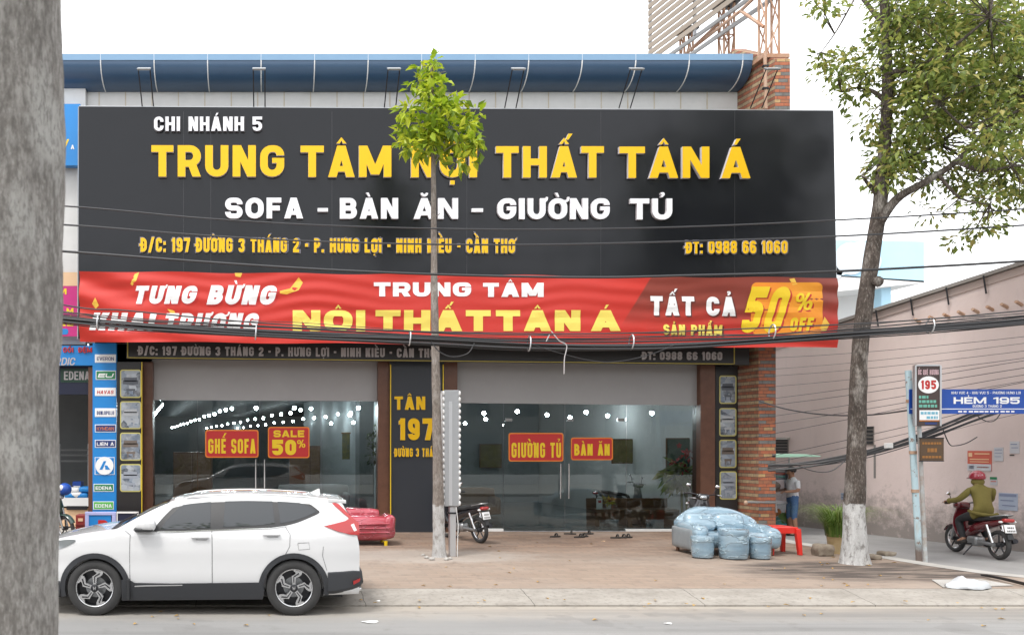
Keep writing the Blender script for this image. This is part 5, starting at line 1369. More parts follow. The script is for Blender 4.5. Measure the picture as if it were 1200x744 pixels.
panel('board', 1066, 456, 1246, 484.7, HY, M['blue_sign'], sp, .02)
for q in ((1067, 478.6, 1245, 479.5),): panel('white_line', *q, HY - .003, M['white_print'], sp, .002)
text('KHU VỰC 4 - KHU VỰC 5 - PHƯỜNG HƯNG LỢI', 1115, 1196, 458.6, 461.6, HY - .003, M['white_print'], sp, 'lettering', .0)
text('HẺM 195', 1117.5, 1195, 465.2, 473, HY - .003, M['white_print'], sp, 'lettering', t=.34, ty=.22)
text('ĐƯỜNG 3 THÁNG 2', 1140, 1174, 474.3, 477.3, HY - .003, M['white_print'], sp, 'lettering', .0)
for i in range(11): panel('small_print', 1123 + i * 6.2, 481.2, 1123 + i * 6.2 + rs.uniform(3.2, 5.2), 483, HY - .003, M['white_print'], sp, .002)
# second pole with the vertical advert and a brown plate
GY2 = PY_ - .18
ap = thing('advert_pole', 'grey pole with a narrow dark advert board showing 195 in a white oval', 'sign', P(1085, 661, GY2))
mb = MB(); mb.tube([P(1085, 663, GY2), P(1080, 560, GY2), P(1074, 430, GY2)], .034, 12); mb.build('pole', mat('grey_pole', (.42, .47, .49), .55, (.30, .24, .20), 5, .16), ap, smooth=40)
AYY = GY2 - .09
panel('board', 1073, 428, 1103, 499, AYY, mat('advert_dark', (.055, .035, .032), .5), ap, .04)
panel('frame', 1072.3, 428, 1074.2, 499, AYY - .01, M['aluminium'], ap, .06); panel('frame', 1101.6, 428, 1103.6, 499, AYY - .01, M['aluminium'], ap, .06); panel('frame', 1074.2, 427, 1101.6, 428.8, AYY - .01, M['aluminium'], ap, .06)
c = P(1088, 450.8, AYY - .002); mb = MB(); mb.prism([c + Vector((math.cos(a) * .188, 0, math.sin(a) * .155)) for a in [i / 28 * 6.2832 for i in range(28)]], (0, -.004, 0)); mb.build('white_oval', M['white_print'], ap)
text('195', 1079.5, 1097, 445.5, 456, AYY - .008, M['red_print'], ap, 'lettering', .05)
text('ỐC QUÊ HƯƠNG', 1076, 1100, 433, 439, AYY - .003, mat('pale_pink', (.62, .42, .45), .5), ap, 'lettering', .0)
M['teal_print'] = mat('teal_print', (.14, .42, .33), .5)
for i, (a, b) in enumerate(((1077, 1088), (1077, 1099), (1077, 1101))):
    x = a
    while x < b - 2: w_ = rs.uniform(2.5, 4.5); panel('small_print', x, 463.5 + i * 5.2, min(x + w_, b), 466.8 + i * 5.2, AYY - .003, M['teal_print'], ap, .002); x += w_ + 1
panel('white_field', 1077.5, 480.5, 1101, 492, AYY - .003, M['white_print'], ap, .002)
for (a, b, y) in ((1079, 1099, 482.4), (1086, 1099, 487.5)):
    x = a
    while x < b - 1.5: w_ = rs.uniform(2, 4); panel('small_print', x, y, min(x + w_, b), y + 3, AYY - .006, mat('sky_print', (.16, .42, .55), .5) if 'sky_print' not in M else M['sky_print'], ap, .002); x += w_ + .9
panel('orange_line', 1077.5, 492.4, 1101, 493.2, AYY - .003, M['orange_print'], ap, .002)
panel('blue_field', 1084, 494.8, 1098, 497.2, AYY - .003, M['navy_print'], ap, .002)
bp_ = thing('brown_plate', 'small dark brown plate with faded orange lettering below the advert board', 'sign', P(1092, 540, GY2 - .07))
panel('plate', 1078.5, 513, 1106, 540, GY2 - .07, mat('brown_plate', (.075, .042, .022), .6, (.10, .06, .03), 4, .3), bp_, .02)
M['faded_orange'] = mat('faded_orange', (.30, .13, .03), .6)
for (a, b, y, h_) in ((1081, 1103, 518, 2.6), (1087, 1098, 525, 4.5), (1081, 1103, 534, 2.6)):
    x = a
    while x < b - 1.5: w_ = rs.uniform(2, 4); panel('faded_print', x, y, min(x + w_, b), y + h_, GY2 - .074, M['faded_orange'], bp_, .003); x += w_ + .8
for q in ((1078, 512.5, 1106.5, 513.6), (1078, 539.4, 1106.5, 540.5)): panel('rim', *q, GY2 - .078, M['dark_metal'], bp_, .03)

# ------------------------------------------------------------------ edge-on light box beside the young tree
LX = GY(652)
lb = thing('light_box', 'tall grey pavement light box seen edge on beside the young tree', 'light box', P(530, 652, LX))
a, b = P(520.5, 593, LX), P(538, 457, LX)
MB().box((a.x, LX, a.z), (b.x, LX + .75, b.z)).build('case', M['box_grey'], lb, bevel=.01)
panel('groove', 526, 470, 530, 592, LX - .004, M['aluminium'], lb, .006)
for sx, x in ((0, a.x), (1, b.x)):
    MB().box((x - .012, LX + .03, a.z + .03), (x + .012, LX + .72, b.z - .03)).build('face', M['white_print'], lb)
    nb_ = 19
    for i in range(nb_):
        z = a.z + (b.z - a.z) * (i + .5) / nb_; mb = MB(); mb.ball((x + (-.012 if sx == 0 else .012), LX + .012, z), (.026, .022, .045), 8); mb.build('edge_lamp', M['white_paint'], lb, smooth=60)
mb = MB(); mb.tube([P(526, 592, LX + .2), P(526, 654, LX + .2)], .07, 12)
panel('post', 527, 593, 534.5, 653, LX + .05, M['aluminium'], lb, .13, .015)
mb = MB(); mb.tube([P(534.6, 594, LX), P(537, 615, LX), P(536, 640, LX), P(536, 653, LX)], .008, 5); mb.build('power_cable', M['white_paint'], lb, smooth=40)
panel('collar', 526, 600, 535.5, 602, LX + .03, M['dark_metal'], lb, .17)
mb = MB(); mb.tube([P(521, 459, LX + .1), P(512, 460, LX + .1)], .02, 6); mb.build('bracket', M['white_paint'], lb)

# ------------------------------------------------------------------ white car at the kerb
YC = 12.29
def tab(tbl, x):
    if x <= tbl[0][0]: return tbl[0][1]
    for (a, va), (b, vb) in zip(tbl, tbl[1:]):
        if x <= b:
            u = (x - a) / (b - a); return va + (vb - va) * u
    return tbl[-1][1]
def smooth_tab(tbl, x, h=.05): return sum(tab(tbl, x + h * k) * w_ for k, w_ in ((-1, .2), (-.5, .2), (0, .2), (.5, .2), (1, .2)))
ZT = [(-3.24, .70), (-3.2, .86), (-3.1, .96), (-2.95, 1.02), (-2.75, 1.065), (-2.5, 1.115), (-2.25, 1.15), (-2.08, 1.17), (-2.04, 1.185), (-1.72, 1.36), (-1.40, 1.515), (-1.28, 1.555), (-1.1, 1.59), (-.75, 1.622), (-.3, 1.632), (.1, 1.625), (.5, 1.60), (.85, 1.57), (.98, 1.555), (1.0, 1.53), (1.05, 1.44), (1.12, 1.30), (1.19, 1.14), (1.215, 1.04), (1.225, .98)]
def zt(x): return tab(ZT, x) if x > .95 or x < -3.05 or -2.1 < x < -1.98 else smooth_tab(ZT, x)
def plan(x):
    f = 1.0
    if x < -2.35: f -= .24 * ((-2.35 - x) / .89) ** 2.3
    if x > .45: f -= .15 * ((x - .45) / .78) ** 2.2
    return f
def hw(x, z):
    b = .915 - .05 * ((z - .78) / .5) ** 2
    if z > 1.08: b -= .46 * (z - 1.08) ** 1.25
    b -= .012 * math.exp(-((z - .70) / .09) ** 2)              # hollow along the doors
    return plan(x) * b
def zb(x): return .25 if x > -2.9 else .25 - (x + 2.9) * .25
def car_pt(px, py, off=0.0, side=-1):
    Y = YC - .9
    for _ in range(6):
        x = (px - 315) * Y / 1000; z = CH - (py - 519) * Y / 1000; Y = YC - hw(x, z)
    return x, z
car = thing('parked_car', 'white five door SUV with black lower cladding parked along the kerb', 'car', (-.97, YC, 0))
def body_loft(xs, ztf, zbf, hwf, r=.10, rw=.17):
    mb = MB(); rows = []
    for x in xs:
        t_, b_ = ztf(x), zbf(x); zs = t_ - .025 - r; pts = [(0, b_)]
        y0 = hwf(x, b_ + .05); pts += [(y0 * .75, b_), (y0 * .95, b_ + .015)]
        for k in range(13): z = b_ + .06 + (zs - b_ - .06) * k / 12; pts.append((hwf(x, z), z))
        yl = hwf(x, zs)
        for k in range(1, 7): a = k / 6 * math.pi / 2; pts.append((yl - rw * (1 - math.cos(a)), zs + r * math.sin(a)))
        yt_ = yl - rw
        for k in range(1, 5): u = k / 4; pts.append((yt_ * (1 - u), zs + r + .025 * (1 - (1 - u) ** 2)))
        ring = [mb.bm.verts.new((x, YC - y, z)) for y, z in pts] + [mb.bm.verts.new((x, YC + y, z)) for y, z in reversed(pts[1:-1])]
        rows.append(ring)
    for A, B in zip(rows, rows[1:]):
        n_ = len(A)
        for k in range(n_): mb.bm.faces.new([A[k], A[(k + 1) % n_], B[(k + 1) % n_], B[k]])
    mb.bm.faces.new(rows[0]); mb.bm.faces.new(list(reversed(rows[-1])))
    bmesh.ops.recalc_face_normals(mb.bm, faces=mb.bm.faces[:])
    return mb
xs = [-3.24, -3.22, -3.18, -3.12, -3.04, -2.95] + [-2.85 + .09 * i for i in range(8)] + [-2.13, -2.08, -2.04, -1.98] + [-1.9 + .08 * i for i in range(8)] + [-1.26 + .1 * i for i in range(22)] + [.94, .98, 1.0, 1.03, 1.07, 1.11, 1.15, 1.19, 1.212, 1.224]
mb = body_loft(xs, zt, zb, hw)
me = bpy.data.meshes.new('body'); mb.bm.to_mesh(me); mb.bm.free()
tmp = bpy.data.objects.new('tmp_body', me); COL.objects.link(tmp)
WF, WR = -2.325, .335
cutters = []
for wx in (WF, WR):
    for sy in (-1, 1):
        cm = MB(); cm.lathe([(.41, 0), (.41, .42)], (wx, YC + sy * .55, .36), (0, sy, 0), 40)
        cme = bpy.data.meshes.new('cut'); cm.bm.to_mesh(cme); cm.bm.free(); c_ = bpy.data.objects.new('cut', cme); COL.objects.link(c_); cutters.append(c_)
        bo = tmp.modifiers.new('b', 'BOOLEAN'); bo.operation = 'DIFFERENCE'; bo.solver = 'EXACT'; bo.object = c_
bpy.context.view_layer.update()
me2 = bpy.data.meshes.new_from_object(tmp.evaluated_get(bpy.context.evaluated_depsgraph_get()))
for c_ in cutters + [tmp]: bpy.data.objects.remove(c_)
me2.materials.clear(); me2.name = 'body'
o = link('body', me2, [M['car_white'], M['black_plastic']], car)
for p_ in me2.polygons:
    c = p_.center + OFF['body'] if False else p_.center + Vector((-.97, YC, 0))
    p_.material_index = 0
    for wx in (WF, WR):
        if math.hypot(c.x - wx, c.z - .36) < .405 and abs(c.y - YC) > .5 and abs(p_.normal.x) + abs(p_.normal.z) > .02 and not (abs(p_.normal.y) > .9 and abs(c.y - YC) > .8): p_.material_index = 1
    if c.z < .262: p_.material_index = 1
me2.shade_smooth(); me2.set_sharp_from_angle(angle=R(32))
def catmull_closed(pts, k=4):
    n_ = len(pts); out = []
    for i in range(n_):
        p0, p1, p2, p3 = [Vector(pts[(i + j) % n_]) for j in (-1, 0, 1, 2)]
        for j in range(k):
            t = j / k; out.append(.5 * ((2 * p1) + (p2 - p0) * t + (2 * p0 - 5 * p1 + 4 * p2 - p3) * t * t + (3 * p1 - p0 - 3 * p2 + p3) * t ** 3))
    return out
def side_patch(name, pxs, m, off=.004, thick=.006, par=None, both=True, step=.05, xz=None, smooth=30):
    """patch lying on the flank of the car, outlined in the photograph's pixels or in x, z"""
    pts = xz or [car_pt(*p) for p in pxs]
    res = None
    for side in ((-1, 1) if both else (-1,)):
        bm = bmesh.new(); f = bm.faces.new([bm.verts.new((x, 0, z)) for x, z in pts])
        if f.normal.y > 0: pass
        for ax in (0, 2):
            lo = min((p[0] if ax == 0 else p[1]) for p in pts); hi = max((p[0] if ax == 0 else p[1]) for p in pts); k = math.ceil(lo / step) * step
            while k < hi:
                nn = [0, 0, 0]; nn[ax] = 1; cc = [0, 0, 0]; cc[ax] = k
                bmesh.ops.bisect_plane(bm, geom=bm.verts[:] + bm.edges[:] + bm.faces[:], plane_co=cc, plane_no=nn, dist=1e-5); k += step
        bmesh.ops.triangulate(bm, faces=[f for f in bm.faces if len(f.verts) > 4])
        ext = bmesh.ops.extrude_face_region(bm, geom=bm.faces[:])
        newv = {v for v in ext['geom'] if isinstance(v, bmesh.types.BMVert)}
        for v in bm.verts:
            d = off if v in newv else off - thick
            v.co.y = YC + side * (hw(v.co.x, v.co.z) + d)
        bmesh.ops.recalc_face_normals(bm, faces=bm.faces[:])
        me = bpy.data.meshes.new(name); bm.to_mesh(me); bm.free(); o = link(name, me, m, par or car, smooth=smooth)
        res = res or o
    return res
# side windows
M['window_trim'] = mat('window_trim', (.02, .02, .022), .45)
side_patch('window_surround', catmull_closed([(178, 622), (181, 618), (192, 605), (206, 592), (217, 585.5), (240, 582.6), (280, 581.6), (322, 582.5), (346, 585), (362, 590), (371, 596), (374.5, 600), (368, 604), (350, 611.5), (333, 616), (318, 618), (260, 620), (210, 622.4)], 4), M['window_trim'], .003, .008)
side_patch('side_window', [(188, 619.6), (196, 608.5), (207, 597), (219, 588), (230, 585.6), (247.5, 584.3), (246.5, 618.2), (215, 619.6)], M['car_glass'], .007, .006)
side_patch('side_window', [(261.5, 617.2), (264, 584.2), (290, 583.6), (319, 584.4), (322, 613), (305, 615), (284, 616.4)], M['car_glass'], .007, .006)
side_patch('side_window', [(328.5, 613), (325, 585.2), (344, 587), (358, 591), (366, 595), (371, 599.3), (360, 604.5), (345, 609.8)], M['car_glass'], .007, .006)
side_patch('chrome_strip', [(184, 623.2), (210, 622.9), (260, 620.8), (318, 618.8), (336, 616.4), (336, 615.6), (318, 618), (260, 619.9), (210, 622), (184, 622.3)], M['chrome'], .008, .01)
# seams
M['seam_dark'] = mat('seam_dark', (.10, .10, .105), .6)
def seam(pts, w_=.55):
    q = [Vector(p) for p in pts]; l, r = [], []
    for i, p in enumerate(q):
        d = (q[min(i + 1, len(q) - 1)] - q[max(i - 1, 0)]).normalized(); nrm = Vector((-d.y, d.x)) * w_ * .5; l.append(tuple(p + nrm)); r.append(tuple(p - nrm))
    side_patch('panel_gap', l + r[::-1], M['seam_dark'], .0022, .004, step=.08)
seam([(152.5, 626), (152, 640), (152, 660), (152.5, 680)]); seam([(248.3, 621), (248.6, 640), (248.6, 660), (249, 699)], .7)
seam([(334.5, 617), (340, 626), (339.5, 640), (333, 652), (318, 662)]); seam([(152, 626), (145, 620), (139, 615)], .5)
seam([(379, 640), (378, 651), (383, 668)], .5); seam([(349, 636), (362, 635.5), (363, 643), (350, 644), (349, 636.5)], .4)
# crease below the handles
# black cladding
def arc_pts(wx, r0, r1, a0, a1, n_=26):
    return [(wx + r1 * math.cos(R(a0 + (a1 - a0) * i / n_)), .365 + r1 * math.sin(R(a0 + (a1 - a0) * i / n_))) for i in range(n_ + 1)] + [(wx + r0 * math.cos(R(a1 + (a0 - a1) * i / n_)), .365 + r0 * math.sin(R(a1 + (a0 - a1) * i / n_))) for i in range(n_ + 1)]
side_patch('wheel_arch', None, M['cladding'], .016, .05, xz=arc_pts(WF, .405, .475, -10, 195))
side_patch('wheel_arch', None, M['cladding'], .016, .05, xz=arc_pts(WR, .405, .475, -12, 192))
side_patch('sill_cladding', [(142.5, 679), (152, 679), (158, 682.5), (200, 683.2), (306, 682), (310, 690), (308, 701.5), (250, 702), (147, 703), (143, 703)], M['cladding'], .020, .04)
side_patch('sill_trim', [(158, 685.5), (172, 684.8), (214, 684.3), (214, 685.6), (172, 686.4), (158, 687)], M['chrome'], .024, .006)
seam([(249, 683), (249, 701.5)], .7)
for (a, b) in ((144, 147.5),):
    x, z = car_pt(a, 690)
    for sy in (-1, 1):
        MB().box((WF + .435, YC + sy * .80, .215), (WF + .475, YC + sy * .935, .50)).build('mud_flap', M['black_plastic'], car, bevel=.01)
# rear bumper: black wrap round the tail
def hwb(x, z): return plan(min(x, 1.18)) * (.885 - .03 * ((z - .5) / .4) ** 2) + .028 - max(0, x - 1.15) ** 1.5 * 1.2
bxs = [.79, .81, .88, .97, 1.06, 1.13, 1.19, 1.235, 1.262, 1.278]
mb = body_loft(bxs, lambda x: .615 + .03 * (x - .79) - (.12 if x > 1.27 else 0) - (.03 if x > 1.25 else 0), lambda x: .27 + max(0, x - .9) * .18 + (.05 if x > 1.25 else 0), hwb, .03, .03)
mb.build('rear_bumper', M['cladding'], car, smooth=40)
side_patch('reflector', [(414, 684), (421, 680.5), (422, 676.5), (413.5, 680)], M['taillight'], .045, .02)
for sy in (-1, 1): mb = MB(); mb.tube([(1.0, YC + sy * .62, .30), (1.26, YC + sy * .62, .32)], .04, 10); mb.build('exhaust_pipe', M['chrome'], car, smooth=40)
# front bumper
def hwf(x, z): return plan(max(x, -3.18)) * (.885) + .02
mb = body_loft([-3.27, -3.255, -3.2, -3.1, -2.98, -2.86, -2.80], lambda x: .50 - (.06 if x < -3.26 else 0), lambda x: .24 + (.04 if x < -3.24 else 0), hwf, .04, .05)
mb.build('front_bumper', M['cladding'], car, smooth=40)
mb = MB(); mb.rbox((-3.235, YC, .74), (.06, 1.05, .22), .03, 4); mb.build('grille', M['black_plastic'], car, smooth=50)
side_patch('headlight', catmull_closed([(50, 640), (62, 634.5), (76, 632), (88.5, 632.2), (84, 637), (70, 643), (54, 648)], 3), M['headlight'], .006, .02)
side_patch('fog_lamp', [(40, 676), (52, 674), (52, 684), (40, 684)], M['headlight'], .006, .02)
# tail lamps
side_patch('taillight', [(379.8, 616), (392, 613.2), (405, 609.8), (409, 607), (388.5, 589.2), (393, 588.6), (397.5, 590.5), (413, 606.5), (420, 611.5), (421.2, 620), (421, 626.6), (411, 626), (396, 622.2)], M['taillight'], .012, .03)
side_patch('reversing_lamp', [(411, 614.5), (414.5, 613), (418, 621), (415, 622)], M['white_print'], .0145, .01)
# windscreen, rear window on the top surface
def top_patch(name, pts, m, off=.004, step=.06):
    bm = bmesh.new(); bm.faces.new([bm.verts.new((x, y, 0)) for x, y in pts])
    for ax in (0, 1):
        lo = min(p[ax] for p in pts); hi = max(p[ax] for p in pts); k = lo + step
        while k < hi:
            nn = [0, 0, 0]; nn[ax] = 1; cc = [0, 0, 0]; cc[ax] = k
            bmesh.ops.bisect_plane(bm, geom=bm.verts[:] + bm.edges[:] + bm.faces[:], plane_co=cc, plane_no=nn, dist=1e-5); k += step
    ext = bmesh.ops.extrude_face_region(bm, geom=bm.faces[:]); newv = {v for v in ext['geom'] if isinstance(v, bmesh.types.BMVert)}
    for v in bm.verts:
        x, y = v.co.x, v.co.y; t_ = zt(x); yl = hw(x, t_ - .125); yt_ = max(.05, yl - .17); a = min(1, abs(y) / yt_)
        z = t_ - .025 * a * a
        if abs(y) > yt_: q = min(1, (abs(y) - yt_) / .17); z = t_ - .125 + .10 * math.sqrt(max(0, 1 - q * q))
        v.co = Vector((x, YC + y, z + (off if v in newv else off - .012)))
    bmesh.ops.recalc_face_normals(bm, faces=bm.faces[:])
    me = bpy.data.meshes.new(name); bm.to_mesh(me); bm.free(); return link(name, me, m, car, smooth=40)
top_patch('windscreen', [(-2.03, -.72), (-2.03, .72), (-1.38, .63), (-1.36, -.63)], M['car_glass'], .006)
top_patch('cowl', [(-2.13, -.74), (-2.13, .74), (-2.035, .74), (-2.035, -.74)], M['black_plastic'], .008)
mb = MB(); mb.tube([(-2.06, YC - .55, 1.205), (-1.95, YC - .1, 1.26), (-1.93, YC + .25, 1.275)], .012, 5); mb.build('wiper', M['black_plastic'], car)
top_patch('rear_window', [(1.015, -.55), (1.015, .55), (1.15, .60), (1.15, -.60)], M['car_glass'], .008, .03)
for sy in (-1, 1):
    mb = MB(); mb.tube(smooth_path([(-1.15, YC + sy * .60, 1.545), (-.95, YC + sy * .61, 1.585), (-.3, YC + sy * .615, 1.606), (.4, YC + sy * .605, 1.58), (.70, YC + sy * .595, 1.545)], 4), .012, 6); mb.build('roof_rail', M['car_white'], car, smooth=50)
mb = MB(); mb.prism([(.80, YC - .66, 1.50), (.95, YC - .645, 1.49), (1.06, YC - .60, 1.475), (1.06, YC + .60, 1.475), (.95, YC + .645, 1.49), (.80, YC + .66, 1.50)], (0, 0, .05)); mb.build('spoiler', M['car_white'], car, bevel=.01)
mb = MB(); mb.prism([(.58, YC, 1.585), (.74, YC, 1.568), (.735, YC, 1.645), (.715, YC, 1.650)], (0, .04, 0)); mb.build('antenna_fin', M['car_white'], car, bevel=.012)
# mirror, handles
for sy in (-1, 1):
    yy = YC + sy * (hw(-1.75, 1.2) + .10)
    mb = MB(); mb.rbox((-1.655, yy, 1.222), (.27, .20, .165), .07, 6, fn=lambda q: Vector((q.x + .02, q.y * (1 - .25 * (q.x < -.05)), q.z * (1 + q.x * .8)))); mi_ = mb.build('mirror', M['car_white'], car, smooth=60)
    mb = MB(); mb.rbox((-1.655, yy, 1.155), (.25, .17, .05), .024, 4); mb.build('mirror_base', M['black_plastic'], mi_, smooth=60)
    mb = MB(); mb.tube([(-1.80, yy - sy * .12, 1.14), (-1.72, yy, 1.16)], .035, 6); mb.build('mirror_stalk', M['black_plastic'], mi_, smooth=60)
    for (x0, x1, z) in ((-1.035, -.795, 1.052), (-.085, .155, 1.088)):
        y_ = YC + sy * (hw((x0 + x1) / 2, z) + .018)
        mb = MB(); mb.rbox(((x0 + x1) / 2, y_, z), (x1 - x0, .035, .036), .015, 4); h_ = mb.build('door_handle', M['car_white'], car, smooth=60)
        mb = MB(); mb.rbox(((x0 + x1) / 2 + .02, y_ - sy * .014, z - .018), (.15, .022, .05), .01, 4); mb.build('handle_recess', mat('recess', (.42, .42, .43), .5), h_, smooth=60)
# wheels
M['alloy'] = mat('alloy', (.62, .62, .63), .25, metal=.9); M['alloy_dark'] = mat('alloy_dark', (.035, .036, .04), .35, metal=.4)
def wheel(wx, sy):
    yo = YC + sy * .905; ax = (0, sy, 0); c = (wx, yo, .372)
    mb = MB(); mb.lathe([(.255, -.21), (.31, -.215), (.355, -.20), (.372, -.16), (.374, -.06), (.362, -.018), (.335, -.002), (.29, .0), (.262, -.008), (.25, -.02)], c, ax, 44, caps=False); w_ = mb.build('wheel', M['tyre'], car, smooth=40)
    mb = MB(); mb.lathe([(.252, -.02), (.245, -.012), (.236, -.02), (.226, -.11), (.05, -.12), (0.0001, -.12)], c, ax, 40, caps=False); mb.build('rim', M['alloy_dark'], w_, smooth=40)
    mb = MB(); mb.lathe([(.256, -.012), (.250, -.004), (.240, -.010), (.237, -.03), (.256, -.03)], c, ax, 40, caps=False); mb.build('rim_lip', M['alloy'], w_, smooth=40)
    for k in range(5):
        a0 = k * 72 + 90
        pol = lambda r, a: Vector((wx + r * math.cos(R(a0 + a)), yo + sy * -.008, .372 + r * math.sin(R(a0 + a))))
        mb = MB(); q = [pol(.05, -24), pol(.09, -14), pol(.140, -12), pol(.170, -25), pol(.205, -30), pol(.243, -28), pol(.243, 2), pol(.222, 0), pol(.205, -8), pol(.180, -3), pol(.160, 11), pol(.09, 14), pol(.05, 24)]
        mb.prism(q, (0, sy * -.05, 0)); sp_ = mb.build('spoke', M['alloy'], w_)
        mb = MB(); q = [pol(.07, -5), pol(.145, -2), pol(.178, -16), pol(.200, -21), pol(.212, -17), pol(.19, -12), pol(.165, -2), pol(.15, 3), pol(.07, 5)]
        for p_ in q: p_.y += sy * .003
        mb.prism(q, (0, sy * -.02, 0)); mb.build('spoke_inlay', M['alloy_dark'], sp_)
    mb = MB(); mb.lathe([(.052, -.03), (.052, .0), (.044, .006), (0.0001, .008)], c, ax, 20); mb.build('hub_cap', M['alloy_dark'], w_, smooth=40)
    q = [(-.018, .02), (-.010, .02), (-.006, .004), (.006, .004), (.010, .02), (.018, .02), (.012, -.02), (.005, -.02), (.005, -.003), (-.005, -.003), (-.005, -.02), (-.012, -.02)]
    mb = MB(); mb.prism([(wx + a * 1.1, yo + sy * .008, .372 + b * 1.1) for a, b in q], (0, sy * .003, 0)); mb.build('hub_emblem', M['alloy'], w_)
    mb = MB(); mb.lathe([(.17, -.13), (.17, -.115), (.06, -.115)], c, ax, 28); mb.build('brake_disc', M['grey_metal'], w_)
for wx in (WF, WR):
    for sy in (-1, 1): wheel(wx, sy)
mb = MB(); mb.box((-2.9, YC - .7, .22), (1.0, YC + .7, .30)); mb.build('underbody', M['black_plastic'], car)

# ------------------------------------------------------------------ motorcycles
def motorbike(label, loc, rz, paint, grp=None, lean=0, plate_text=None, steer=0, big_box=False):
    """local axes: x forward, z up, wheels at x = +-.61"""
    t_ = thing('motorcycle', label, 'motorcycle', loc, rz, grp)
    if lean: t_.rotation_euler = (lean, 0, rz)
    B_ = lambda mb, nm, m, par=t_, sm=50, bv=0: mb.build(nm, m, par, world=False, smooth=sm, bevel=bv)
    for wx, nm in ((.61, 'front_wheel'), (-.61, 'rear_wheel')):
        mb = MB(); n_ = 28; mb.tube([(wx + .245 * math.cos(i / n_ * 6.2832), 0, .285 + .245 * math.sin(i / n_ * 6.2832)) for i in range(n_)], .042, 10, closed=True); w_ = B_(mb, nm, M['tyre'])
        mb = MB(); mb.tube([(wx + .205 * math.cos(i / n_ * 6.2832), 0, .285 + .205 * math.sin(i / n_ * 6.2832)) for i in range(n_)], .018, 6, closed=True); B_(mb, 'rim', M['alloy'], w_)
        mb = MB()
        for k in range(5):
            a = k * 1.2566; mb.tube([(wx + .03 * math.cos(a), 0, .285 + .03 * math.sin(a)), (wx + .2 * math.cos(a + .25), 0, .285 + .2 * math.sin(a + .25))], .014, 5)
        mb.lathe([(.045, -.06), (.045, .06)], (wx, 0, .285), (0, 1, 0), 12); B_(mb, 'spoke_set', M['alloy_dark'], w_)
    # front fork, fender, head
    for sy in (-1, 1): mb = MB(); mb.tube([(.61, sy * .075, .285), (.47, sy * .075, .72)], .022, 8); B_(mb, 'fork', M['grey_metal'])
    mb = MB(); n_ = 10; prev = None
    for i in range(n_ + 1):
        a = R(25 + 125 * i / n_); r = .315; mb.bm.verts.ensure_lookup_table()
        cur = [mb.bm.verts.new((.61 + r * math.cos(a) * k, y, .285 + r * math.sin(a) * k)) for y, k in ((-.065, .93), (-.045, 1.0), (.045, 1.0), (.065, .93))]
        if prev: [mb.bm.faces.new([prev[j], prev[j + 1], cur[j + 1], cur[j]]) for j in range(3)]
        prev = cur
    B_(mb, 'front_fender', paint)
    # leg shield and front cowl
    mb = MB(); rows = []
    for (x, z, hw_, d) in ((.30, .30, .10, .05), (.36, .42, .17, .06), (.42, .58, .19, .07), (.43, .74, .17, .07), (.42, .86, .14, .07), (.40, .97, .12, .07)):
        rows.append([mb.bm.verts.new(p) for p in ((x + d, 0, z), (x + d * .6, hw_ * .6, z), (x - d * .3, hw_, z), (x - d * .5, hw_ * .9, z), (x - d * .2, 0, z - .01), (x - d * .5, -hw_ * .9, z), (x - d * .3, -hw_, z), (x + d * .6, -hw_ * .6, z))])
    for A, C in zip(rows, rows[1:]): [mb.bm.faces.new([A[k], A[(k + 1) % 8], C[(k + 1) % 8], C[k]]) for k in range(8)]
    mb.bm.faces.new(rows[0]); mb.bm.faces.new(rows[-1]); bmesh.ops.recalc_face_normals(mb.bm, faces=mb.bm.faces[:]); B_(mb, 'leg_shield', paint)
    mb = MB(); mb.rbox((.42, 0, .98), (.20, .26, .14), .06, 5); B_(mb, 'handlebar_cowl', paint)
    mb = MB(); mb.ball((.50, 0, .97), (.05, .085, .05), 10); B_(mb, 'headlight', M['headlight'])
    mb = MB(); mb.tube(smooth_path([(.34, -.34, 1.03), (.37, -.22, 1.04), (.40, 0, 1.01), (.37, .22, 1.04), (.34, .34, 1.03)], 4), .013, 7); hb = B_(mb, 'handlebar', M['dark_metal'])
    for sy in (-1, 1):
        mb = MB(); mb.tube([(.355, sy * .27, 1.037), (.335, sy * .37, 1.03)], .021, 8); B_(mb, 'grip', M['black_rubber'], hb)
        mb = MB(); mb.tube([(.37, sy * .25, 1.05), (.43, sy * .29, 1.04), (.42, sy * .37, 1.035)], .007, 5); B_(mb, 'lever', M['chrome'], hb)
        mb = MB(); mb.tube([(.375, sy * .21, 1.04), (.36, sy * .27, 1.20)], .007, 5); st_ = B_(mb, 'mirror_stem', M['dark_metal'], hb)
        mb = MB(); mb.ball((.35, sy * .29, 1.22), (.014, .048, .034), 12); B_(mb, 'mirror', M['chrome'], hb)
    # body: underbone and tail
    mb = MB(); rows = []
    for (x, zc, hw_, hh) in ((.34, .42, .07, .09), (.20, .44, .10, .10), (.05, .50, .12, .11), (-.12, .60, .13, .12), (-.35, .66, .13, .10), (-.6, .72, .11, .075), (-.78, .77, .07, .05), (-.86, .79, .03, .03)):
        rows.append([mb.bm.verts.new((x, hw_ * math.cos(a), zc + hh * math.sin(a))) for a in [k / 10 * 6.2832 for k in range(10)]])
    for A, C in zip(rows, rows[1:]): [mb.bm.faces.new([A[k], A[(k + 1) % 10], C[(k + 1) % 10], C[k]]) for k in range(10)]
    mb.bm.faces.new(rows[0]); mb.bm.faces.new(rows[-1]); bmesh.ops.recalc_face_normals(mb.bm, faces=mb.bm.faces[:]); B_(mb, 'side_fairing', paint)
    mb = MB(); rows = []
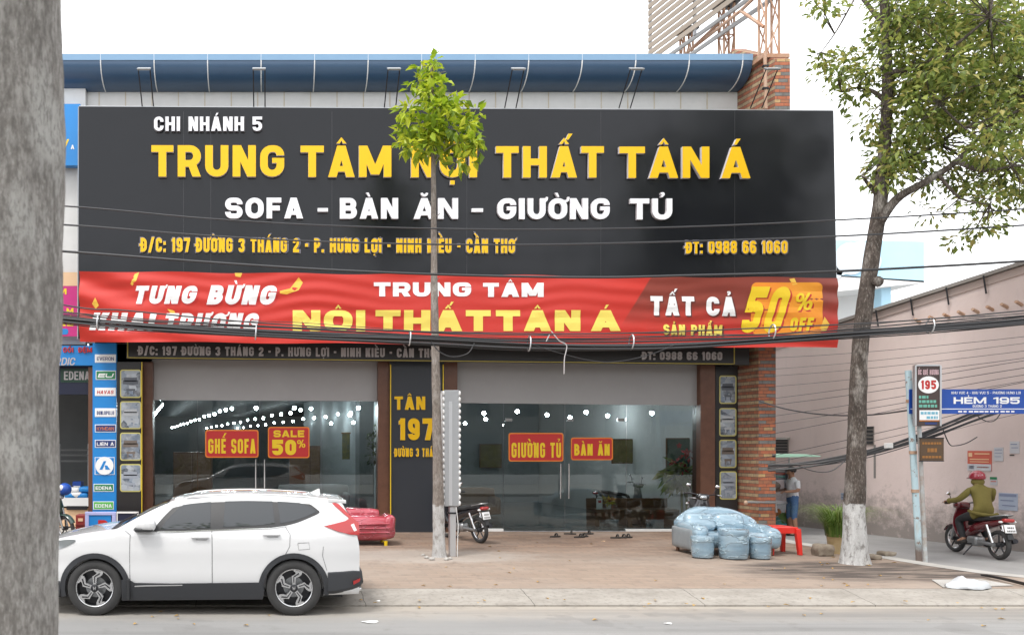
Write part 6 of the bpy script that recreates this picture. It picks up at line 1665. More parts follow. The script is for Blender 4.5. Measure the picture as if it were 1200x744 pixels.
    for (x, z, hw_) in ((.16, .66, .05), (.10, .72, .09), (-.1, .765, .125), (-.3, .775, .13), (-.38, .80, .13), (-.62, .83, .115), (-.74, .84, .07)):
        rows.append([mb.bm.verts.new(p) for p in ((x, -hw_, z - .06), (x, -hw_ * 1.02, z - .02), (x, -hw_ * .7, z + .015), (x, 0, z + .022), (x, hw_ * .7, z + .015), (x, hw_ * 1.02, z - .02), (x, hw_, z - .06))])
    for A, C in zip(rows, rows[1:]): [mb.bm.faces.new([A[k], A[(k + 1) % 7], C[(k + 1) % 7], C[k]]) for k in range(7)]
    mb.bm.faces.new(rows[0]); mb.bm.faces.new(rows[-1]); bmesh.ops.recalc_face_normals(mb.bm, faces=mb.bm.faces[:]); B_(mb, 'seat', M['black_rubber'])
    mb = MB(); mb.tube(smooth_path([(-.55, -.12, .82), (-.80, -.11, .87), (-.88, 0, .88), (-.80, .11, .87), (-.55, .12, .82)], 4), .012, 6); B_(mb, 'grab_rail', M['grey_metal'])
    mb = MB(); mb.rbox((-.84, 0, .775), (.10, .19, .075), .03, 4); B_(mb, 'taillight', M['taillight'])
    for sy in (-1, 1): mb = MB(); mb.ball((-.82, sy * .12, .745), (.04, .035, .022), 8); B_(mb, 'indicator', M['orange_print'] if False else M['white_paint'])
    mb = MB(); mb.prism([(-.80, -.045, .72), (-.92, -.05, .42), (-.92, .05, .42), (-.80, .045, .72)], (.02, 0, .0)); B_(mb, 'rear_fender', M['black_plastic'], sm=0)
    mb = MB(); mb.prism([(-.868, -.095, .695), (-.912, -.095, .545), (-.912, .095, .545), (-.868, .095, .695)], (.008, 0, .002)); pl_ = B_(mb, 'number_plate', M['white_print'], sm=0)
    mb = MB()
    for (z0, y0, y1) in ((.655, -.06, .06), (.595, -.075, .075)):
        x_ = -.8715 - (.695 - z0) * .293; k_ = 4 if z0 > .63 else 5
        for q_ in range(k_):
            a = y0 + (y1 - y0) * q_ / k_; mb.prism([(x_ - .0035, a, z0), (x_ - .0035 - .0088, a, z0 - .03), (x_ - .0035 - .0088, a + .017, z0 - .03), (x_ - .0035, a + .017, z0)], (.001, 0, 0))
    B_(mb, 'plate_lettering', M['dark_print'], pl_, sm=0)
    mb = MB(); mb.rbox((.02, 0, .30), (.30, .20, .20), .06, 5); B_(mb, 'engine', M['grey_metal'])
    mb = MB(); mb.tube(smooth_path([(.1, -.10, .25), (-.1, -.13, .2), (-.3, -.15, .24)], 4), .02, 8); mb.tube([(-.3, -.15, .24), (-.34, -.155, .26), (-.78, -.17, .38)], [.03, .045, .05], 10); B_(mb, 'exhaust', M['dark_metal'])
    mb = MB(); mb.tube([(-.18, .08, .30), (-.61, .085, .285)], .035, 8); B_(mb, 'swingarm', M['grey_metal'])
    for sy in (-1, 1): mb = MB(); mb.tube([(-.60, sy * .11, .32), (-.47, sy * .13, .66)], .028, 8); B_(mb, 'shock_absorber', M['chrome'])
    for sy in (-1, 1): mb = MB(); mb.tube([(.0, sy * .1, .24), (.0, sy * .28, .24)], .018, 6); B_(mb, 'foot_peg', M['black_rubber'])
    mb = MB(); mb.tube([(-.06, .12, .22), (-.02, .26, .02)], .012, 6); B_(mb, 'side_stand', M['dark_metal'])
    return t_
M['paint_maroon'] = mat('paint_maroon', (.13, .012, .018), .2, coat=1); M['paint_black'] = mat('paint_black', (.018, .018, .022), .2, coat=1); M['paint_grey'] = mat('paint_grey', (.10, .11, .12), .3, coat=.5)
# rider's motorcycle: rear wheel 1160,655  front wheel 1127,646
pr, pf = GP(1171, 655.5, .055), GP(1127, 647.5, .055)
d = (pf - pr); rzr = math.atan2(d.y, d.x)
ctr = pr + d.normalized() * .61
RB = motorbike('dark red motorcycle being ridden into the alley', (ctr.x, ctr.y, .055), rzr, M['paint_maroon'])
p = GP(566, 636, .145); motorbike('black motorcycle parked at the glass front behind the light box, number plate to the street', (p.x - .30, p.y + .55, zp(18.5)), R(113), M['paint_black'], lean=R(-5))
p = P(832, 640, 18.6); motorbike('black motorcycle mostly hidden behind the wrapped blue sofa', (p.x, 19.2, zp(19)), R(-108), M['paint_black'], lean=R(-4))
p = P(748, 619, 22.6); motorbike('dark motorcycle added behind the right glass in place of a mirrored one', (p.x, 23.6, .165), R(8), M['paint_grey'], lean=R(4))  # solid bike added behind the glass for a motorcycle's reflection
p = P(66, 622, 19.0); motorbike('dark green motorcycle half hidden behind the near trunk at the mattress shop', (p.x - .25, 19.2, zp(19)), R(-35), mat('paint_green', (.03, .06, .05), .25, coat=.8), lean=R(4))
mb = MB(); p = P(76, 573, 18.9); mb.ball(p, (.15, .17, .14), 14); h_ = thing('motorcycle_helmet', 'dark blue helmet with a white patch hung on the motorcycle beside the near trunk', 'helmet', p); mb.build('shell', M['blue_sign'], h_, smooth=60)
mb = MB(); mb.ball(p + Vector((-.05, -.09, .03)), (.08, .09, .07), 10); mb.build('visor', M['white_print'], h_, smooth=60)

# ------------------------------------------------------------------ people
def figure(name, joints, bones, radii, regions, parent, mats, sub=2, extra=None):
    """one continuous skin over a skeleton; joints in local space, regions: bone -> material index"""
    me = bpy.data.meshes.new('skel'); names = list(joints); idx = {n_: i for i, n_ in enumerate(names)}
    me.from_pydata([joints[n_] for n_ in names], [(idx[a], idx[b]) for a, b in bones], []); me.update()
    o = bpy.data.objects.new('skel', me); COL.objects.link(o)
    sk = o.modifiers.new('s', 'SKIN'); sk.use_smooth_shade = True; sk.branch_smoothing = .5
    ss = o.modifiers.new('ss', 'SUBSURF'); ss.levels = sub; ss.render_levels = sub
    lay = me.skin_vertices[0].data
    for n_, i in idx.items():
        r = radii[n_]; lay[i].radius = r if isinstance(r, tuple) else (r, r); lay[i].use_root = (n_ == 'pelvis')
    bpy.context.view_layer.update(); m2 = bpy.data.meshes.new_from_object(o.evaluated_get(bpy.context.evaluated_depsgraph_get())); bpy.data.objects.remove(o)
    bm = bmesh.new(); bm.from_mesh(m2)
    print('SKIN', name, sum(1 for e in bm.edges if e.is_boundary))
    he = [e for e in bm.edges if e.is_boundary]
    if he: bmesh.ops.holes_fill(bm, edges=he, sides=0)
    for f in bm.faces:
        c = f.calc_center_median(); best = (9e9, 0)
        for (a, b), r_ in zip(bones, regions):
            A, B = Vector(joints[a]), Vector(joints[b]); ab = B - A; u = max(0, min(1, (c - A).dot(ab) / max(ab.length_squared, 1e-9))); dd = (c - (A + ab * u)).length
            if callable(r_): k = r_(u)
            else: k = r_
            if dd < best[0]: best = (dd, k)
        f.material_index = best[1]
    if extra: extra(bm)
    m3 = bpy.data.meshes.new(name); bm.to_mesh(m3); bm.free(); m3.shade_smooth()
    return link(name, m3, mats, parent, world=False)
def add_tube(bm, pts, r, mi):
    t = MB(); t.bm.free(); t.bm = bm; n0 = len(bm.faces); t.tube(pts, r, 7); bm.faces.ensure_lookup_table()
    for f in bm.faces[n0:]: f.material_index = mi
M['olive_jacket'] = mat('olive_jacket', (.15, .125, .028), .85, (.19, .155, .04), 6, .3, .01, 9)
M['black_trousers'] = mat('black_trousers', (.018, .018, .02), .85)
M['white_shirt'] = mat('white_shirt', (.66, .68, .72), .85, (.74, .75, .78), 5, .3)
M['denim'] = mat('denim', (.05, .11, .24), .85, (.07, .15, .30), 8, .3)
M['sandal'] = mat('sandal', (.03, .025, .022), .7)
# rider: local frame of the motorcycle
rd_ = thing('person', 'rider in an olive jacket, black trousers and red helmet on the dark red motorcycle', 'person', (ctr.x, ctr.y, .055), rzr)
J = {'pelvis': (-.20, 0, .86), 'waist': (-.19, 0, 1.02), 'chest': (-.13, 0, 1.22), 'upper': (-.10, 0, 1.34), 'neck': (-.07, 0, 1.43), 'head': (-.03, 0, 1.52), 'crown': (-.02, 0, 1.60)}
for s_, sy in (('l', 1), ('r', -1)):
    J.update({'sh' + s_: (-.10, sy * .185, 1.315), 'el' + s_: (.03, sy * .305, 1.12), 'wr' + s_: (.27, sy * .325, 1.075), 'ha' + s_: (.335, sy * .33, 1.06),
              'hip' + s_: (-.14, sy * .11, .84), 'kn' + s_: (.22, sy * .20, .70), 'an' + s_: (.03, sy * .22, .32), 'to' + s_: (.17, sy * .24, .275)})
bones = [('pelvis', 'waist'), ('waist', 'chest'), ('chest', 'upper'), ('upper', 'neck'), ('neck', 'head'), ('head', 'crown')]; reg = [0, 0, 0, 0, 2, 2]
for s_ in 'lr':
    bones += [('upper', 'sh' + s_), ('sh' + s_, 'el' + s_), ('el' + s_, 'wr' + s_), ('wr' + s_, 'ha' + s_), ('pelvis', 'hip' + s_), ('hip' + s_, 'kn' + s_), ('kn' + s_, 'an' + s_), ('an' + s_, 'to' + s_)]
    reg += [0, 0, 0, 2, 0, lambda u: 0 if u < .12 else 1, lambda u: 1 if u < .93 else 2, 2]
rad = {'pelvis': (.19, .15), 'waist': (.18, .135), 'chest': (.20, .14), 'upper': (.17, .11), 'neck': (.06, .06), 'head': (.085, .095), 'crown': (.075, .085)}
for s_ in 'lr': rad.update({'sh' + s_: .078, 'el' + s_: .06, 'wr' + s_: .05, 'ha' + s_: (.036, .03), 'hip' + s_: .12, 'kn' + s_: .08, 'an' + s_: .05, 'to' + s_: (.04, .03)})
def hands(bm):
    for sy in (-1, 1):
        for k in range(4):
            y = sy * (.295 + k * .022); add_tube(bm, [(.325, y, 1.075), (.365, y, 1.068), (.38, y, 1.04), (.358, y, 1.012), (.33, y, 1.01)], [.011, .011, .0105, .010, .008], 2)
        add_tube(bm, [(.315, sy * .30, 1.06), (.335, sy * .275, 1.03), (.355, sy * .27, 1.015)], [.013, .012, .009], 2)
        # jacket hem and cuffs
    for sy in (-1, 1):
        add_tube(bm, [(.24, sy * .335, 1.083), (.262, sy * .335, 1.077)], [.058, .058], 0)
        add_tube(bm, [(-.02, sy * .22, .285), (.20, sy * .245, .245)], [.045, .04], 3)
figure('body', J, bones, rad, reg, rd_, [M['olive_jacket'], M['black_trousers'], M['skin'], M['sandal']], 2, hands)
mb = MB(); rows = []
mb.ball((-.02, 0, 1.575), (.155, .135, .135), 18)
for v in list(mb.bm.verts):
    if v.co.z < 1.535: v.co.z = 1.535 + (v.co.z - 1.535) * .25
M['helmet_red'] = mat('helmet_red', (.30, .015, .035), .2, coat=1)
hm = mb.build('helmet', M['helmet_red'], rd_, world=False, smooth=60)
mb = MB(); mb.prism([(.10, -.11, 1.545), (.19, -.07, 1.525), (.19, .07, 1.525), (.10, .11, 1.545)], (0, 0, .012)); mb.build('peak', M['helmet_red'], hm, world=False)
mb = MB(); mb.tube([(-.14, -.07, 1.60), (-.155, 0, 1.62), (-.14, .07, 1.60)], .012, 5); mb.build('vent', M['paper'], hm, world=False)
mb = MB(); mb.ball((-.035, 0, 1.475), (.115, .11, .085), 14); mb.build('neck_scarf', M['olive_jacket'], rd_, world=False, smooth=60)
mb = MB(); mb.tube(smooth_path([(-.36, -.14, .86), (-.40, 0, .84), (-.36, .14, .86), (-.2, .20, .88), (-.05, .17, .90)], 4), .03, 6); mb.build('jacket_hem', M['olive_jacket'], rd_, world=False, smooth=60)

# vendor standing at the cart, in profile facing left
VY = 20.9; vx = XX(929, VY)
mp = thing('person', 'man in a pale shirt and denim shorts standing at the food cart', 'person', (vx, VY, .05), math.pi)
J = {'pelvis': (0, 0, .88), 'waist': (.0, 0, 1.02), 'chest': (.01, 0, 1.22), 'upper': (0, 0, 1.35), 'neck': (.03, 0, 1.44), 'head': (.05, 0, 1.54), 'crown': (.045, 0, 1.61)}
for s_, sy in (('l', 1), ('r', -1)):
    J.update({'sh' + s_: (0, sy * .18, 1.34), 'el' + s_: (.02, sy * .25, 1.10), 'wr' + s_: (.22, sy * .18, 1.08), 'ha' + s_: (.29, sy * .16, 1.075), 'hip' + s_: (0, sy * .09, .86), 'kn' + s_: (.03, sy * .10, .47), 'an' + s_: (-.02, sy * .10, .08), 'to' + s_: (.13, sy * .12, .04)})
reg = [lambda u: 1 if u < .3 else 0, 0, 0, lambda u: 0 if u < .5 else 2, 2, 2]
bones = [('pelvis', 'waist'), ('waist', 'chest'), ('chest', 'upper'), ('upper', 'neck'), ('neck', 'head'), ('head', 'crown')]
for s_ in 'lr':
    bones += [('upper', 'sh' + s_), ('sh' + s_, 'el' + s_), ('el' + s_, 'wr' + s_), ('wr' + s_, 'ha' + s_), ('pelvis', 'hip' + s_), ('hip' + s_, 'kn' + s_), ('kn' + s_, 'an' + s_), ('an' + s_, 'to' + s_)]
    reg += [0, lambda u: 0 if u < .8 else 2, 2, 2, 1, lambda u: 1, lambda u: 1 if u < .12 else 2, 2]
rad = {'pelvis': (.15, .12), 'waist': (.155, .115), 'chest': (.18, .125), 'upper': (.15, .10), 'neck': .055, 'head': (.08, .095), 'crown': (.07, .085)}
for s_ in 'lr': rad.update({'sh' + s_: .075, 'el' + s_: .05, 'wr' + s_: .034, 'ha' + s_: (.036, .022), 'hip' + s_: .10, 'kn' + s_: .07, 'an' + s_: .042, 'to' + s_: (.04, .03)})
def vend(bm):
    for sy in (-1, 1):
        for k in range(4): y = sy * (.13 + k * .02); add_tube(bm, [(.30, y, 1.08), (.345, y, 1.075), (.37, y, 1.055), (.375, y, 1.03)], [.010, .010, .009, .007], 2)
        add_tube(bm, [(.27, sy * .12, 1.075), (.31, sy * .10, 1.06), (.34, sy * .10, 1.05)], [.012, .011, .008], 2)
    add_tube(bm, [(.125, 0, 1.535), (.155, 0, 1.515), (.13, 0, 1.50)], [.012, .016, .010], 2)
    for sy in (-1, 1): add_tube(bm, [(.04, sy * .085, 1.56), (.035, sy * .098, 1.53), (.045, sy * .088, 1.50)], [.012, .016, .008], 2); add_tube(bm, [(.132, sy * .035, 1.552), (.136, sy * .035, 1.55)], [.009, .009], 3)
figure('body', J, bones, rad, reg, mp, [M['white_shirt'], M['denim'], M['skin'], M['hair']], 2, vend)
mb = MB(); mb.ball((.03, 0, 1.60), (.115, .10, .085), 14)
for v in list(mb.bm.verts):
    if v.co.x > .08: v.co.z = max(v.co.z, 1.60)
mb.build('hair', M['hair'], mp, world=False, smooth=60)
for sy in (-1, 1): mb = MB(); mb.rbox((.05, sy * .11, .015), (.27, .09, .03), .012, 4); mb.build('sandal', M['sandal'], mp, world=False, smooth=60)

# ------------------------------------------------------------------ food cart
fc = thing('food_cart', 'glass fronted food cart with a pale green canopy beside the brick pillar', 'cart', (XX(914, 21.0), 21.0, .05))
C0, C1 = XX(899, 21.0), XX(926.5, 21.0); cz = lambda y: ZZ(y, 21.0)
mb = MB(); mb.prism([P(904, 536, 20.2), P(962, 535, 20.2), P(962, 534, 20.2), P(945, 532, 20.2), P(915, 531.5, 20.2), P(904, 534, 20.2)], (-.2, 1.5, 0)); mb.build('canopy', mat('canopy_green', (.34, .60, .46), .5, (.42, .66, .52), 2, .3), fc, bevel=.01)
for (x, y) in ((C0 + .03, 21.0), (C1 - .03, 21.0), (C0 + .03, 21.7), (C1 - .03, 21.7)): mb = MB(); mb.tube([(x, y, .3), (x, y, cz(535))], .022, 8); mb.build('post', M['aluminium'], fc, smooth=40)
MB().box((C0, 21.02, cz(622)), (C1, 21.7, cz(590))).build('cabinet', M['clear_plastic'], fc)
MB().box((C0 - .03, 20.97, cz(590)), (C1 + .03, 21.75, cz(588))).build('counter', M['aluminium'], fc, bevel=.006)
MB().box((C0 - .0, 21.02, cz(624)), (C1 + .0, 21.7, cz(621.5))).build('bottom_tray', M['aluminium'], fc)
MB().box((C0 + .02, 21.0, cz(587.8)), (C1 - .02, 21.02, cz(555))).build('glass_pane', M['clear_plastic'], fc)
MB().box((C0 + .02, 21.03, cz(562)), (C1 - .05, 21.05, cz(550))).build('menu_board', mat('menu', (.25, .26, .27), .6), fc)
for i, (m_, y0, y1) in enumerate(((M['poster_red'], 556, 553.5), (M['teal_print'], 559.5, 557.5), (M['paper'], 552.8, 551))): MB().box((C0 + .06, 21.02, cz(y0)), (C1 - .12, 21.028, cz(y1))).build('menu_stripe', m_, fc)
for (x, y) in ((C0 + .06, 21.05), (C1 - .06, 21.05)): mb = MB(); mb.lathe([(.12, -.03), (.13, 0), (.12, .03)], (x, y, .18), (0, 1, 0), 18); mb.build('wheel', M['black_rubber'], fc, smooth=40)
for i, (x, y, r, m_, lab) in enumerate(((909, 612, .15, M['teal_print'], 'teal plastic bag on the lower tray of the food cart'), (919, 608, .17, mat('lime_bag', (.30, .50, .12), .5), 'lime green bag of leaves inside the food cart'), (911, 600, .09, M['orange_print'], 'small orange packet inside the food cart'), (908, 570, .12, mat('straw', (.33, .24, .16), .8), 'brown food bundle behind the food cart glass'))):
    c = P(x, y, 21.3); mb = MB(); mb.ball(c, (r, r * .9, r), 14); o = mb.build('bag', m_, smooth=60, fn=lambda p: p + Vector((noise.noise(p * 9), noise.noise(p * 9.5), noise.noise(p * 10))) * .04); tag(o, lab, 'bag')
o = thing('plastic_bucket', 'cyan plastic bucket standing on the ground under the food cart', 'bucket', (XX(914, 20.8), 20.8, .05)); mb = MB(); mb.lathe([(.10, 0), (.14, .28), (.15, .29), (.13, .28), (.09, .02), (.0001, .02)], (XX(914, 20.8), 20.8, .05), (0, 0, 1), 18); mb.build('shell', mat('cyan_plastic', (.03, .35, .40), .4), o, smooth=40)
mb = MB(); mb.tube([(XX(914, 20.8) + math.cos(a) * .14, 20.8, .33 + math.sin(a) * .10) for a in [i / 10 * 3.14 for i in range(11)]], .006, 5); mb.build('handle', M['grey_metal'], o)

# ------------------------------------------------------------------ sofas
def wrap_mat(name, c1, c2, tr=.25):
    m = mat(name, c1, .16, None, coat=.9); n = NT(m); p = n.pos(False)
    a = n.noise(n.map(p, (1.6, 1.6, 5)), 1.1, 4, .55); b = n.noise(n.map(p, (2.2, 2.2, 6)), .9, 3, .5); d = n.noise(p, 2.2, 4)
    st = n.step(n.math('ABSOLUTE', n.math('SUBTRACT', b, .5)), .0, .022)
    c = n.mix(n.step(a, .35, .68), c1, c2); c = n.mix(n.math('MULTIPLY', n.math('SUBTRACT', 1, st), .45), c, tuple(min(1, x * 1.7 + .12) for x in c2))  # pale lines paint the film's crease highlights into the colour
    n.col(c); n.bump(n.math('ADD', a, n.math('MULTIPLY', st, -.6)), .028); return m
M['wrap_blue'] = wrap_mat('wrap_blue', (.20, .30, .38), (.34, .46, .54)); M['wrap_red'] = wrap_mat('wrap_red', (.38, .035, .055), (.52, .12, .16))
def wob(s=.018, f=5): return lambda p: p + Vector((noise.noise(p * f), noise.noise(p * f + Vector((7, 0, 0))), noise.noise(p * f + Vector((0, 7, 0))))) * s
SYY = 17.0; sz = zp(16.5)
bs = thing('blue_sofa', 'large curved sofa wrapped in pale blue plastic in front of the right shop window', 'sofa', (XX(850, SYY), SYY, sz))
def spx(px, Y): return XX(px, Y)
cx0, cx1 = XX(797, 16.9), XX(895, 16.9)
W__ = cx1 - cx0; cxm = (cx0 + cx1) / 2
mb = MB(); mb.rbox((cxm, 16.75, sz + .29), (W__ * .86, .85, .30), .10, 8); mb.build('seat', M['wrap_blue'], bs, smooth=70, fn=wob())
def backfn(q):
    u = q.x / (W__ * .5); top = max(0, q.z + .28) / .56
    q = Vector((q.x, q.y + .20 * u * u * -1 + .10 * top, q.z + (.10 * math.exp(-((u + .36) / .33) ** 2) + .09 * math.exp(-((u - .22) / .35) ** 2) - .30 * max(0, abs(u) - .45) ** 1.3) * top)); return q
mb = MB(); mb.rbox((cxm, 17.25, sz + .50), (W__ * .98, .34, .56), .15, 12, fn=backfn); mb.build('backrest', M['wrap_blue'], bs, smooth=70, fn=wob(.022))
for k, u in enumerate((-.24, .10)): mb = MB(); mb.rbox((cxm + u * W__, 17.0, sz + .60), (W__ * .36, .26, .34), .12, 8, fn=lambda q: Vector((q.x, q.y + q.z * .3, q.z))); mb.build('back_cushion', M['wrap_blue'], bs, smooth=70, fn=wob(.02))
for s_, sx in ((-1, cx0 + .16), (1, cx1 - .12)):
    mb = MB(); mb.rbox((sx, 16.75, sz + .40), (.30, .95, .46), .13, 8, fn=lambda q: Vector((q.x, q.y, q.z - .10 * max(0, -q.y) - (.06 if s_ > 0 else 0) * (q.z > 0)))); mb.build('armrest', M['wrap_blue'], bs, smooth=70, fn=wob(.02))
# dark open end of the back roll, grey side
mb = MB(); mb.rbox((cx0 + .05, 16.85, sz + .30), (.12, .85, .42), .05, 6); mb.build('side_panel', mat('sofa_side', (.22, .25, .27), .4, (.30, .33, .35), 5, .3), bs, smooth=70, fn=wob(.01))
for (x, y) in ((cx0 + .1, 16.35), (cx1 - .15, 16.4), (cx0 + .1, 17.2), (cx1 - .15, 17.2)): mb = MB(); mb.lathe([(.03, 0), (.035, .16)], (x, y, sz), (0, 0, 1), 10); mb.build('leg', M['wood_red'], bs)
def pouf(x0, x1, ytop, ybot, label):
    Y = GY(ybot); a, b = XX(x0, Y), XX(x1, Y); w_ = b - a; zt_ = ZZ(ytop, Y) + .02; z0 = zp(Y); h_ = zt_ - z0
    t_ = thing('round_stool', label, 'stool', ((a + b) / 2, Y + w_ / 2, z0), 0, 'plastic wrapped stools before the blue sofa')
    c = ((a + b) / 2, Y + w_ / 2, z0); r = w_ / 2
    mb = MB(); mb.lathe([(r * .9, .02), (r * .97, .05), (r, h_ * .4), (r, h_ - .10)], c, (0, 0, 1), 30); mb.build('base', M['wrap_blue'], t_, smooth=50, fn=wob(.010, 7))
    mb = MB(); mb.lathe([(r * 1.0, h_ - .115), (r * 1.03, h_ - .10), (r * 1.03, h_ - .025), (r * .99, h_ - .006), (r * .6, h_ + .002), (.0001, h_ + .003)], c, (0, 0, 1), 30); mb.build('cushion', M['wrap_blue'], t_, smooth=50, fn=wob(.012, 7))
    mb = MB(); mb.lathe([(r * .86, 0), (r * .86, .03)], c, (0, 0, 1), 24); mb.build('foot', M['black_plastic'], t_)
pouf(817, 842, 630, 655, 'wrapped blue stool at the left front of the blue sofa')
pouf(852, 884.5, 622, 656.5, 'largest wrapped blue stool in the middle of the three')
pouf(885.5, 909, 631, 656, 'wrapped blue stool nearest the red plastic stool')
low_stool('bright red plastic stool standing right of the blue stools', 904, 937.5, 617.5, 16.5, M['red_plastic'])
low_stool('second red plastic stool half hidden behind the blue sofa arm', 895, 909, 620, 18.2, mat('stool_red', (.52, .02, .02), .4))
# red sofa behind the car
rsx0, rsx1 = XX(330, 18.0), XX(464.5, 18.0); rz_ = zp(18)
rs_ = thing('red_sofa', 'long red sofa wrapped in clear plastic behind the tail of the white car', 'sofa', ((rsx0 + rsx1) / 2, 18.4, rz_))
mb = MB(); mb.rbox(((rsx0 + rsx1) / 2, 18.35, rz_ + .36), (rsx1 - rsx0, .8, .52), .17, 10, fn=lambda q: Vector((q.x - .18 * max(0, q.z + .02) * (1 if q.x > 0 else 0), q.y, q.z))); mb.build('seat', M['wrap_red'], rs_, smooth=70, fn=wob(.022, 4))
mb = MB(); mb.rbox(((rsx0 + rsx1) / 2 - .12, 18.65, rz_ + .60), (rsx1 - rsx0 - .30, .38, .30), .12, 10); mb.build('backrest', M['wrap_red'], rs_, smooth=70, fn=wob(.022, 4))
mb = MB(); mb.rbox((rsx1 - .14, 18.3, rz_ + .46), (.24, .74, .38), .11, 8); mb.build('armrest', M['wrap_red'], rs_, smooth=70, fn=wob(.02, 5))
for k in range(3): mb = MB(); mb.tube(smooth_path([(rsx0 + .2, 17.94, rz_ + .28 + k * .09), ((rsx0 + rsx1) / 2, 17.925, rz_ + .27 + k * .09), (rsx1 - .15, 17.935, rz_ + .29 + k * .09)], 4), .018, 6); mb.build('piping', M['wrap_red'], rs_, smooth=60)
for x in (rsx0 + .2, rsx1 - .22):
    for y in (18.02, 18.65): mb = MB(); mb.lathe([(.035, 0), (.04, .10)], (x, y, rz_), (0, 0, 1), 10); mb.build('leg', M['yellow_print'], rs_)

# ------------------------------------------------------------------ inside the right showroom
tb = thing('wooden_bench', 'low carved brown wooden bench behind the right glass doors', 'bench', (XX(755, 22.2), 22.2, .165)); zt_ = ZZ(596, 22.2)
a, b = XX(695, 22.2), XX(792, 22.2)
MB().box((a, 22.0, zt_ - .08), (b, 22.7, zt_)).build('seat', M['wood_brown'], tb, bevel=.01)
for x in (a + .05, a + .9, b - .9, b - .05): MB().box((x - .06, 22.05, .165), (x + .06, 22.65, zt_ - .08)).build('leg', M['wood_brown'], tb, bevel=.01)
MB().box((a, 22.02, zt_ - .26), (b, 22.06, zt_ - .08)).build('apron', M['wood_brown'], tb, bevel=.008)
MB().box((a, 22.66, zt_), (b, 22.72, zt_ + .25)).build('back_rail', M['wood_brown'], tb, bevel=.01)
fp = thing('flower_pot', 'small white pot of yellow flowers on the wooden bench', 'flower pot', P(713, 596, 22.2)); c = P(713, 596, 22.2)
mb = MB(); mb.lathe([(.05, 0), (.075, .13), (.065, .13), (.0001, .11)], c, (0, 0, 1), 16); mb.build('pot', M['white_paint'], fp, smooth=40)
leaf_mesh('flowers', clump(c + Vector((0, 0, .22)), .14, 60, .10, .0), leaf_mat('yellow_flower', [(.25, .32, .03), (.55, .45, .03), (.7, .6, .05)]), fp)
t_ = thing('card_stand', 'small white card with a red heart shape on the wooden bench', 'card', P(702.5, 597, 22.2)); panel('card', 699, 584, 706, 597, 22.15, M['white_print'], t_, .01); panel('print', 701, 586, 704.5, 589, 22.145, M['red_print'], t_, .004)
for (lab, x0, y0, x1, y1, Y, cs) in (('large painting of red flowers on dark green behind the right glass', 781, 513, 815, 566, 22.75, 'flower'), ('olive gold framed painting behind the sign reading BÀN ĂN', 717, 514, 744, 543, 25.3, 'gold'), ('large dim wall picture left of the sign reading GIƯỜNG TỦ', 562, 520, 588, 548, 30.7, 'gold')):
    t_ = thing('wall_painting', lab, 'painting', P((x0 + x1) / 2, y1, Y)); panel('frame', x0, y0, x1, y1, Y, M['wood_brown'], t_, .05)
    m_ = mat('painted_' + cs, (.02, .06, .05), .5, (.07, .14, .10), 2.5, .2) if cs == 'flower' else mat('painted_gold', (.12, .10, .03), .5, (.26, .20, .06), 4, .25)
    panel('canvas', x0 + 1.2, y0 + 1.2, x1 - 1.2, y1 - 1.2, Y - .01, m_, t_, .01)
    if cs == 'flower':
        for (x, y, r) in ((789, 545, .10), (805, 530, .09), (796, 522, .06), (810, 548, .06)): mb = MB(); c = P(x, y, Y - .014); mb.prism([c + Vector((math.cos(q) * r * (1 + .3 * math.sin(q * 5)), 0, math.sin(q) * r * (1 + .3 * math.sin(q * 5)))) for q in [i / 30 * 6.2832 for i in range(30)]], (0, .004, 0)); mb.build('painted_flower', mat('flower_red', (.45, .03, .03), .5), t_)
pl_ = thing('indoor_plant', 'tall indoor plant in a white pot behind the right end of the glass', 'plant', P(802, 620, 22.3)); c = P(802, 620, 22.3); c.z = .165
mb = MB(); mb.lathe([(.16, 0), (.20, .34), (.18, .34), (.0001, .30)], c, (0, 0, 1), 18); mb.build('pot', M['white_paint'], pl_, smooth=40)
mb = MB(); mb.tube([c + Vector((-.06, 0, .3)), c + Vector((-.08, 0, 1.2))], .03, 6); mb.tube([c + Vector((.06, 0, .3)), c + Vector((.05, 0, 1.3))], .028, 6); mb.build('stem', mat('bamboo', (.30, .30, .06), .5), pl_)
lv = []
for i in range(5): lv += clump(c + Vector((rv().x * .2, rv().y * .2, 1.35 + rv().z * .2)), .35, 18, .42, .4)
leaf_mesh('foliage', lv, M['leaf_old'], pl_)
lv = []
for x, y in ((793, 543), (806, 533), (799, 549)): lv += clump(P(x, y, 22.15), .10, 16, .15, .1)
leaf_mesh('blossom', lv, leaf_mat('red_blossom', [(.40, .02, .03), (.60, .05, .06), (.30, .01, .02)], .2), pl_)
# big wardrobes, sofas and a bed in the showrooms
def indoor_sofa(label, x, Y, m, w_=1.9):
    t_ = thing('showroom_sofa', label, 'sofa', (x, Y, .165)); mb = MB(); mb.rbox((x, Y, .42), (w_, .85, .32), .08, 5); mb.build('seat', m, t_, smooth=60)
    mb = MB(); mb.rbox((x, Y + .36, .72), (w_, .22, .6), .09, 5); mb.build('backrest', m, t_, smooth=60)
    for s_ in (-1, 1): mb = MB(); mb.rbox((x + s_ * (w_ / 2 - .1), Y, .55), (.2, .85, .45), .08, 5); mb.build('armrest', m, t_, smooth=60)
indoor_sofa('brown sofa inside the left showroom near the glass doors', -.6, 24.0, M['wood_brown']); indoor_sofa('grey sofa deep inside the left showroom', 1.4, 26.5, M['grey_panel'], 2.2)
indoor_sofa('brown sofa at the left end of the right showroom', 5.6, 24.6, M['wood_brown'], 2.0)
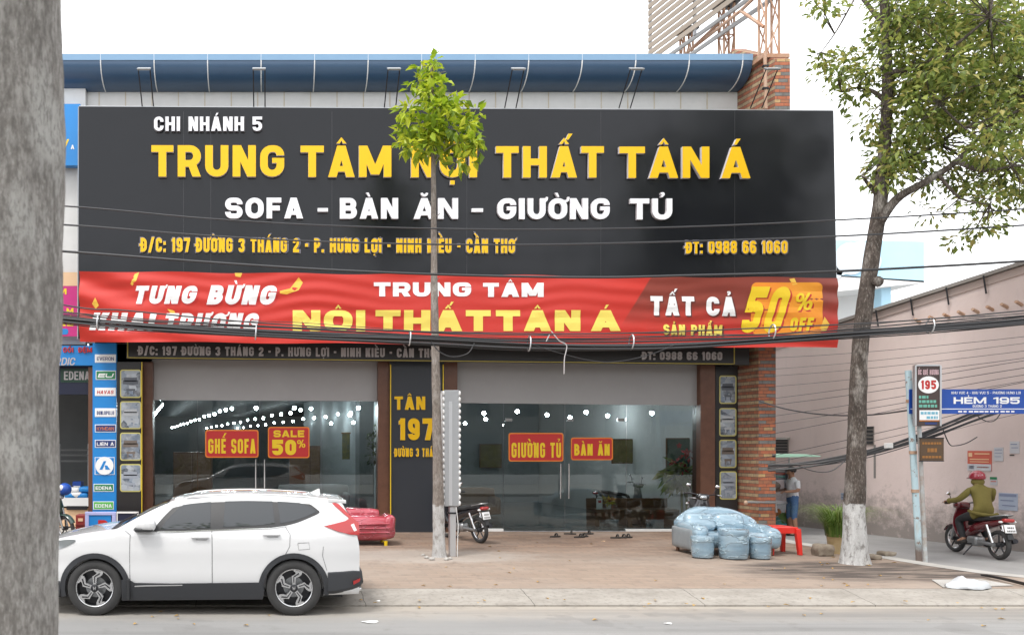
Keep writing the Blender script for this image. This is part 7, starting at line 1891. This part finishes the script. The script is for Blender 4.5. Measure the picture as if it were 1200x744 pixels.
for (x, Y, w_, h_, lab) in ((5.2, 30.4, 1.6, 2.2, 'dark wardrobe against the back wall of the right showroom'), (1.6, 33, 1.6, 2.2, 'dark wardrobe deep in the left showroom'), (-2.6, 29, 1.3, 2.0, 'dark cabinet by the left wall of the left showroom')):
    t_ = thing('wardrobe', lab, 'wardrobe', (x, Y, .165)); MB().box((x - w_ / 2, Y, .165), (x + w_ / 2, Y + .6, h_)).build('carcass', M['wood_red'], t_)
    for s_ in (-1, 1): MB().box((x + s_ * w_ / 4 - w_ / 4 + .02, Y - .02, .25), (x + s_ * w_ / 4 + w_ / 4 - .02, Y, h_ - .06)).build('door', M['wood_brown'], t_, bevel=.006)
wd_ = thing('wall_garland', 'tall dark wreath hanging on the right wall of the left showroom', 'decoration', P(438, 545, 22.4)); leaf_mesh('leaves', sum([clump(P(438, y, 22.4), .16, 14, .14) for y in range(505, 545, 6)], []), M['leaf_dark'], wd_)
wd_ = thing('gold_scroll', 'tall gold patterned wall hanging in the left showroom', 'decoration', P(404, 538, 24)); panel('cloth', 401, 508, 410, 538, 24, mat('gold_cloth', (.16, .13, .03), .5, (.05, .06, .05), 7, .15), wd_, .02); panel('rod', 400, 506.5, 411, 508, 23.98, M['wood_brown'], wd_, .05)

# ------------------------------------------------------------------ small things on the ground
def sandal(x, y, rz, label, grp='sandals before the glass doors'):
    p = GP(x, y); t_ = thing('sandal', label, 'sandal', (p.x, p.y, zp(p.y)), rz, grp)
    mb = MB(); mb.prism([(math.cos(a) * .14, math.sin(a) * (.05 + .012 * math.cos(a)), 0) for a in [i / 16 * 6.2832 for i in range(16)]], (0, 0, .03)); mb.build('sole', M['sandal'], t_, world=False)
    mb = MB(); mb.tube([(.03, -.055, .02), (.035, -.03, .075), (.04, 0, .085), (.035, .03, .075), (.03, .055, .02)], .018, 6); mb.build('strap', M['sandal'], t_, world=False, smooth=60)
for (x, y, a, lab) in ((650.5, 629.5, .3, 'lone black sandal farthest left before the glass doors'), (668, 626.3, -.2, 'black sandal against the door threshold under the handles'), (679, 630, .2, 'black sandal of the crossed pair, nearer the street'), (684, 629.3, .5, 'black sandal lying just right of the nearer crossed one'), (689, 626.2, .1, 'black sandal of the crossed pair, nearer the glass'), (722, 630.8, .1, 'brown flat sandal left of the last pair'), (730, 630.6, .35, 'black sandal of the last pair, left one'), (735, 630.3, .3, 'black sandal of the last pair, right one')): sandal(x, y, a, lab)
def blob(name, label, cat, c, rad, m, f=8, s=.04):
    mb = MB(); mb.ball(c, rad, 20); o = mb.build(name, m, smooth=60, fn=lambda p: Vector((p.x + noise.noise(p * f) * s, p.y + noise.noise(p * f + Vector((5, 0, 0))) * s, max(c.z - .0, p.z + noise.noise(p * f + Vector((0, 5, 0))) * s)))); return tag(o, label, cat)
p = GP(1135, 688); p.z = zp(p.y) + .005; blob('plastic_bag', 'crumpled white plastic bag lying on the kerb before the alley', 'bag', p, (.31, .17, .15), mat('bag_white', (.52, .54, .56), .35, coat=.3), 9, .06)
for (x, y, rx, ry, lab, m_) in ((433.5, 728.5, .11, .07, 'flat white scrap of paper on the road behind the car', 'white_paint'), (783, 730.5, .05, .04, 'small white scrap on the road in front of the right window', 'white_paint'), (443, 704, .03, .03, 'white bit of litter in the gutter behind the car', 'white_paint'), (707, 634, .045, .04, 'pale crumpled scrap on the pavement before the doors', 'peach')):
    z_ = 0.003 if y > 706 else .14; p = GP(x, y, z_); mb = MB(); mb.prism([(p.x + math.cos(a) * rx * (1 + .2 * math.sin(3 * a)), p.y + math.sin(a) * ry, p.z + .004 + .004 * math.sin(2 * a)) for a in [i / 10 * 6.2832 for i in range(10)]], (0, 0, .004)); tag(mb.build('litter', M[m_]), lab, 'litter')
rl = random.Random(11)
M['dry_leaf'] = leaf_mat('dry_leaf', [(.35, .16, .04), (.50, .30, .06), (.28, .14, .05)], .1)
spots = [(rl.uniform(420, 1180), rl.uniform(700, 714)) for _ in range(26)] + [(rl.uniform(80, 1190), rl.uniform(715, 740)) for _ in range(14)] + [(rl.uniform(480, 980), rl.uniform(632, 688)) for _ in range(22)] + [(rl.uniform(960, 1060), rl.uniform(652, 690)) for _ in range(16)]
for (x, y) in spots:
    z_ = .003 if y > 709 else (.06 if y > 690 else .137); p = GP(x, y, z_)
    if y <= 690: p.z = zp(p.y)
    me = leaf_mesh('fallen_leaf', [(Vector((p.x, p.y, p.z + .012)), Vector((math.cos(x), math.sin(x), .05)).normalized(), Vector((.1, .1, 1)), rl.uniform(.05, .10), rl.uniform(.015, .028))], M['dry_leaf'], None)
    tag(me, 'small dry fallen leaf lying on the ground before the shop', 'leaf', 'fallen leaves')
# drain slab and iron rods at the alley mouth
t_ = thing('drain_cover', 'pale flat concrete drain slab at the alley mouth', 'slab', GP(1128, 682)); q = [GP(1092, 679.5), GP(1150, 679), GP(1188, 686), GP(1105, 688)]
mb = MB(); mb.prism([Vector((p.x, p.y, zp(p.y) + .006)) for p in q], (0, 0, .012)); mb.build('slab', M['pale_cement'], t_)
mb = MB(); 
for k in range(3): a, b = GP(1150 + k * 3, 675 + k), GP(1200 + k * 4, 686.5 + k); a.z = b.z = zp(13.5) + .03 + .012 * k; mb.tube([a, (a + b) / 2 + Vector((0, 0, .01)), b], .014, 6)
tag(mb.build('iron_rod', M['dark_metal'], smooth=40), 'dark bent iron rods lying across the alley mouth', 'rods')
t_ = thing('hose_tap', 'grey pipe with brass tap sticking out of the brick pillar', 'pipe', P(895, 588, 20.0)); mb = MB(); mb.tube([P(874, 588, 20.1), P(909, 588.5, 20.1), P(910, 600, 20.1)], .025, 7); mb.build('pipe', M['grey_metal'], t_, smooth=40); mb = MB(); mb.ball(P(874, 589, 20.08), (.05, .04, .06), 8); mb.build('tap', M['rust'], t_, smooth=60)
